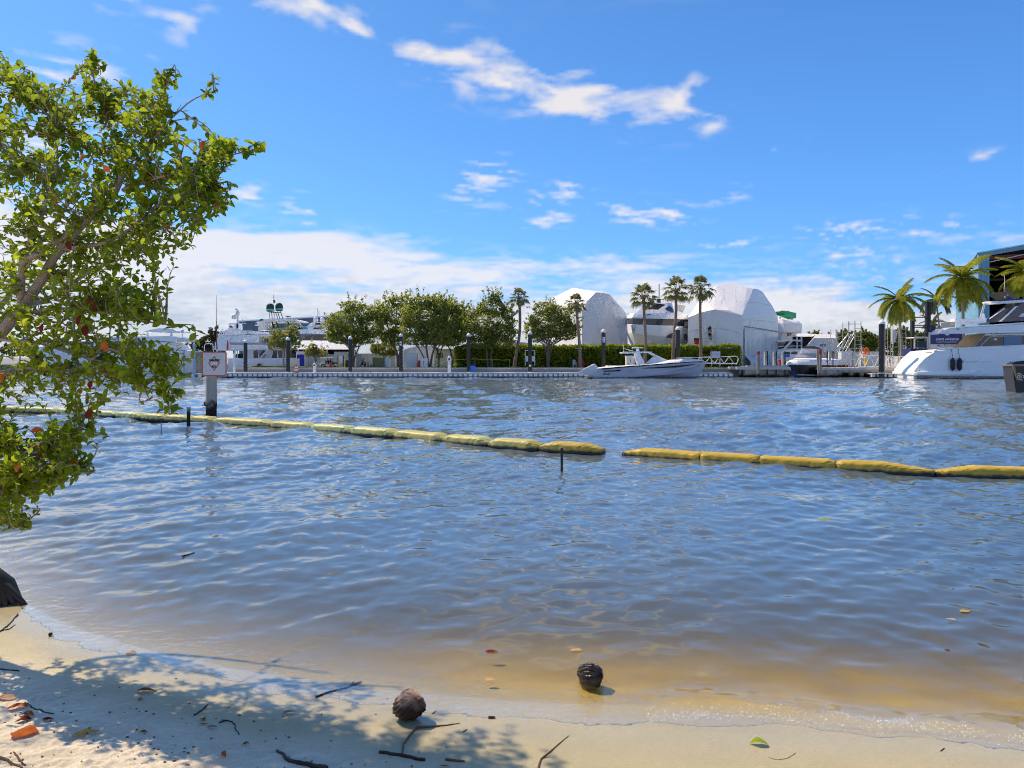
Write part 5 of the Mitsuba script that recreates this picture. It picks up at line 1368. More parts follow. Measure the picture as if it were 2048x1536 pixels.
add(sa + '__handrail', tube([P(a, b, YA - .48) for a, b in ((517, 716), (516.5, 710), (519, 706), (530, 694.5))], .03, 6), 'white_plastic', True)
part('bow_fender', [(515.5, 727), (519.5, 727), (520.5, 733), (518, 735), (514.5, 733)], 'black_gloss', -.35, .3)
kf = thing('flag', 'red flag hanging from the stern of the long white yacht', 'flag')
u_ = np.linspace(0, 1, 9); rr = []
for i, t in enumerate(u_):
    a = 457 + 2.5 * math.sin(t * 2.5); w_ = 1.2 + 2.8 * math.sin(min(t * 3.2, 3.1)) ** .8 * (1 - .3 * t)
    rr.append([P(453.6 + .6 * math.sin(t * 6), 678 + 22.5 * t, YA - .4), P(453.6 + w_ * .55, 678 + 22.5 * t, YA - .4 + .14 * math.sin(t * 9)), P(453.6 + w_, 678 + 22.5 * t + 1.5, YA - .4 - .1 * math.sin(t * 7 + 1)), P(453.6 + w_ * .5, 678 + 22.5 * t, YA - .46)])
add(kf + '__cloth', loft(rr), 'red_paint', 50); add(kf + '__staff', prod((453.5, 700.5), (452.8, 673), YA - .38, .03), 'white_plastic')
# yacht behind with two pale domes
k = thing('motor_yacht', 'pale motor yacht with twin white domes on its mast, behind the long yacht', 'yacht')
YA = 112.0
part('hull', [(428, 700), (431, 684), (436, 671.5), (560, 668), (560, 700)], 'white_gelcoat', 0, 7)
part('hull_stripe', [(458, 683), (463, 671.4), (466, 671.3), (461, 683)], 'shaded_gelcoat', -.03, .025)
part('cabin', [(434, 670.8), (440, 664), (452, 660.5), (466, 660), (500, 661), (528, 664), (540, 668)], 'shaded_gelcoat', 1, 5)
for a in (440.5, 444, 447.7): part('porthole', [(a, 668.2), (a, 665.8), (a + 1.6, 665.8), (a + 1.6, 668.2)], 'dark_glass', .96, .035)
part('pilothouse', [(450, 661), (458, 655.5), (466, 655), (470, 660.4)], 'shaded_gelcoat', 2, 3)
part('mast_block', [(466.5, 662), (468, 646), (477, 645.5), (478, 662)], 'white_gelcoat', 2, 1.6); part('mast_window', [(472.5, 657), (473, 647), (476.5, 647), (476, 657)], 'dark_interior', 1.95, .04)
part('mast_arm', [(456, 648.5), (458, 646.8), (478, 646), (490, 645.6), (490, 646.8), (478, 647.6), (458, 649)], 'grey_metal', 2.2, .6)
part('wing_screen', [(457, 651.5), (461, 650.8), (467, 655), (466, 658), (458.5, 654.8)], 'teal_panel', 2.2, .5)
add(k + '__mast_pole', prod((475.3, 646), (475.3, 618.5), YA + 2.4, .16), 'white_plastic')
dome(468.2, 628.6, 638.5, 9.4, YA + 2.6, k + '__satellite_dome', 'shaded_gelcoat'); dome(475.2, 622, 631, 8, YA + 2.4, k + '__satellite_dome', 'shaded_gelcoat')
add(k + '__antenna', prod((472, 620.5), (472, 617), YA + 2.4, .12), 'grey_metal'); add(k + '__antenna', prod((485, 646), (485, 638), YA + 2.4, .05), 'grey_metal')
part('tender', [(478, 663), (482, 660.4), (488, 661), (490, 664)], 'white_plastic', -.2, 1.2); part('tender', [(489.5, 665), (492, 662.4), (497, 662.8), (498, 666)], 'white_plastic', -.2, 1.2)
# flybridge boat behind the tent
k = thing('motor_yacht', 'small pale flybridge yacht with grey domes left of the big trees', 'yacht')
YA = 110.0
part('hull', [(600, 690), (604, 668), (612, 663.5), (640, 664), (672, 668), (680, 690)], 'white_gelcoat', 0, 6)
part('cabin', [(606, 664), (603, 656.5), (607, 653.5), (617, 651.5), (650, 649), (656, 654), (662, 664)], 'shaded_gelcoat', .6, 4.5)
part('cabin_window', [(625, 659.5), (629, 655), (640, 654.5), (646, 660.5), (630, 661)], 'dark_glass', .56, .04)
part('bridge', [(616, 651.5), (620, 646), (626, 644.6), (646, 644.4), (650, 649.2)], 'white_gelcoat', 1, 3.6); part('bridge_window', [(630, 649.5), (631, 646), (640, 646), (641, 649.5)], 'dark_glass', .96, .03)
dome(631.5, 634.2, 644.6, 9.5, YA + 2, k + '__satellite_dome', 'shaded_gelcoat'); dome(644.5, 634.4, 644.6, 9, YA + 3, k + '__satellite_dome', 'shaded_gelcoat')
add(k + '__antenna', prod((635.5, 645), (635.5, 616), YA + 2, .05), 'grey_metal'); add(k + '__antenna', prod((638, 636), (638, 622), YA + 2.4, .04), 'grey_metal')
# teal hall far behind
kh = thing('boat_hall', 'long dark teal metal hall on the skyline behind the left yachts', 'building')
YA = 175.0
xs_ = np.linspace(478, 705, 17)
topl = lambda a: np.interp(a, [478, 545, 598, 652, 705], [644.5, 640.5, 637.5, 634.5, 632.5])
for i in range(16):
    a, b = xs_[i] + .25, xs_[i + 1] - .25
    add(kh + '__wall_panel', pp([(a, 722), (a, topl(a)), (b, topl(b)), (b, 722)], YA, .3), 'teal_panel')
add(kh + '__roof', hull([P(a, topl(a) - e, YA + d_) for a in (477, 706) for e, d_ in ((0, -.4), (1.6, -.4), (4, 30), (2, 30))]), 'blue_grey')
# marquee, booth with the blue door
k = thing('marquee', 'grey white marquee roof over a pale walled booth behind the small trees', 'tent')
YA = 89.0
rf = [P(583, 698.5, YA), P(712, 698.8, YA), P(594, 681.2, YA + 2.6), P(602, 683.2, YA + 2.4), P(631, 683.4, YA + 2.6), P(636, 681, YA + 2.8), P(679, 682.4, YA + 2.7), P(688, 690.5, YA + 1.5), P(594, 681.2, YA + 3.4), P(679, 682.4, YA + 3.4), P(583, 698.5, YA + 6), P(712, 698.8, YA + 6)]
add(k + '__roof', wrinkled(hull(rf), .8, .10, 5), 'tent_fabric', 40)
for a in (596, 653.5, 708): part('pole', [(a - 1, 736), (a - 1, 698), (a + 1, 698), (a + 1, 736)], 'white_plastic', .1, .12)
part('gap_shade', [(584, 708), (584, 698.8), (711, 698.8), (711, 708)], 'dark_interior', 4.5, .1)  # near black sheet standing in for shade in the open gap
xs_ = np.linspace(612, 652, 11)
for i in range(10): part('wall_board', [(xs_[i] + .15, 736), (xs_[i] + .15, 704.5), (xs_[i + 1] - .15, 704.5), (xs_[i + 1] - .15, 736)], 'tent_fabric', .5, .1)
xs_ = np.linspace(668, 708, 11)
for i in range(10): part('wall_board', [(xs_[i] + .15, 736), (xs_[i] + .15, 703.6), (xs_[i + 1] - .15, 703.6), (xs_[i + 1] - .15, 736)], 'tent_fabric', .4, .1)
part('wall_board', [(655, 736), (655, 711), (667.5, 711), (667.5, 736)], 'tent_fabric', .6, .1)
k2 = thing('booth', 'small white booth with a bright blue door beside the marquee', 'booth')
add(k2 + '__wall', pp([(592, 736), (592, 704.2), (610.5, 704.2), (610.5, 736)], YA - .6, 1.6), 'white_plastic'); d_ = add(k2 + '__door', pp([(594, 732), (594, 709), (608.6, 709), (608.6, 732)], YA - .65, .045), 'blue_paint', label='bright blue door')
for i in range(4): add(d_ + '__panel', pp([(595 + i * 3.4, 731), (595 + i * 3.4, 710), (597.6 + i * 3.4, 710), (597.6 + i * 3.4, 731)], YA - .67, .018), 'blue_paint')
add(k2 + '__roof', pp([(591, 704.1), (591, 702.8), (611.5, 702.8), (611.5, 704.1)], YA - .8, 2.0), 'white_plastic')
sw_ = thing('spiked_wheel', 'dark round cable reel ring against the marquee wall behind the small tree', 'cable reel')
t = np.linspace(0, 2 * np.pi, 25); ci = P(633, 714.5, 88.6)
add(sw_ + '__rim', tube([ci + .40 * np.array([math.cos(a), 0, math.sin(a)]) for a in t], .045, 6), 'grey_gelcoat', True)
for a in (0, 1.05, 2.1): add(sw_ + '__spoke', rod(ci - .38 * np.array([math.cos(a), 0, math.sin(a)]), ci + .38 * np.array([math.cos(a), 0, math.sin(a)]), .02), 'grey_gelcoat')
# white sheds behind the trunks
for lab, x0, x1, y0, y1, Yq_ in (('long pale shed wall behind the tree by the litter bin', 712, 790, 707, 737, 92), ('white boat shed wall with an arched top behind the trunk cluster', 806, 890, 691, 737, 95), ('pale trailer with a window behind the right trunks of the cluster', 868, 912, 700, 737, 91)):
    k = thing('shed', lab, 'shed'); n_ = max(3, int((x1 - x0) / 11)); q_ = np.linspace(x0, x1, n_ + 1)
    for i in range(n_):
        arch = (lambda a: 9 * (2 * (a - x0) / (x1 - x0) - 1) ** 2) if 'arched' in lab else (lambda a: 0)
        add(k + '__wall_panel', pp([(q_[i] + .15, y1), (q_[i] + .15, y0 + arch(q_[i])), (q_[i + 1] - .15, y0 + arch(q_[i + 1])), (q_[i + 1] - .15, y1)], Yq_, 3), 'white_plastic' if i % 3 else 'tent_fabric')
    if 'trailer' in lab:
        add(k + '__window', pbox(872, 886, 706, 716, Yq_ - .03, .025), 'dark_glass'); add(k + '__roof', pbox(x0 - 1, x1 + 1, 697.6, 699.8, Yq_ - .2, 3.4), 'white_plastic')
solo('gas_bottle', 'red gas bottle on the grass left of the white lettered cabinet', 'gas bottle', lathe([(.18, 0), (.2, .05), (.2, .62), (.12, .78), (.04, .86)], (X(838.5, 83.6), 83.6, GZ), 12), 'red_paint', 40)
solo('covered_boat', 'dark purple covered boat hull above the hedge right of the big trees', 'boat', wrinkled(hull([P(a, b, Y_) for a, b, Y_ in ((990, 697, 95), (995, 684, 96), (1010, 680, 98), (1062, 686, 98), (1066, 697, 95), (1060, 697, 101), (998, 697, 101), (1005, 681, 100))]), .8, .2, 2), mat('purple_cover', (.075, .065, .13), .7) or 'purple_cover', 40)

# left edge: whip antenna, quay with gate, pale piles, yacht behind the leaves
k = thing('whip_antenna', 'very tall thin whip antenna with a reddish foot rising left of the pale yacht', 'antenna')
add(k + '__whip', tube([P(433, 664, 97), P(432.6, 640, 97), P(432.3, 590, 97)], [.07, .05, .02], 6), 'dark_metal'); add(k + '__foot', tube([P(434, 699, 97), P(433.2, 683, 97), P(433, 664, 97)], [.10, .09, .071], 6), 'rust_beam'); add(k + '__base', prod((434.2, 745), (434, 699.1), 97, .11), 'white_plastic')
for px_, y0, w_, lab in ((388.5, 690, 5, 'pale blue pile left of the warning sign'), (367.5, 703, 4, 'thinner pale blue pile seen through the leaves')):
    k = thing('mooring_pile', lab, 'pile', 'pale blue mooring piles'); add(k + '__shaft', lathe([(w_ / 2 / F * 76, -2), (w_ / 2 / F * 76, Z(y0, 76))], (X(px_, 76), 76, 0), 12), 'pale_pile', 40)
    add(k + '__cap', lathe([(w_ / 2 / F * 80, 0), (w_ / 2 / F * 80, .08), (.02, .2)], (X(px_, 76), 76, Z(y0, 76) + .002), 12), 'pale_pile', 40)
k = thing('slatted_gate', 'weathered brown slatted gate at the quay left of the warning sign', 'gate')
for i in range(6): add(k + '__slat', pbox(391.2 + i * 2.3, 393.0 + i * 2.3, 704 + .6 * (i % 2), 750, 79, .08), 'timber')
for yy in (712, 730, 745): add(k + '__rail', pbox(391, 405, yy, yy + 2, 79.09, .08), 'twig_grey')
add(k + '__handrail', tube([P(a, b, 79.4) for a, b in ((409, 702), (409, 690), (412, 687.5), (424, 686.8), (426, 690), (427, 704))], .06, 6), 'white_plastic', True)
fdock('low floating dock under the slatted gate at the left', X(384, 77.4), X(415, 77.4), .40, 77.4, 2)
k = thing('motor_yacht', 'white motor yacht with blue windows half hidden behind the beach tree leaves', 'yacht')
YA = 80.0
st_ = []
for u in np.linspace(0, 1, 14):
    b = 2.8 * (1 - np.clip((.35 - u) / .35, 0, 1) ** 2.2) + .04; top, bot = P(20 + 340 * u, 692 + 9 * u, YA), P(60 + 296 * u, 756, YA)
    st_.append([[top[0], YA + 2.8 - b, top[2]], [bot[0] * .5 + top[0] * .5, YA + 2.8 - b * .97, (top[2] + bot[2]) / 2], [bot[0], YA + 2.8 - b * .8, bot[2]], [bot[0], YA + 2.8 + b * .8, bot[2]], [top[0], YA + 2.8 + b, top[2]]])
add(k + '__hull', loft(st_), 'white_gelcoat', 30)
for a, b in ((130, 175), (222, 266)): part('hull_window', [(a, 713.5), (a + 4, 708.5), (b, 709.5), (b - 2, 714)], 'blue_glass', .06, .05)
part('saloon', [(120, 697), (150, 682), (330, 684), (350, 699)], 'white_gelcoat', .5, 4.4)
for a, b in ((166, 187), (191, 196), (202, 240), (246, 290)): part('saloon_window', [(a, 691), (a + 3, 683.6), (b, 683.6), (b, 691)], 'navy_paint' if a < 200 else 'dark_glass', .45, .045)
part('flybridge', [(180, 682), (195, 674), (340, 672), (356, 676), (352, 683)], 'white_gelcoat', .3, 4.8)
part('hardtop', [(285, 664), (300, 659.5), (318, 656.5), (345, 658), (352, 662), (350, 664)], 'white_gelcoat', .8, 3.8)
for a in (294, 342): part('hardtop_post', [(a - 2, 672), (a - 1, 664.2), (a + 1, 664.2), (a + 2, 672)], 'white_plastic', 1.0, .2)
dome(364.5, 659, 665, 6, YA + 2, k + '__satellite_dome', 'shaded_gelcoat'); add(k + '__dome_post', prod((364.5, 677), (364.5, 665), YA + 2, .05), 'white_plastic')
part('swim_platform', [(352, 748), (352, 746), (384, 745), (384, 747)], 'teak', .4, 4.4)
# ------------------------------------------------------------------ vegetation of the far bank
def leaves(pts, size, seed, up=.6, quad=True):
    """Folded leaf faces scattered at pts."""
    g = np.random.default_rng(seed); n = len(pts)
    nrm = g.normal(0, 1, (n, 3)); nrm[:, 2] = np.abs(nrm[:, 2]) * (1 + up); nrm /= np.linalg.norm(nrm, axis=1, keepdims=True)
    a = np.cross(nrm, g.normal(0, 1, (n, 3))); a /= np.linalg.norm(a, axis=1, keepdims=True) + 1e-9
    b = np.cross(nrm, a); s = size * g.uniform(.6, 1.35, (n, 1))
    tip, tail, l, r_ = pts + a * s * .62, pts - a * s * .5, pts + b * s * .30 + nrm * s * .12, pts - b * s * .30 + nrm * s * .12
    v = np.stack([tail, r_, tip, l], 1).reshape(-1, 3); k = np.arange(n)[:, None] * 4
    return v, np.vstack([k + [0, 1, 2], k + [0, 2, 3]])


def blob_points(blobs, n, Y, seed, depth=.9, fill=.6, holes=.34):
    g = np.random.default_rng(seed); out = []
    vol = np.array([b[2] * b[3] for b in blobs], float); vol /= vol.sum()
    for (cx, cy, rx, ry), w_ in zip(blobs, vol):
        m = int(n * w_ * 1.7) + 20
        d_ = g.normal(0, 1, (m, 3)); d_ /= np.linalg.norm(d_, axis=1, keepdims=True)
        rad = (fill + (1 - fill) * g.random((m, 1)) ** .5) * (1 + .22 * (meshkit.fbm(d_ * 2.6 + cx, 3, seed)[:, None] - .5) * 2)
        c = P(cx, cy, Y); R = np.array([rx, (rx + ry) / 2 * depth, ry]) * Y / F
        p = c + d_ * rad * R
        keep = meshkit.fbm(p * .95 + cx, 3, seed + 3) > holes
        out.append(p[keep])
    p = np.vstack(out); g.shuffle(p)
    return p[:n]


def sprays(blobs, n, Y, seed):
    """Loose shoots that break the outline of a crown."""
    g = np.random.default_rng(seed); out = []
    for _ in range(n):
        cx, cy, rx, ry = blobs[int(g.integers(len(blobs)))]
        a = g.uniform(-.2, math.pi + .2); d_ = np.array([math.cos(a), g.normal(0, .5), math.sin(a)]); d_ /= np.linalg.norm(d_)
        c = P(cx, cy, Y) + d_ * np.array([rx, rx, ry]) * Y / F * .95
        L = g.uniform(.3, .95); t = g.random(14)[:, None]
        out.append(c + (d_ + [0, 0, .4]) * L * t + g.normal(0, .07, (14, 3)))
    return np.vstack(out)


def tree(name, label, trunks, blobs, n, Y, seed, m='oak_leaf', size=.26, bark='trunk_bark', group=None, holes=.34, nsp=None, fill=.66, base=None):
    k = thing(name, label, 'tree', group)
    if name == 'oak_tree': blobs = [(a, b + 4, c * 1.08, d * .93) for a, b, c, d in blobs]
    g = np.random.default_rng(seed)
    for pts, w0, w1 in trunks:
        q = [P(a, b, Y + (d_[0] if d_ else 0)) for a, b, *d_ in pts]
        q[0][2] = GZ - .08 if base is None else base
        q = spline(q, 12); tr = add(k + '__trunk', tube(q, np.linspace(w0, w1, 12) / 2 / F * Y * (1 + .1 * (g.random(12) - .5)), 8), bark, True)
        top = q[-1]
        lim = []
        for i in range(7):
            bl = blobs[i % len(blobs)]; e = P(bl[0] + g.uniform(-.5, .5) * bl[2], bl[1] + g.uniform(-.5, .3) * bl[3], Y + g.normal(0, .8))
            s_ = q[int(g.integers(7, 12))]
            if np.linalg.norm(e - s_) > 6.5: continue
            lim.append(tube(spline([s_, (s_ + e) / 2 + g.normal(0, .15, 3), e], 8), np.linspace(w1 * .7, .8, 8) / 2 / F * Y, 5))
        if lim: add(k + '__limbs', cat(*lim), bark, True, kind='stuff')
    p = blob_points(blobs, n, Y, seed, holes=holes, fill=fill)
    p = np.vstack([p, sprays(blobs, nsp if nsp is not None else n // 75, Y, seed + 1)])
    add(k + '__crown', leaves(p, size, seed), m)
    return k


tree('oak_tree', 'big round oak tree with a thick dark trunk beside the black litter bin', [([(706, 735), (706, 715), (705, 700), (710, 684)], 6, 5), ([(706, 702), (698, 690), (690, 676)], 3, 2), ([(707, 702), (720, 690), (732, 676)], 3.5, 2)],
     [(688, 670, 34, 16), (725, 672, 28, 14), (690, 640, 36, 26), (722, 624, 30, 22), (668, 652, 18, 20), (742, 650, 24, 24), (700, 665, 42, 18), (748, 622, 16, 14), (705, 610, 22, 14)], 8200, 85, 1)
tree('oak_tree', 'looser oak tree with a dark leaning trunk behind the plated black pile', [([(796, 735), (795, 715), (792, 700), (780, 684)], 6, 3.5), ([(795, 706), (802, 690), (806, 672)], 4, 2)],
     [(792, 625, 34, 24), (772, 650, 26, 20), (786, 668, 26, 14), (764, 628, 15, 18), (800, 600, 16, 12), (776, 604, 12, 12), (788, 678, 22, 12)], 5600, 87, 2, holes=.40)
tree('oak_tree', 'largest oak tree with several pale trunks left of the white lettered cabinet', [([(858, 735), (855, 712), (852, 690), (848, 672)], 4.5, 3), ([(861, 735), (864, 712), (870, 694), (880, 678)], 5, 3), ([(855, 722), (842, 704), (826, 684)], 3, 2)],
     [(850, 628, 44, 32), (834, 655, 32, 20), (872, 655, 36, 22), (845, 602, 26, 16), (872, 606, 24, 16), (822, 632, 18, 22), (835, 674, 34, 14), (872, 674, 34, 14)], 9600, 84, 3)
tree('oak_tree', 'oak tree with a short forked trunk before the pale trailer', [([(877, 735), (877, 712), (874, 700), (866, 686)], 5, 3), ([(877, 708), (884, 695), (890, 680)], 3.5, 2)],
     [(896, 634, 34, 28), (902, 660, 30, 18), (888, 612, 26, 16), (915, 618, 16, 16), (900, 676, 28, 14)], 5800, 86, 4)
tree('oak_tree', 'slender oak tree at the left end of the hedge', [([(906, 735), (904, 715), (900, 700), (892, 686)], 3.4, 2.4), ([(905, 712), (912, 698), (918, 684)], 2.6, 2)],
     [(912, 652, 24, 22), (926, 640, 13, 20), (905, 672, 22, 10)], 2700, 88, 5)
tree('oak_tree', 'tall oak tree with a ragged pointed top before the hedge', [([(976, 735), (974, 712), (972, 695), (966, 678)], 4.5, 3), ([(982, 735), (982, 712), (986, 695), (994, 676)], 4, 2.5)],
     [(978, 642, 48, 30), (984, 612, 24, 20), (958, 664, 32, 18), (1002, 662, 28, 20), (990, 594, 9, 11), (1016, 624, 13, 11), (948, 622, 14, 10), (960, 682, 28, 14), (1000, 680, 26, 16)], 9000, 84, 6, nsp=130)
tree('oak_tree', 'round oak tree with low spreading limbs between two fan palms', [([(1095, 733), (1095, 712), (1097, 700), (1098, 686)], 5, 4), ([(1096, 702), (1088, 692), (1074, 680)], 3, 2), ([(1098, 700), (1108, 688), (1122, 680)], 3, 2), ([(1097, 698), (1100, 685), (1106, 672)], 2.6, 2)],
     [(1100, 640, 40, 28), (1090, 612, 22, 14), (1068, 652, 18, 18), (1126, 655, 28, 16), (1114, 624, 26, 18), (1146, 650, 13, 10), (1085, 665, 25, 12), (1070, 672, 18, 10), (1130, 668, 22, 10)], 6800, 85, 7)
tree('young_tree', 'small light green tree with a pale trunk behind the second black pile', [([(567.5, 737), (567, 722), (566.5, 706), (568, 690)], 4.8, 3.4)],
     [(565, 678, 27, 17), (586, 670, 13, 12), (546, 690, 11, 10), (578, 690, 24, 10), (590, 662, 9, 7), (556, 668, 12, 10)], 1900, 82.3, 8, 'young_leaf', .25, 'pale_bark', holes=.40)
tree('young_tree', 'smallest light green tree before the marquee, left of the golf cart', [([(631, 736), (631, 722), (629, 712), (627, 704)], 1.8, 1.4), ([(630.5, 718), (635, 712), (640, 707)], 1.4, 1)],
     [(627, 702, 16, 8), (641, 708, 16, 6), (626, 694, 9, 7), (616, 708, 8, 5)], 900, 83, 9, 'young_leaf', .22, holes=.38)
tree('background_tree', 'light green low tree between the oak trunks before the long shed', [([(770, 735), (770, 722), (770, 712)], 2, 1.6)], [(770, 700, 22, 12), (752, 698, 12, 10), (785, 704, 10, 8)], 1300, 90, 10, 'young_leaf', .28, holes=.36)
tree('background_tree', 'yellow green bush top above the hedge beside the tall oak trunk', [([(985, 735), (985, 715), (985, 702)], 2, 1.5)], [(984, 694, 12, 8), (948, 695, 14, 7)], 650, 92, 11, 'hedge_leaf', .3, holes=.3)
tree('background_tree', 'grey olive bushy tree behind the warning sign', [([(415, 735), (415, 712), (415, 700)], 3, 2)], [(420, 688, 26, 18), (398, 694, 16, 14), (440, 694, 14, 12), (430, 672, 14, 10)], 2400, 130, 12, 'bush_leaf', .42, holes=.36)
for i, (cx, cy, rx, lab) in enumerate(((40, 700, 40, 'leftmost'), (120, 704, 34, 'second from left'), (250, 702, 40, 'third from left'), (340, 704, 34, 'rightmost'))):
    tree('background_tree', lab + ' of the four far trees on the skyline behind the beach tree', [([(cx, 725), (cx, 715), (cx, 708)], 3, 2)], [(cx, cy, rx, 12), (cx + 12, cy - 8, rx * .5, 9)], 900, 160, 20 + i, 'bush_leaf', .6, group='far trees behind the beach tree', base=.9)
for i, (cx, ty, rx) in enumerate(((1604, 676, 16), (1631, 664, 22), (1658, 668, 20), (1692, 661, 24), (1726, 661, 24), (1748, 668, 16), (1780, 660, 22), (1806, 656, 22), (1842, 664, 20), (1880, 668, 20), (1912, 658, 22))):
    hh = (712 - ty) / 2
    tree('background_tree', ('leftmost', 'second', 'third', 'fourth', 'fifth', 'sixth', 'seventh', 'eighth', 'ninth', 'tenth', 'rightmost')[i] + ' from the left among the dark trees of the wood behind the boatyard', [([(cx, 725), (cx, 712), (cx, 704)], 3, 2)],
         [(cx, ty + hh * 1.15, rx * 1.05, hh), (cx - rx * .4, ty + hh * .7, rx * .55, hh * .55), (cx + rx * .45, ty + hh * .8, rx * .5, hh * .5), (cx, ty + hh * .45, rx * .45, hh * .42)], 2000, 185 + 6 * (i % 3), 40 + i, 'wood_leaf', .62, group='trees of the wood behind the boatyard', holes=.28, nsp=18, base=.9)

# the hedge
hk = thing('hedge', 'long clipped green hedge with bright top leaves along the boatyard', 'hedge')
g = np.random.default_rng(31); Yh0, Yh1 = 85.6, 87.4; n = 15000
hx = g.uniform(912, 1481, n); top = lambda a: 692.5 - 1.2 * np.sin(a * .021) + 2.6 * (meshkit.fbm(np.stack([np.asarray(a) * .11, 0 * np.asarray(a), 0 * np.asarray(a)], -1), 3, 2) - .5) - 4.5 * np.exp(-((a - 1462) / 14) ** 2) + 2.5 * np.clip((925 - a) / 12, 0, 1) + 2 * np.clip((a - 1474) / 8, 0, 1)
face = g.random(n)
hz_t = Z(top(hx), Yh0); yy = np.where(face < .55, Yh0 + np.abs(g.normal(0, .10, n)), g.uniform(Yh0, Yh1, n))
zz = np.where(face < .55, GZ + .1 + (hz_t - GZ - .1) * g.random(n) ** .85, hz_t + g.normal(0, .07, n))
bump = (meshkit.fbm(np.stack([hx * .09, zz * 1.2, yy], -1), 3, 4) - .5) * .55
p = np.stack([X(hx, Yh0), yy + np.where(face < .55, bump, 0), zz + np.where(face < .55, 0, bump)], -1)
ends = np.stack([np.where(g.random(500) < .5, X(911, Yh0), X(1482, Yh0)) + g.normal(0, .1, 500), g.uniform(Yh0, Yh1, 500), GZ + .1 + g.random(500) * (Z(695, Yh0) - GZ)], -1)
add(hk + '__foliage', leaves(np.vstack([p, ends]), .27, 6, .2), 'hedge_leaf', kind='stuff')
mat('hedge_shade', (.018, .024, .008), .9, .1)  # near black filler, added so the gaps between leaves look shaded
add(hk + '__shade_core', box(X(914, Yh0), X(1479, Yh0), Yh0 + .32, Yh1 - .2, GZ - .02, Z(697, Yh0)), 'hedge_shade')

# fan palms
def fan_palm(label, path, crown, rpx, Y, seed, lean=0.0):
    k = thing('fan_palm', label, 'palm tree', 'slim fan palms along the hedge'); g = np.random.default_rng(seed)
    q = [P(a, b, Y) for a, b in path]; q[-1][2] = GZ - .06; q = q[::-1]
    q = spline(q, 16); s_ = Y / F
    w_ = np.concatenate([np.linspace(8.2, 6.0, 5), np.linspace(5.9, 5.4, 9), [6.6, 7.0]]) / 2 * s_
    add(k + '__trunk', tube(q, w_, 9), 'palm_bark', True)
    c = q[-1].copy(); R = rpx * s_
    add(k + '__boot_stubs', cat(*[rod(c + [0.1 * math.cos(t), .1 * math.sin(t), -.1 - .012 * i], c + [.30 * math.cos(t), .30 * math.sin(t), .22 - .012 * i], .04, 4) for i, t in enumerate(np.linspace(0, 15, 16))]), 'palm_bark', kind='stuff')
    nf = 25
    for i in range(nf):
        az = i * 2.39996 + g.uniform(-.2, .2); u = (i + .5) / nf
        el = math.radians(84 - 122 * u + g.uniform(-10, 10))
        d_ = np.array([math.cos(az) * math.cos(el), math.sin(az) * math.cos(el), math.sin(el)])
        pet = R * (.50 + .16 * g.random()); tip0 = c + d_ * pet - [0, 0, .22 * pet * math.cos(el)]
        dd = d_ - np.array([0, 0, .45 * math.cos(el) + .1]); dd /= np.linalg.norm(dd)
        side = np.cross(dd, [0, 0, 1.0]); side /= np.linalg.norm(side) + 1e-9; nr = np.cross(side, dd)
        V_, F_ = [], []; L = R * (.44 + .12 * g.random())
        pm = tube([c, (c + tip0) / 2 + [0, 0, .05 * R], tip0], [.03, .022, .016], 4, False); V_.append(np.array(pm.vertices)); F_.append(np.array(pm.faces)); nv_ = len(V_[0])
        for j in range(15):
            a = (j - 7) / 7 * 1.75; b = dd * math.cos(a) + side * math.sin(a); Lj = L * (1 - .25 * abs(a) / 1.75) * g.uniform(.85, 1.1)
            mid = tip0 + b * Lj * .55 + nr * .05 * R; end = tip0 + b * Lj * .92 - np.array([0, 0, .30 * Lj * (0.5 + .5 * abs(a))])
            wv = np.cross(b, nr) * L * .072
            V_.append(np.array([tip0, mid + wv, mid - wv, end])); F_.append(np.array([[0, 2, 1], [1, 2, 3]]) + nv_); nv_ += 4
        add(k + '__frond', (np.vstack(V_), np.vstack(F_)), 'fan_palm_leaf')


fan_palm('fan palm standing alone with a curved trunk left of the round oak', [(1037.5, 596), (1040, 640), (1039, 668), (1033, 704), (1029, 729)], None, 25, 84.4, 1)
fan_palm('fan palm in front of the grey wrapped gable, right of the round oak', [(1152.5, 608), (1155, 640), (1159, 690), (1161, 730)], None, 25, 83.0, 2)
fan_palm('fan palm crossing the bow of the yacht on the hard', [(1287, 594), (1289, 640), (1291, 680), (1289, 724)], None, 33, 84, 3)
fan_palm('fan palm with a curved reddish trunk crossing the yacht windows', [(1352, 581), (1352, 620), (1348, 670), (1345, 718)], None, 33, 84.4, 4)
fan_palm('fan palm in front of the vaulted wrapped boat', [(1401, 578), (1400.5, 640), (1401, 680), (1403, 718)], None, 32, 84.8, 5)


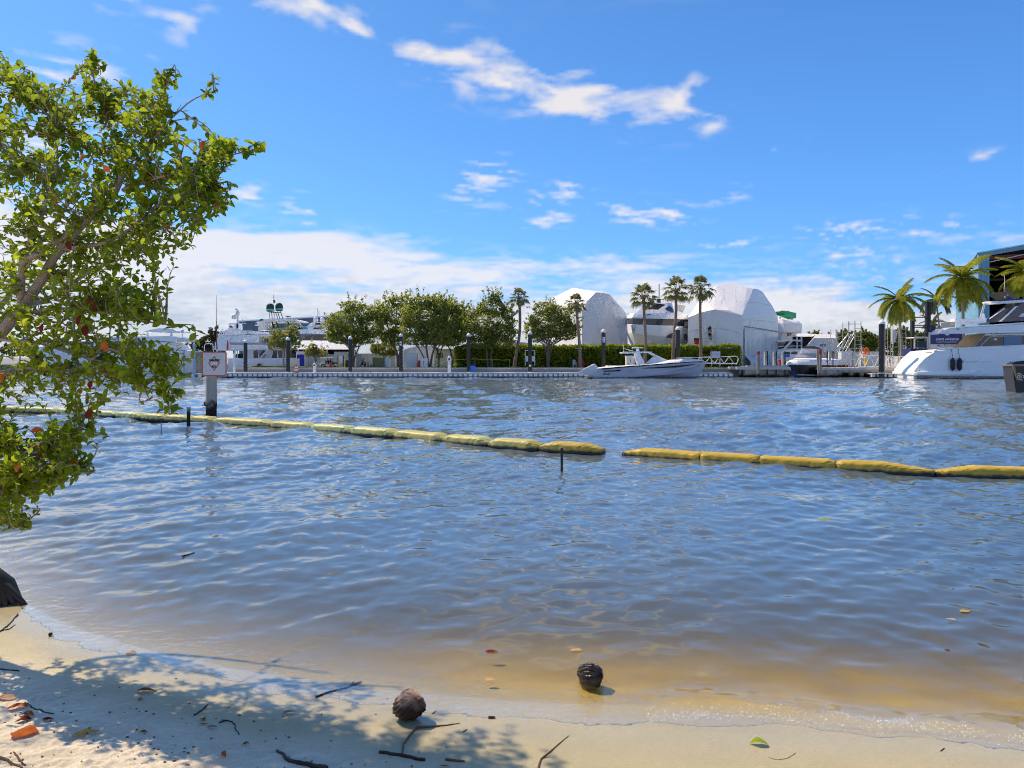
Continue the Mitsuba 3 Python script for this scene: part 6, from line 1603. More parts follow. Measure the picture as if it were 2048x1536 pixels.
# coconut palms
def coconut_palm(label, path, rpx, Y, seed, nf=20, w0=7, w1=4.5, dark=False, droop=1.0, name='coconut_palm'):
    k = thing(name, label, 'palm tree'); g = np.random.default_rng(seed); s_ = Y / F
    q = [P(a, b, Y) for a, b in path][::-1]; q[0][2] = GZ - .06; q = spline(q, 14)
    add(k + '__trunk', tube(q, np.linspace(w0, w1, 14) / 2 * s_, 9), 'pale_bark', True)
    c = q[-1]; R = rpx * s_
    add(k + '__crownshaft', tube([c - [0, 0, .2], c + [0, 0, .15], c + [0, 0, .5]], [w1 * .75 * s_, w1 * .9 * s_, .03], 8), 'coconut_leaf', True)
    for i in range(nf):
        az = i * 2.39996 + g.uniform(-.25, .25); u = (i + .5) / nf
        el = math.radians(78 - 105 * u + g.uniform(-8, 8)); L = R * g.uniform(.92, 1.12)
        h_ = np.array([math.cos(az), math.sin(az), 0]); t = np.linspace(0, 1, 13); dt = L / 12
        pos, ang = [c + [0, 0, .05]], el
        for _ in range(12):
            ang -= (.030 + .06 * math.cos(el) + .02) * droop * (1.15 if ang > -1.2 else .1)
            pos.append(pos[-1] + dt * (h_ * math.cos(ang) + np.array([0, 0, math.sin(ang)])))
        pos = np.array(pos); rc = tube(pos, np.linspace(.045, .010, 13), 4, False)
        V_, F_ = [np.array(rc.vertices)], [np.array(rc.faces)]; nv_ = len(V_[0]); sd = np.cross(h_, [0, 0, 1.0])
        tw = g.uniform(-.5, .5)
        for j in range(60):
            f = .10 + .90 * (j // 2) / 29.5; sg = 1 if j % 2 else -1
            b = np.array([np.interp(f, t, pos[:, m_]) for m_ in range(3)]); b2 = np.array([np.interp(min(f + .05, 1), t, pos[:, m_]) for m_ in range(3)]); tg = b2 - b; tg /= np.linalg.norm(tg) + 1e-9
            upv = np.cross(sd, tg); ll = L * .30 * math.sin(math.pi * (.12 + .80 * f)) ** .7 * g.uniform(.85, 1.15)
            d_ = tg * .55 + sd * sg * (.75 + .2 * tw * sg) + upv * .12; d_ /= np.linalg.norm(d_)
            m1 = b + d_ * ll * .5 - [0, 0, .10 * ll]; e = b + d_ * ll * .92 - [0, 0, .40 * ll * droop]; wv = tg * L * .020
            V_.append(np.array([b - wv * .6, b + wv * .6, m1 - wv, m1 + wv, e])); F_.append(np.array([[0, 1, 2], [1, 3, 2], [2, 3, 4]]) + nv_); nv_ += 5
        add(k + '__frond', (np.vstack(V_), np.vstack(F_)), 'bush_leaf' if dark else 'coconut_leaf')


coconut_palm('coconut palm with yellowing fronds left of the black lift mast', [(1797.5, 601), (1799, 640), (1803, 690), (1802, 722)], 56, 86, 1, 21)
coconut_palm('coconut palm before the blue building corner', [(1922.5, 558), (1925, 600), (1926.5, 650), (1927, 722)], 66, 84, 2, 25)
coconut_palm('coconut palm at the right edge before the dark hall opening', [(2056, 548), (2056, 600), (2058, 660), (2058, 722)], 62, 80, 3, 24)
coconut_palm('slim dark palm behind the black lift mast', [(1872, 600), (1877, 640), (1881, 680), (1884, 722)], 40, 100, 4, 15, 4, 2.6, True)
coconut_palm('low dark palm just left of the blue building', [(1866, 648), (1868, 680), (1868, 722)], 30, 104, 5, 13, 4, 2.6, True)

# ------------------------------------------------------------------ right side of the bank
k = thing('concrete_dock', 'stained concrete dock block with a sloping face left of the black hulled cruiser', 'dock')
YQ = 77.2
add(k + '__deck', box(X(1474, YQ), X(1580, YQ), YQ, YW + .1, GZ - .12, GZ + .16), 'pale_concrete')
add(k + '__face', box(X(1491, YQ), X(1517, YQ), YQ + .02, YQ + .5, .22, GZ - .121), 'stained_concrete'); add(k + '__face', box(X(1517.5, YQ), X(1579.5, YQ), YQ + .4, YQ + .8, -.6, GZ - .121), 'stained_concrete')
add(k + '__kerb', box(X(1494, YQ), X(1578, YQ), YQ + .1, YQ + .4, GZ + .161, GZ + .34), 'concrete')
for a in (1484, 1492, 1516): add(k + '__pier', box(X(a - 1.2, YQ), X(a + 1.2, YQ), YQ + .55, YQ + .85, -2, GZ - .122), 'stained_concrete')
k = thing('concrete_dock', 'long concrete dock on square piers right of the black hulled cruiser', 'dock')
add(k + '__deck', box(X(1643, YQ), X(1800, YQ), YQ, YW + .3, GZ - .16, GZ + .10), 'pale_concrete'); add(k + '__beam', box(X(1677, YQ), X(1798, YQ), YQ - .04, YQ + .4, GZ - .42, GZ - .161), 'stained_concrete')
add(k + '__face', box(X(1644, YQ), X(1676, YQ), YQ + .03, YQ + .5, .12, GZ - .161), 'stained_concrete')
for a in (1680, 1704, 1725, 1748, 1772, 1794): add(k + '__pier', box(X(a - 3.4, YQ), X(a + 3.4, YQ), YQ + .05, YQ + .55, -2, GZ - .421), 'stained_concrete')
for a in (1650, 1660, 1670): add(k + '__pile', box(X(a - 1.3, YQ), X(a + 1.3, YQ), YQ + .1, YQ + .5, -2, .119), 'stained_concrete')
structure('bulkhead', cat(box(X(1478, YW), XS0 - .01, YW + .31, YW + .55, -2, GZ - .01), box(XS1 + .01, X(1830, YW), YW + .31, YW + .55, -2, GZ - .01), box(X(1830, YW), 160, YW + .31, YW + .55, -2, GZ + .02)), 'stained_concrete')


def timber_pile(label, px, y0, y1, w, Y, red=None, m='timber', group=None, lean=0.0):
    k = thing('timber_pile' if m == 'timber' else 'mooring_pipe', label, 'pile', group); r = w / 2 / F * Y; x = X(px, Y); zt = Z(y0, Y)
    q = [[x - lean * (1 - t), Y, -2 + (zt + 2) * t] for t in np.linspace(0, 1, 8)]
    add(k + '__shaft', tube(q, r * (1 + .08 * np.sin(np.arange(8) * 2.1 + px)), 10), m, True)
    if red: add(k + '__band', lathe([(r * 1.1, 0), (r * 1.1, Z(red[0], Y) - Z(red[1], Y))], (x, Y, Z(red[1], Y)), 10), 'red_paint', 40)
    return k


timber_pile('timber pile with a red mark at its top before the wrapped boat', 1516.5, 702, 758, 6.2, 76.6, (703, 709))
timber_pile('left one of two leaning timber piles beside the black hulled cruiser', 1635, 697.5, 758, 4.4, 76.3, None, lean=-.15)
timber_pile('timber pile with a red top beside the black hulled cruiser', 1640.8, 698, 758, 5.2, 76.4, (698.5, 709))
for lab, px_, y0 in (('leftmost of three slim black mooring pipes before the clear plastic gable', 1534.8, 702), ('middle one of three slim black mooring pipes before the clear plastic gable', 1552.6, 702.5), ('slim black mooring pipe closest to the bow of the cruiser', 1569.8, 703)): timber_pile(lab, px_, y0, 752, 2.4, 77.45, None, 'black_pile', 'slim black mooring pipes left of the cruiser')
for lab, px_ in (('left one of two short black mooring pipes right of the red topped timber pile', 1654.5), ('right one of two short black mooring pipes right of the red topped timber pile', 1666)): timber_pile(lab, px_, 702, 736, 2.2, 79.5, None, 'black_pile', 'slim black mooring pipes right of the cruiser')
for lab, px_ in (('leftmost pale concrete post before the clear plastic gable', 1531), ('middle pale concrete post before the clear plastic gable', 1549), ('pale concrete post closest to the bow of the cruiser', 1566.5), ('pale concrete post between the two black pipes right of the cruiser', 1660)): solo('concrete_post', lab, 'post', pbox(px_ - 1.9, px_ + 1.9, 703.5, 740, 78.2 if px_ < 1600 else 80.2, .25), 'concrete', group='pale concrete posts along the docks')

# gangway with its sign
def gangway(label, x0, x1, ytop0, ytop1, ybot0, ybot1, Y, depth, nb):
    k = thing('gangway', label, 'gangway')
    for dy in (0, depth):
        add(k + '__top_rail', tube([P(x0, ytop0, Y + dy), P(x1 - 6, ytop1, Y + dy), P(x1 - 1.5, ytop1 + 1.0, Y + dy), P(x1 + 1, ytop1 + 6, Y + dy), P(x1 - 2, ybot1 - 1, Y + dy)], .045, 6), 'white_plastic', True)
        add(k + '__bottom_rail', prod((x0, ybot0), (x1 - 2, ybot1), Y + dy, .05), 'white_plastic')
        for i in range(nb):
            a, b, c = x0 + (x1 - 8 - x0) * i / nb, x0 + (x1 - 8 - x0) * (i + .5) / nb, x0 + (x1 - 8 - x0) * (i + 1) / nb
            yt, yb = (lambda q: ytop0 + (ytop1 - ytop0) * (q - x0) / (x1 - x0)), (lambda q: ybot0 + (ybot1 - ybot0) * (q - x0) / (x1 - x0))
            add(k + '__brace', prod((a, yb(a)), (b, yt(b)), Y + dy, .032), 'white_plastic'); add(k + '__brace', prod((b, yt(b)), (c, yb(c)), Y + dy, .032), 'white_plastic')
    add(k + '__walkway', hull([P(a, b, Y + d_) + [0, 0, e] for a, b in ((x0, ybot0), (x1 - 2, ybot1)) for d_ in (.06, depth - .06) for e in (-.02, -.08)]), 'grey_metal')
    return k


gangway('white truss gangway rising to the stained dock behind the bow of the open motorboat', 1352, 1476, 716.5, 712.5, 726, 727, 77.9, 1.2, 6)
gangway('white truss gangway down to the short floating dock by the thick pile', 1826, 1719, 714, 710, 734, 733, 78.4, 1.2, 6)
k = thing('dock_sign', 'white notice with a thin red border on the gangway rail', 'sign')
Yv = 77.8
add(k + '__board', pbox(1421.5, 1441.5, 701.5, 717, Yv, .05), 'sign_face')
add(k + '__border', wprism(Polygon([(X(a, Yv), Z(b, Yv)) for a, b in ((1421.5, 701.5), (1441.5, 701.5), (1441.5, 717), (1421.5, 717))]).difference(Polygon([(X(a, Yv), Z(b, Yv)) for a, b in ((1422.5, 702.5), (1440.5, 702.5), (1440.5, 715.8), (1422.5, 715.8))])), Yv - .01, .009), 'rust_beam')
add(k + '__lettering', cat(*[pbox(a, b, 707.3, 709.3, Yv - .012, .011) for a, b in ((1424.6, 1427.3), (1428.6, 1430), (1432, 1433.6), (1435.6, 1438))]), 'grey_gelcoat', kind='stuff')
for a in (1423, 1440): add(k + '__post', pbox(a - .6, a + .6, 717.1, 733, Yv + .02, .06), 'white_plastic')

# the black hulled cruiser in its slip
k = thing('cabin_cruiser', 'cabin cruiser with a black hull and white foredeck, bow out, moored in the slip', 'boat')
Yr = 78.0
stem = lambda z: np.array([X(1589, Yr) - .62 * max(z, 0) ** .9, Yr - .10 * z, z])
ring_z = [-.3, .15, .65, Z(729.5, Yr)]
rr = []
for i, z in enumerate(ring_z):
    b = (.75, 1.15, 1.5, 1.75)[i]; s_ = stem(z); ax = np.array([.80, .60]); pr = np.array([ax[1], -ax[0]])
    ring = [[s_[0], s_[1], z]]
    for t, w_ in ((.10, .42), (.25, .72), (.5, .94), (1.0, 1.0)): q_ = s_[:2] + ax * 9.0 * t + pr * b * w_; ring.append([q_[0], q_[1], z])
    for t, w_ in ((1.0, 1.0), (.5, .94), (.25, .72), (.10, .42)): q_ = s_[:2] + ax * 9.0 * t - pr * b * w_; ring.append([q_[0], q_[1], z])
    rr.append(ring)
add(k + '__hull', loft(rr), 'black_gloss', 30)
top = np.array(rr[-1]); up1 = top.copy(); up1[:, 2] += .10; ctr = top.mean(0); up0 = top * 1.0; up0[:, :2] += (up0[:, :2] - ctr[:2]) * .012
up2 = top.copy(); up2[:, :2] += (ctr[:2] - up2[:, :2]) * .16; up2[:, 2] += .50; up3 = top.copy(); up3[:, :2] += (ctr[:2] - up3[:, :2]) * .45; up3[:, 2] += .72
add(k + '__foredeck', loft([up0, up0 + [0, 0, .12], up2, up3]), 'white_gelcoat', 40)
st2 = np.array(rr[1]); add(k + '__stripe', tube([st2[j] + [0, -.03, .12 - .03 * j] for j in (0, 1, 2, 3, 4)], .05, 5), 'white_plastic', True)
st3 = np.array(rr[0]); add(k + '__bow_guard', hull([stem(.05) + [-.03, -.06, 0], stem(.75) + [-.02, -.06, 0], stem(.6) + [.35, -.12, 0], stem(.1) + [.4, -.12, 0]]), 'navy_paint')
ws = lambda a, b, dy=0: P(a, b, 81 + dy)
add(k + '__windshield', hull([ws(1588, 714), ws(1596, 707, .6), ws(1634, 707, 1.0), ws(1640, 714.5, 0), ws(1598, 706.5, 3), ws(1634, 706.5, 3), ws(1592, 714, 3), ws(1640, 714, 3)]), 'grey_gelcoat', 20)
add(k + '__canvas_top', hull([ws(1604, 695, .4), ws(1612, 692.4, .6), ws(1628, 692, .6), ws(1638, 695.5, .4), ws(1641, 698, .4), ws(1636, 695.4, .5), ws(1605, 696.4, .4), ws(1610, 693, 3), ws(1630, 692.6, 3), ws(1641, 697, 3)]), 'ink', 40)
for a, b in (((1604, 696), (1600, 707)), ((1640, 698), (1649, 713)), ((1637, 696), (1634, 707))): add(k + '__canvas_bow', rod(ws(*a, .5), ws(*b, .5), .035), 'white_plastic')
add(k + '__side_curtain', hull([ws(1606, 696.6, .55), ws(1636, 696, .6), ws(1634, 707, .9), ws(1600, 707, .6), ws(1606, 696.6, .6), ws(1636, 696, .65), ws(1634, 707, .95), ws(1600, 707, .65)]), 'tent_fabric')
add(k + '__bow_rail', tube([up0[j] + [0, 0, .55] for j in (8, 0, 1, 2, 3)], .022, 5), 'grey_metal', True)
for j in (0, 1, 2, 3): add(k + '__rail_post', rod(up0[j] + [0, 0, .1], up0[j] + [0, 0, .55], .018, 5), 'grey_metal')
add(k + '__anchor', hull([stem(.9) + [-.25, -.1, .1], stem(.95) + [.1, -.1, .12], stem(.6) + [-.05, -.15, .05], stem(.9) + [-.1, .1, .1]]), 'grey_metal')

# things behind the slip: van, tarp, covered yachts, scaffolds
k = thing('van', 'white van with dark windows parked behind the black hulled cruiser', 'van')
Yv = 89.0
add(k + '__body', cat(pp([(1562, 714), (1563.5, 706), (1567, 701), (1600, 700), (1612, 701), (1613, 717), (1562, 717.5)], Yv, 1.9)), 'white_gelcoat')
for a, b, c in ((1566.5, 1580, 703.5), (1581.5, 1595, 703)): add(k + '__window', pp([(a, 708.5), (a + 1.5, c), (b, c), (b, 708.5)], Yv - .02, .018), 'dark_glass')
for a in (1569, 1604):
    w_ = add(k + '__wheel', rod((X(a, Yv), Yv - .03, GZ + .34), (X(a, Yv), Yv + .2, GZ + .34), .34, 14), 'ink', 40); add(w_ + '__hub', rod((X(a, Yv), Yv - .045, GZ + .34), (X(a, Yv), Yv - .031, GZ + .34), .18, 10), 'grey_metal', 40)
add(k + '__tail_light', pbox(1562.5, 1563.8, 706, 710, Yv - .03, .1), 'red_paint')
solo('tarp', 'crumpled bright blue tarp beside the white van', 'tarp', wrinkled(hull([P(a, b, 86.5) + [0, d_, 0] for a, b in ((1571, 713), (1573, 707.5), (1579, 708.5), (1582, 714), (1576, 715)) for d_ in (0, .6)]), .2, .15, 3, 2), 'bin_blue', 40)
solo('steel_drum', 'red drum at the corner of the wrapped boat beside the van', 'drum', lathe([(.30, 0), (.31, .02), (.29, .04), (.29, .42), (.31, .44), (.29, .46), (.29, .86), (.31, .88), (.29, .9)], (X(1562, 84.5), 84.5, GZ), 14), 'red_paint', 40)
k = thing('green_boat', 'green shrink wrapped speedboat raised high above the white wrapped yachts', 'wrapped boat')
Yz = 116
gb = [P(1543.5, 624, Yz), P(1560, 622.6, Yz - .6), P(1580, 623.4, Yz - 1), P(1580, 634, Yz - 1), P(1578, 639, Yz - .4), P(1560, 633, Yz - .4), P(1550, 629.5, Yz), P(1592, 626, Yz + 1.2), P(1592, 636, Yz + 1.2), P(1580, 623.6, Yz + 3), P(1590, 626, Yz + 3.6), P(1590, 636, Yz + 3.6), P(1578, 639, Yz + 1.4), P(1560, 622.6, Yz + 2)]
add(k + '__hull', wrinkled(hull(gb), .6, .14, 4), 'green_wrap', 30); add(k + '__cabin', hull([P(a, b, Yz + d_) for a, b in ((1560, 622.3), (1562, 621.2), (1570, 621.4), (1578, 622), (1579, 623.2)) for d_ in (.2, 1.6)]), 'green_wrap')
add(k + '__marking', cat(pp([(1553, 629.3), (1555, 626.4), (1556, 626.6), (1555.3, 629.3)], Yz - 1.12, .2), *[pbox(a, a + 2.2, 627.3 + .2 * math.sin(a), 629.2, Yz - 1.2, .3) for a in (1556.6, 1559.2, 1561.8, 1564.4, 1567)]), 'ink', kind='stuff')
add(k + '__cradle_post', cat(prod((1584, 637), (1584, 700), Yz + .8, .12), prod((1560, 634), (1560, 700), Yz + .8, .12)), 'grey_metal', kind='stuff')
k = thing('wrapped_boat', 'smaller white shrink wrapped yacht right of the biggest wrapped boat, under the green one', 'wrapped boat')
add(k + '__wrap', wrinkled(hull([P(1540, 664, 106), P(1540, 643, 106), P(1564, 637.5, 105), P(1567, 646.5, 104.5), P(1595, 646, 104.5), P(1592, 641, 107), P(1604.5, 648, 109), P(1604, 662, 109), P(1566, 664, 104.5), P(1594, 664.5, 104.5), P(1540, 640, 114), P(1598, 642, 116), P(1600, 664, 116), P(1540, 664, 114)]), .8, .16, 6), 'shrink_wrap', 28)
add(k + '__hull', hull([P(1540, 664.2, 106), P(1566, 664.2, 104.8), P(1604, 663.4, 109), P(1590, 692, 109), P(1556, 705, 106), P(1540, 705, 107), P(1600, 664.5, 116), P(1580, 700, 115), P(1540, 700, 115)]), 'shaded_gelcoat', 20)
add(k + '__hatch', pp([(1576, 672), (1577, 665.5), (1584, 665.2), (1583, 671)], 104.6, .5), 'tan_panel')
for a in (1552, 1572, 1590): add(k + '__boat_stand', prod((a, 690), (a - 2, 730), 106.5, .12), 'grey_metal')
k = thing('covered_yacht', 'dark windowed yacht under a white awning roof behind the cruiser canvas', 'yacht')
Yy = 98
add(k + '__hull', pp([(1556, 722), (1556, 700), (1566, 697), (1680, 696), (1676, 722)], Yy, 5), 'shaded_gelcoat')
add(k + '__cabin', pp([(1557, 697), (1557, 684), (1584, 680), (1604, 680), (1604, 697)], Yy + .5, 4), 'dark_glass'); add(k + '__saloon', pp([(1604, 697), (1604, 672), (1622, 671), (1622, 697)], Yy + 1, 3.4), 'dark_interior')
add(k + '__fashion_plate', pp([(1567, 698), (1584, 678.6), (1588, 680.4), (1571, 698)], Yy - .1, .3), 'white_gelcoat'); add(k + '__coaming', pp([(1557, 682), (1575, 679.4), (1602, 679.6), (1604, 683.5), (1585, 681.5), (1557, 684.4)], Yy - .05, 4.2), 'white_gelcoat')
for a in (1594.5, 1603.5): add(k + '__pillar', pp([(a - .9, 697), (a - .9, 672), (a + .9, 672), (a + .9, 697)], Yy - .1, .2), 'white_plastic')
add(k + '__deck_line', pp([(1557, 692), (1604, 690.8), (1604, 692.2), (1557, 693.4)], Yy + .3, .19), 'shaded_gelcoat')
add(k + '__awning', wrinkled(hull([P(1586, 673.5, Yy), P(1595, 667, Yy + 1), P(1632, 668, Yy + 1), P(1626, 673, Yy), P(1595, 667, Yy + 4), P(1632, 668, Yy + 4), P(1586, 673.5, Yy + 5), P(1626, 673, Yy + 5)]), .7, .08, 2), 'shrink_wrap', 30)
k = thing('marquee', 'white ridge tent with a sloping left edge left of the scaffold stairs', 'tent')
Yy = 94
add(k + '__wall', pp([(1606, 700), (1628, 676), (1671.5, 676), (1672, 704), (1606, 704)], Yy, .2), 'tent_fabric'); add(k + '__side_wall', hull([P(1671.8, 676, Yy + .02), P(1671.8, 704, Yy + .02), P(1680, 692, Yy + 5), P(1680, 704, Yy + 5), P(1672.2, 676, Yy + .02), P(1680.4, 704, Yy + 5)]), 'tent_fabric')
add(k + '__roof', wrinkled(hull([P(1626, 676.3, Yy - .1), P(1672.5, 676, Yy - .1), P(1631, 668.6, Yy + 1), P(1670, 668.6, Yy + 1), P(1634, 668.6, Yy + 4), P(1670, 668.6, Yy + 4), P(1632, 676, Yy + 5), P(1678, 676, Yy + 5)]), .7, .08, 9), 'shrink_wrap', 30)
add(k + '__window', pbox(1640, 1652, 688, 693, Yy - .02, .015), 'blue_grey')
for a in (1628.5, 1646.5): add(k + '__pole', pbox(a - .4, a + .4, 680, 704, Yy - .06, .04), 'grey_metal')


def scaffold(label, ups, levels, Y, depth, stair=None):
    k = thing('scaffold_tower', label, 'scaffold')
    for a, y0 in ups:
        for dy in (0, depth): add(k + '__upright', rod((X(a, Y), Y + dy, GZ), P(a, y0, Y) + [0, dy, 0], .042, 6), 'grey_metal')
    for (a0, a1, yy) in levels:
        for dy in (0, depth): add(k + '__rail', prod((a0, yy), (a1, yy), Y + dy, .035), 'grey_metal')
    for s_ in stair or ():
        a = add(k + '__stair_stringer', prod(*s_, Y + .3, .055), 'grey_metal')
    return k


scaffold('grey scaffold stair tower rising above the trees right of the white ridge tent', [(1672.5, 658), (1685.5, 659), (1697, 643), (1709.5, 641.5), (1722, 642)],
         [(1672.5, 1697, 664.5), (1672.5, 1697, 672.5), (1697, 1722, 648), (1709.5, 1722, 656.5), (1709.5, 1722, 664.5), (1697, 1722, 672.5), (1709.5, 1722, 681), (1709.5, 1722, 689), (1672.5, 1722, 697), (1672.5, 1722, 704)], 92, 1.6,
         [((1678, 703), (1696, 667)), ((1684, 704), (1703, 668)), ((1690, 705), (1709, 672)), ((1675, 694), (1697, 668)), ((1687, 700), (1707, 668)), ((1680, 700), (1692, 680))])
scaffold('grey scaffold ladder tower behind the left coconut palm trunk', [(1781, 643), (1786, 648), (1797, 655), (1812, 655)], [(1781, 1812, 659), (1781, 1812, 667), (1781, 1812, 675), (1781, 1812, 684), (1781, 1812, 694)], 94, 1.4, [((1783, 700), (1795, 662))])
solo('hanging_cloth', 'white cloth hanging from the right scaffold tower', 'cloth', wrinkled(hull([P(a, b, 93.8) + [0, d_, 0] for a, b in ((1785, 660), (1790, 658), (1794, 668), (1791, 684), (1786, 688)) for d_ in (0, .3)]), .3, .3, 5, 1.5), 'white_plastic', 40)
# low things along the right dock: carts, boxes and hoses
for lab, x0, x1, y0, y1, m in (('white crate stack behind the dock under the scaffold stairs', 1683, 1705, 703, 722, 'tent_fabric'), ('pale low box on the quay right of the scaffold stairs', 1706, 1718, 706, 722, 'pale_cabinet'), ('white low wall section on the quay left of the thick pile', 1726, 1758, 704, 730, 'shaded_gelcoat')):
    cabinet(lab, x0, x1, y0, y1, 84, m, 'box', .9, name='storage_box')
k = thing('hose_rack', 'orange hose coils on a yellow hose stand left of the thick pile', 'hose stand')
add(k + '__stand', lathe([(.10, 0), (.10, .9), (.14, .92), (.14, 1.1), (.05, 1.2)], (X(1730, 80.6), 80.6, GZ), 10), 'yellow_paint', 40)
for i, (a, b) in enumerate(((1727, 703), (1733, 701), (1734, 705))):
    t = np.linspace(0, 2 * np.pi, 17); c = P(a, b, 80.5); add(k + '__hose', tube([c + .26 * np.array([math.cos(q_), .15 * math.sin(2 * q_), math.sin(q_) * 1.1]) for q_ in t], .06, 6), 'orange_paint', True)
k = thing('dock_cart', 'row of dark wheeled carts and low railing along the right dock', 'railing')
for i in range(6):
    a = 1674 + i * 9; add(k + '__post', prod((a, 718), (a, 732), 79.6, .03), 'grey_metal'); add(k + '__foot', lathe([(.10, 0), (.08, .1)], (X(a, 79.6), 79.6, GZ + .10), 8), 'rust_beam', 40)
for yy in (704, 718.5): add(k + '__rail', prod((1672, yy), (1722, yy), 79.6, .03), 'grey_metal')
for i in range(3): add(k + '__rail_post', prod((1672 + i * 24, 704), (1672 + i * 24, 718), 79.6, .03), 'grey_metal')

# black lift mast
k = thing('boat_forklift', 'tall black boat forklift mast with a white framed cab right of the coconut palm', 'forklift')
Yf_ = 92
for a, y0, w_ in ((1825.2, 620, 1.6), (1828.6, 624, 1.1), (1854.6, 606, 1.7), (1859.6, 606, 2.2)): add(k + '__mast_rail', pbox(a - w_, a + w_, y0, 728, Yf_, .4), 'dark_metal')
for yy, a, b in ((634.5, 1828, 1856), (650.5, 1824, 1858), (654.5, 1826, 1858), (668, 1826, 1856)): add(k + '__cross_beam', pbox(a, b, yy - 1, yy + 1, Yf_ - .03, .3), 'dark_metal')
add(k + '__mast_head', pbox(1852, 1863.5, 603.5, 606, Yf_ - .05, .6), 'dark_metal')
for a, b in (((1829, 697), (1829, 675)), ((1829, 675), (1855, 675)), ((1855, 675), (1855, 697))): add(k + '__cab_frame', rod(P(*a, 90.5), P(*b, 90.5), .08), 'white_plastic')
add(k + '__cab_roof', pbox(1828, 1856, 674, 676.2, 90.3, 1.8), 'white_plastic'); add(k + '__cab_glass', pbox(1831, 1854, 683, 695, 90.7, .03), 'blue_glass'); add(k + '__chassis', pbox(1822, 1862, 697, 722, 90.6, 2), 'navy_paint')
for a in (1830, 1855): add(k + '__wheel', rod((X(a, 90.5), 90.5, GZ + .7), (X(a, 90.5), 91, GZ + .7), .7, 16), 'ink', 40)

# harbour sign
k = thing('harbor_sign', 'navy and white harbor sign behind the stern of the big white yacht', 'sign')
Ys_ = 84.0
add(k + '__navy_board', pbox(1861, 1926.5, 667.5, 688.5, Ys_, .12), 'navy_paint'); add(k + '__white_board', pbox(1861, 1926.5, 688.6, 697.5, Ys_ + .002, .118), 'white_plastic')
add(k + '__title', ptext('SAFE HARBOR', 1871.5, 1917.5, 680.6, 676.3, Ys_ - .012), 'white_plastic', kind='stuff'); add(k + '__subtitle', ptext('LAUDERDALE MARINE CENTER', 1873.5, 1914.5, 684.8, 683.2, Ys_ - .012), 'white_plastic', kind='stuff'); add(k + '__phone_number', ptext('954-713-0333', 1874, 1914, 693.2, 689.6, Ys_ - .012), 'ink', kind='stuff')
add(k + '__emblem', pp([(1889, 667.9), (1900, 667.9), (1897, 670), (1894.5, 671.4), (1892, 670)], Ys_ - .012, .011), 'white_plastic')
for a in (1859.8, 1927.5): add(k + '__post', pbox(a - 1, a + 1, 664, 736, Ys_ + .01, .2), 'pale_cabinet')
solo('banner', 'small navy banner behind the top of the harbor sign', 'banner', pbox(1861, 1870.5, 651, 661, 88, .08), 'navy_paint')

# the blue hall
k = thing('blue_hall', 'tall light blue corrugated boat hall with a huge dark opening at the right edge', 'building')
Yb0, Yb1 = 100.0, 140.0
xc, zc_ = X(1956.5, Yb0), Z(507, Yb0)
n_ = 26; A_, B_ = np.array([xc, Yb0]), np.array([X(1912, Yb1), Yb1]); dv = (B_ - A_) / np.linalg.norm(B_ - A_); nv_ = np.array([dv[1], -dv[0]]); nv_ = nv_ if nv_[0] < 0 else -nv_
for i in range(n_):
    a, b = A_ + (B_ - A_) * i / n_, A_ + (B_ - A_) * (i + 1) / n_
    ring0 = []
    for f, o in ((0.02, 0), (.10, .10), (.42, .10), (.50, 0), (.98, 0), (.98, -.3), (.02, -.3)): q_ = a + (b - a) * f + nv_ * o; ring0.append(q_)
    add(k + '__wall_panel', loft([[[q_[0], q_[1], GZ - .1] for q_ in ring0], [[q_[0], q_[1], zc_ - .3] for q_ in ring0]]), 'steel_blue')
zr = lambda a: 506.5 + (490.5 - 506.5) * (a - 1956.5) / (2048 - 1956.5)
xe = 2230; zf = lambda a: zr(a) if a < 2140 else zr(2140) + (a - 2140) * .175
fc = np.linspace(1957, xe, 40)
for i in range(39):
    a, b = fc[i] + .15, fc[i + 1] - .15
    add(k + '__fascia_panel', pp([(a, zf(a) + 8.3), (a, zf(a)), (b, zf(b)), (b, zf(b) + 8.3)], Yb0 - .3, .28), 'steel_blue')
add(k + '__gutter', hull([P(a, zf(a) - e, Yb0 - .5 + d_) for a in (1955.8, 2140) for e in (.1, 1.0) for d_ in (0, .2)]), 'white_plastic')
D2 = np.array([dv[0], dv[1]]) * np.linalg.norm(B_ - A_); x1_ = X(xe, Yb0)
def para(xa, xb, ta, tb, za, zb, zc2=None, zd2=None):
    # a box sheared along the side wall: x across the front, t from the front to the back
    zc2, zd2 = (za, zb) if zc2 is None else (zc2, zd2)
    return hull([(x + D2[0] * t, Yb0 + .6 + D2[1] * t, z) for t in (ta, tb) for x, z in ((xa, za), (xa, zb), (xb, zc2), (xb, zd2))])
zap = Z(zf(2140), Yb0)
add(k + '__roof', para(xc + .1, X(2140, Yb0), -.02, 1, zc_ - .1, zc_ + .1, zap - .1, zap + .1), 'steel_blue'); add(k + '__roof', para(X(2140, Yb0), x1_, -.02, 1, zap - .1, zap + .1, zc_ - .1, zc_ + .1), 'steel_blue')
cols = np.linspace(1957.2, 1979, 5)
for i in range(4): add(k + '__corner_panel', pp([(cols[i] + .2, 733), (cols[i] + .2, zf(cols[i]) + 8.6), (cols[i + 1] - .2, zf(cols[i + 1]) + 8.6), (cols[i + 1] - .2, 733)], Yb0 - .02, .3), 'steel_blue')
add(k + '__lintel', hull([P(a, zf(a) + e, Yb0 + .35 + d_) for a in (1979.2, xe) for e in (8.7, 17) for d_ in (0, .3)]), 'rust_beam', label='rusty red lintel beam')
add(k + '__door_track', hull([P(a, 523.5 + (508 - 523.5) * (a - 1980) / 68 + e, Yb0 - .1) + [0, d_, 0] for a in (1980, 2100) for e in (0, 1.2) for d_ in (0, .15)]), 'white_plastic')
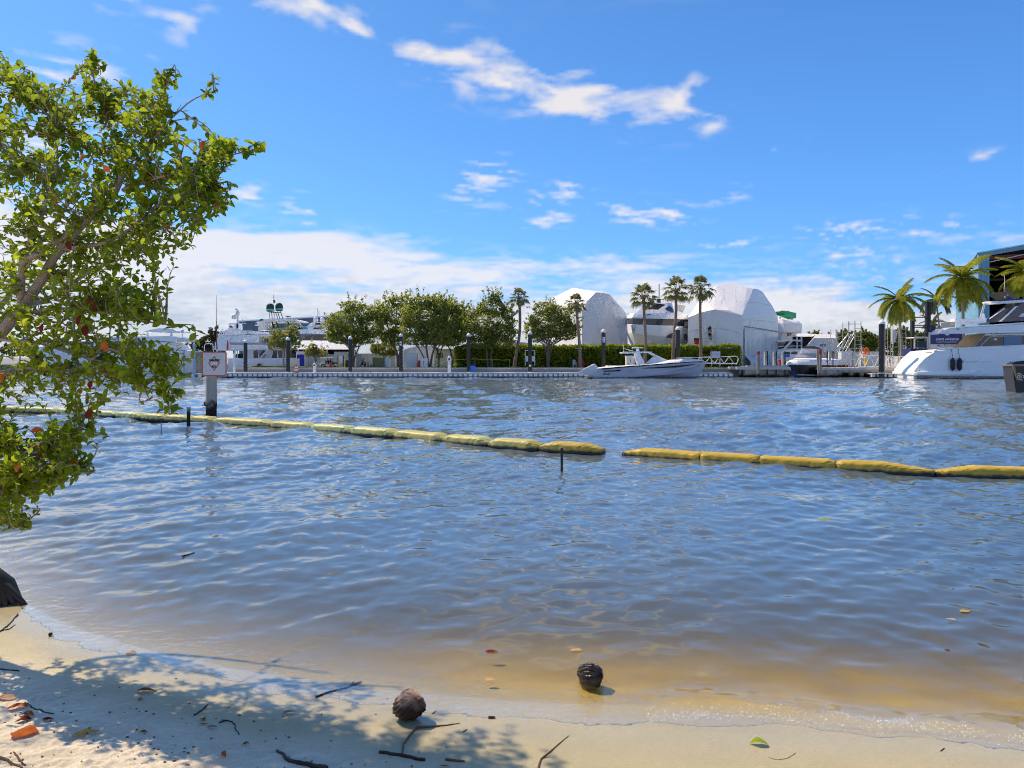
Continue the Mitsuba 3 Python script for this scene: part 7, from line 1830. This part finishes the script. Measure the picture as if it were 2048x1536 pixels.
for args in ((xc + .6, xc + .8, .01, .98, GZ, zc_ - .5), (x1_ - .3, x1_ + .1, .0, .98, GZ, zc_ - .2), (xc + .9, x1_ - .4, .975, .985, GZ, zap - .4)): add(k + '__inside_wall', para(*args), 'dark_interior')  # inside faces near black: the hall's shade is put into their colour
add(k + '__inside_ceiling', para(xc + .9, X(2140, Yb0) - .1, .0, .97, zc_ - .5, zc_ - .3, zap - .5, zap - .3), 'dark_interior'); add(k + '__floor', para(xc + .9, x1_ - .4, .0, .97, GZ + .004, GZ + .05), 'dark_interior')
for zz_ in (535, 560, 590): add(k + '__rack_beam', para(xc + 2, x1_ - 2, .35, .36, Z(zz_, 114), Z(zz_, 114) + .3), 'twig_grey')

# the big white yacht at the right edge
k = thing('motor_yacht', 'large white motor yacht with two black fenders, its stern towards the thick black pile', 'yacht')
YA = 72.2
def yp(nm, pts, m, dy=0.0, depth=6.5, **kw): return add(k + '__' + nm, pp(pts, YA + dy, depth), m, **kw)
# hull as a loft from the rounded stern forward (it goes on beyond the frame)
hx_ = [1833, 1836, 1842, 1852, 1872, 1900, 1950, 2048, 2200, 2330, 2400]
rr = []
for i, a in enumerate(hx_):
    half = 2.35 * min(1, .80 + .20 * min(1, (a - 1833) / 40)) * (1 - max(0, (a - 2150) / 262) ** 2)
    sh = np.interp(a, [1833, 1836, 1842, 1852, 1872, 1930, 2048, 2400], [742.5, 737.5, 729.5, 717, 702, 696.3, 691, 672])
    sh_ = sh
    yc_ = YA + 2.35
    z_t = Z(sh, YA); zb = -.4; xt = X(a, YA)
    xr = lambda z: xt + (0.0 if a > 1845 else 0)
    rr.append([[xt, yc_ - half, z_t], [xt, yc_ - half * 1.0, (z_t + .3) / 2 + .1], [xt, yc_ - half * .985, .55], [xt, yc_ - half * .96, .02], [xt, yc_ - half * .8, zb], [xt, yc_ + half * .8, zb], [xt, yc_ + half, .5], [xt, yc_ + half, z_t]])
add(k + '__hull', loft(rr), 'white_gelcoat', 32)
add(k + '__swim_platform', rbox(X(1831, YA), X(1860, YA), YA + .10, YA + 4.5, .28, Z(744, YA), .10), 'white_gelcoat')
add(k + '__platform_deck', box(X(1834, YA), X(1858, YA), YA + .3, YA + 4.3, Z(744, YA) + .002, Z(744, YA) + .03), 'teak')
add(k + '__transom', pp([(1846, 741), (1872, 703.5), (1884, 702), (1884, 741)], YA + 1.3, 2.7), 'white_gelcoat')
for i in range(7): u = i / 6; q0 = P(1841 + 25 * u, 741 - 37 * u, YA); add(k + '__stair_tread', box(q0[0], q0[0] + .5, YA + .35, YA + 1.28, q0[2] - .08, q0[2]), 'teak')
add(k + '__cap_rail', tube([P(a, b, YA + .05) for a, b in ((1868, 702.5), (1874, 699.5), (1890, 698.2), (1930, 696.2), (2048, 690.6), (2200, 683))], .07, 8), 'white_gelcoat', True)
yp('boot_stripe', [(1834, 752.8), (2330, 752.8), (2330, 754.6), (1834, 754.6)], 'black_gloss', -.02, .02); yp('boot_stripe', [(1834, 755.6), (2330, 755.6), (2330, 757.6), (1834, 757.6)], 'black_gloss', -.02, .02)
add(k + '__spray_chine', hull([P(1834, 742.8, YA - .01), P(1952, 741, YA - .01), P(1963, 739.4, YA - .01), P(1949, 750.2, YA - .01), P(1834, 751, YA - .01), P(1834, 744.6, YA - .14), P(1940, 748.6, YA - .10), P(1834, 750, YA - .14)]), 'white_gelcoat')
for a, b in ((1919, 1928), (1931.5, 1958), (1961.5, 1985.5)): yp('hull_vent', [(a, 725.8), (a, 722.2), (b, 721), (b - (4 if b > 1980 else 0), 725)], 'shaded_gelcoat' if a > 1925 else 'grey_gelcoat', -.02, .02)
for a in (1947, 1960): yp('fairlead', [(a - .6, 716.8), (a - .6, 715.6), (a + .6, 715.6), (a + .6, 716.8)], 'dark_metal', -.02, .02)
for px_ in (1902.6, 1916.2):
    f_ = k + '__fender'; r_ = 4.4 / F * YA; c = (X(px_, YA), YA - r_ - .03, Z(741.5, YA)); h_ = Z(715.5, YA) - Z(741.5, YA)
    fk = add(f_, lathe([(.05, 0), (r_ * .8, h_ * .13), (r_, h_ * .22), (r_, h_ * .80), (r_ * .7, h_ * .9), (.05, h_)], c, 14), 'ink', 40); add(fk + '__rope', rod((c[0], c[1], c[2] + h_), P(px_, 698, YA - .02), .02, 5), 'dark_metal')
# house and flybridge
add(k + '__aft_panel', pp([(1941, 697.2), (1944, 697.2), (1972, 667.2), (1969, 667.2)], YA + .60, 2.9), 'tan_panel')
yp('house', [(1943, 697), (1971, 667.5), (2330, 662), (2330, 684), (2048, 693)], 'white_gelcoat', .62, 2.9)
yp('saloon_window', [(1949, 693.2), (1970.5, 671.4), (2200, 667.6), (2200, 688.5), (2048, 691)], 'dark_glass', .56, .055)
for o in ((((1961, 692.8), (1979, 674)), ((1979, 674), (2048, 671.5)), ((1962, 693), (2048, 690.4)))): add(k + '__window_trim', rod(P(*o[0], YA + .55), P(*o[1], YA + .55), .025), 'white_plastic')
yp('window_blind', [(2007.5, 690.5), (2008, 672.8), (2044, 671.4), (2044, 689)], 'blue_grey', .50, .05); yp('window_sticker', [(1987.5, 680.5), (1987.5, 677), (1994, 676.7), (1994, 680.2)], 'white_plastic', .51, .04)
add(k + '__upper_deck', hull([P(a, b, YA + d_ + (0 if a > 1872 else .5)) for a, b in ((1878, 667.6), (1888, 660.5), (1900, 656), (1920, 653)) for d_ in (.0, 4.6)] + [P(a, b, YA + d_) for a, b in ((2330, 626), (2330, 660), (1945, 667)) for d_ in (.0, 4.6)]), 'white_gelcoat', 25)
add(k + '__deck_extension', hull([P(a, b, YA + d_) for a, b in ((1858.5, 668.8), (1859.5, 667.4), (1870, 659.6), (1886, 657), (1884, 664), (1878, 668.6), (1864, 669.8)) for d_ in (.4, 3.6)]), 'shaded_gelcoat', 25)
add(k + '__deck_moulding', tube([P(a, b, YA - .02) for a, b in ((1906, 656.5), (1960, 652.5), (2048, 647.5), (2200, 641))], .05, 6), 'shaded_gelcoat', True)
yp('glass_rail', [(1882, 656.5), (1882, 646.5), (1910, 644), (1910, 654)], 'smoked' if 'smoked' in scene else (scene.__setitem__('smoked', {'type': 'thindielectric', 'int_ior': 1.4, 'specular_transmittance': rgb(.45, .47, .48)}) or 'smoked'), .7, .03)
add(k + '__rail', tube([P(a, b, YA + .7) for a, b in ((1872, 655), (1880, 646), (1910, 643.6))], .03, 6), 'grey_metal', True)
for a in (1875, 1882, 1896, 1909): add(k + '__rail_post', prod((a, 657), (a, 646.5 - (a - 1882) * .08 if a > 1880 else 652), YA + .7, .022), 'grey_metal')
yp('bench_box', [(1909.5, 650.5), (1910, 638.2), (1973, 635.5), (1973, 645)], 'white_gelcoat', 1.0, .8); yp('bench_cushion', [(1921, 649.5), (1921, 643.4), (1969, 641.2), (1969, 645.8)], 'shaded_gelcoat', .97, .025)
yp('flybridge_hardtop', [(1982, 602), (2000, 600.6), (2048, 597), (2200, 590), (2200, 598), (2048, 604.5), (1995, 607.2), (1983, 605.4)], 'white_gelcoat', .9, 1.4); yp('hardtop_edge', [(1981.5, 601.7), (2000, 600.3), (2048, 596.6), (2200, 589.6), (2200, 592), (2048, 599.2), (2000, 602.6)], 'navy_paint', .87, .025)
lk = add(k + '__ladder', cat(prod((1959.5, 636.5), (1968.5, 604.5), YA + 1.1, .04), prod((1963, 636.5), (1971.5, 604.5), YA + 1.1, .04)), 'white_plastic', kind='stuff')
for i in range(8): u = (i + .5) / 8; add(lk + '__rung', prod((1959.5 + 9 * u, 636.5 - 32 * u), (1963 + 8.5 * u, 636.5 - 32 * u), YA + 1.1, .028), 'white_plastic')
yp('wind_screen', [(1996, 643.5), (2052, 600), (2200, 594), (2200, 634)], 'navy_glass' if 'navy_glass' in scene else (mat('navy_glass', (.02, .025, .06), .08, .8) or 'navy_glass'), 1.2, 2.4)
add(k + '__windscreen_frame', hull([P(a, b, YA + 1.15) + [0, d_, 0] for a, b in ((1998, 643.4), (2003, 643.2), (2036, 612.2), (2031, 612.4)) for d_ in (0, .04)]), 'white_gelcoat'); add(k + '__windscreen_frame', hull([P(a, b, YA + 1.14) + [0, d_, 0] for a, b in ((2037, 634), (2043, 627), (2075, 618), (2075, 632)) for d_ in (0, .04)]), 'shaded_gelcoat')
add(k + '__strut', prod((1979, 637.5), (2009, 617), YA + 1.0, .06), 'white_plastic')
yp('solar_panel', [(2008, 583.5), (2014, 582), (2034, 595), (2026, 597.5)], 'navy_glass', 1.4, 2.6); add(k + '__stern_flag', hull([P(a, b, YA + 2) + [0, d_, 0] for a, b in ((2006.5, 577.5), (2008.6, 574), (2010, 580), (2008.4, 584)) for d_ in (0, .05)]), 'red_paint'); add(k + '__flag_staff', prod((2010, 596), (2009, 551), YA + 2, .035), 'white_plastic')
add(k + '__searchlight', lathe([(.12, 0), (.15, .1), (.15, .35), (.05, .45)], P(1966.5, 636, YA + 1.4), 12), 'white_plastic', 40); add(k + '__deck_hatch', pp([(1913, 659.2), (1914.5, 657.8), (1919, 657.6), (1919, 658.8)], YA - .03, .03), 'dark_metal')

# the black tender at the right edge
k = thing('black_tender', 'black boat stern with a tan rim at the right edge of the picture', 'boat')
Yt = 2924 / (784 - HY)
x0, x1 = X(2028, Yt), X(2260, Yt); zt = Z(732.5, Yt)
add(k + '__hull', hull([(x0, Yt + .1, zt), (x0 + .25, Yt + .1, -.3), (x1, Yt + .1, zt), (x1, Yt + .1, -.3), (x0, Yt + 1.0, zt), (x0 + .25, Yt + 1.0, -.3), (x1, Yt + 1.0, zt), (x1, Yt + 1.0, -.3)]), 'black_gloss')
add(k + '__rim', box(x0 - .07, x1, Yt + .02, Yt + 1.05, zt + .002, zt + .09), 'tan_panel'); add(k + '__corner_rim', hull([(x0 - .07, Yt + .0, zt), (x0 + .06, Yt + .0, zt), (x0 + .17, Yt + .02, .7), (x0 + .24, Yt + .02, .7), (x0 - .07, Yt + .09, zt), (x0 + .24, Yt + .09, .7)]), 'tan_panel')
add(k + '__side_panel', hull([(x0 - .012, Yt + .12, zt - .03), (x0 + .22, Yt + .12, -.2), (x0 - .012, Yt + .98, zt - .03), (x0 + .22, Yt + .98, -.2), (x0 + .02, Yt + .5, zt - .03)]), 'tender_grey' if 'tender_grey' in scene else (mat('tender_grey', (.07, .07, .075), .3) or 'tender_grey'))
add(k + '__canopy', hull([(X(2031, Yt) + a, Yt + b, zt + .1 + z) for a, b, z in ((0, .4, 0), (.3, .5, .16), (1.2, .6, .26), (3, .6, .26), (3, .4, 0), (0, .95, 0), (.3, .9, .16), (3, .9, .26))]), 'black_gloss', 30)
add(k + '__logo', cat(ptext('8', 2034.5, 2041.5, 756.5, 746, Yt + .08), pbox(2042.8, 2043.6, 746, 757, Yt + .07, .015), ptext('x', 2045.3, 2051, 756, 748, Yt + .08)), 'leaf_pale_paint' if 'leaf_pale_paint' in scene else (mat('leaf_pale_paint', (.72, .55, .47), .5) or 'leaf_pale_paint'), kind='stuff')
add(k + '__lettering', ptext('SAFE', 2034, 2045, 760.4, 758, Yt + .08), 'white_plastic', kind='stuff')
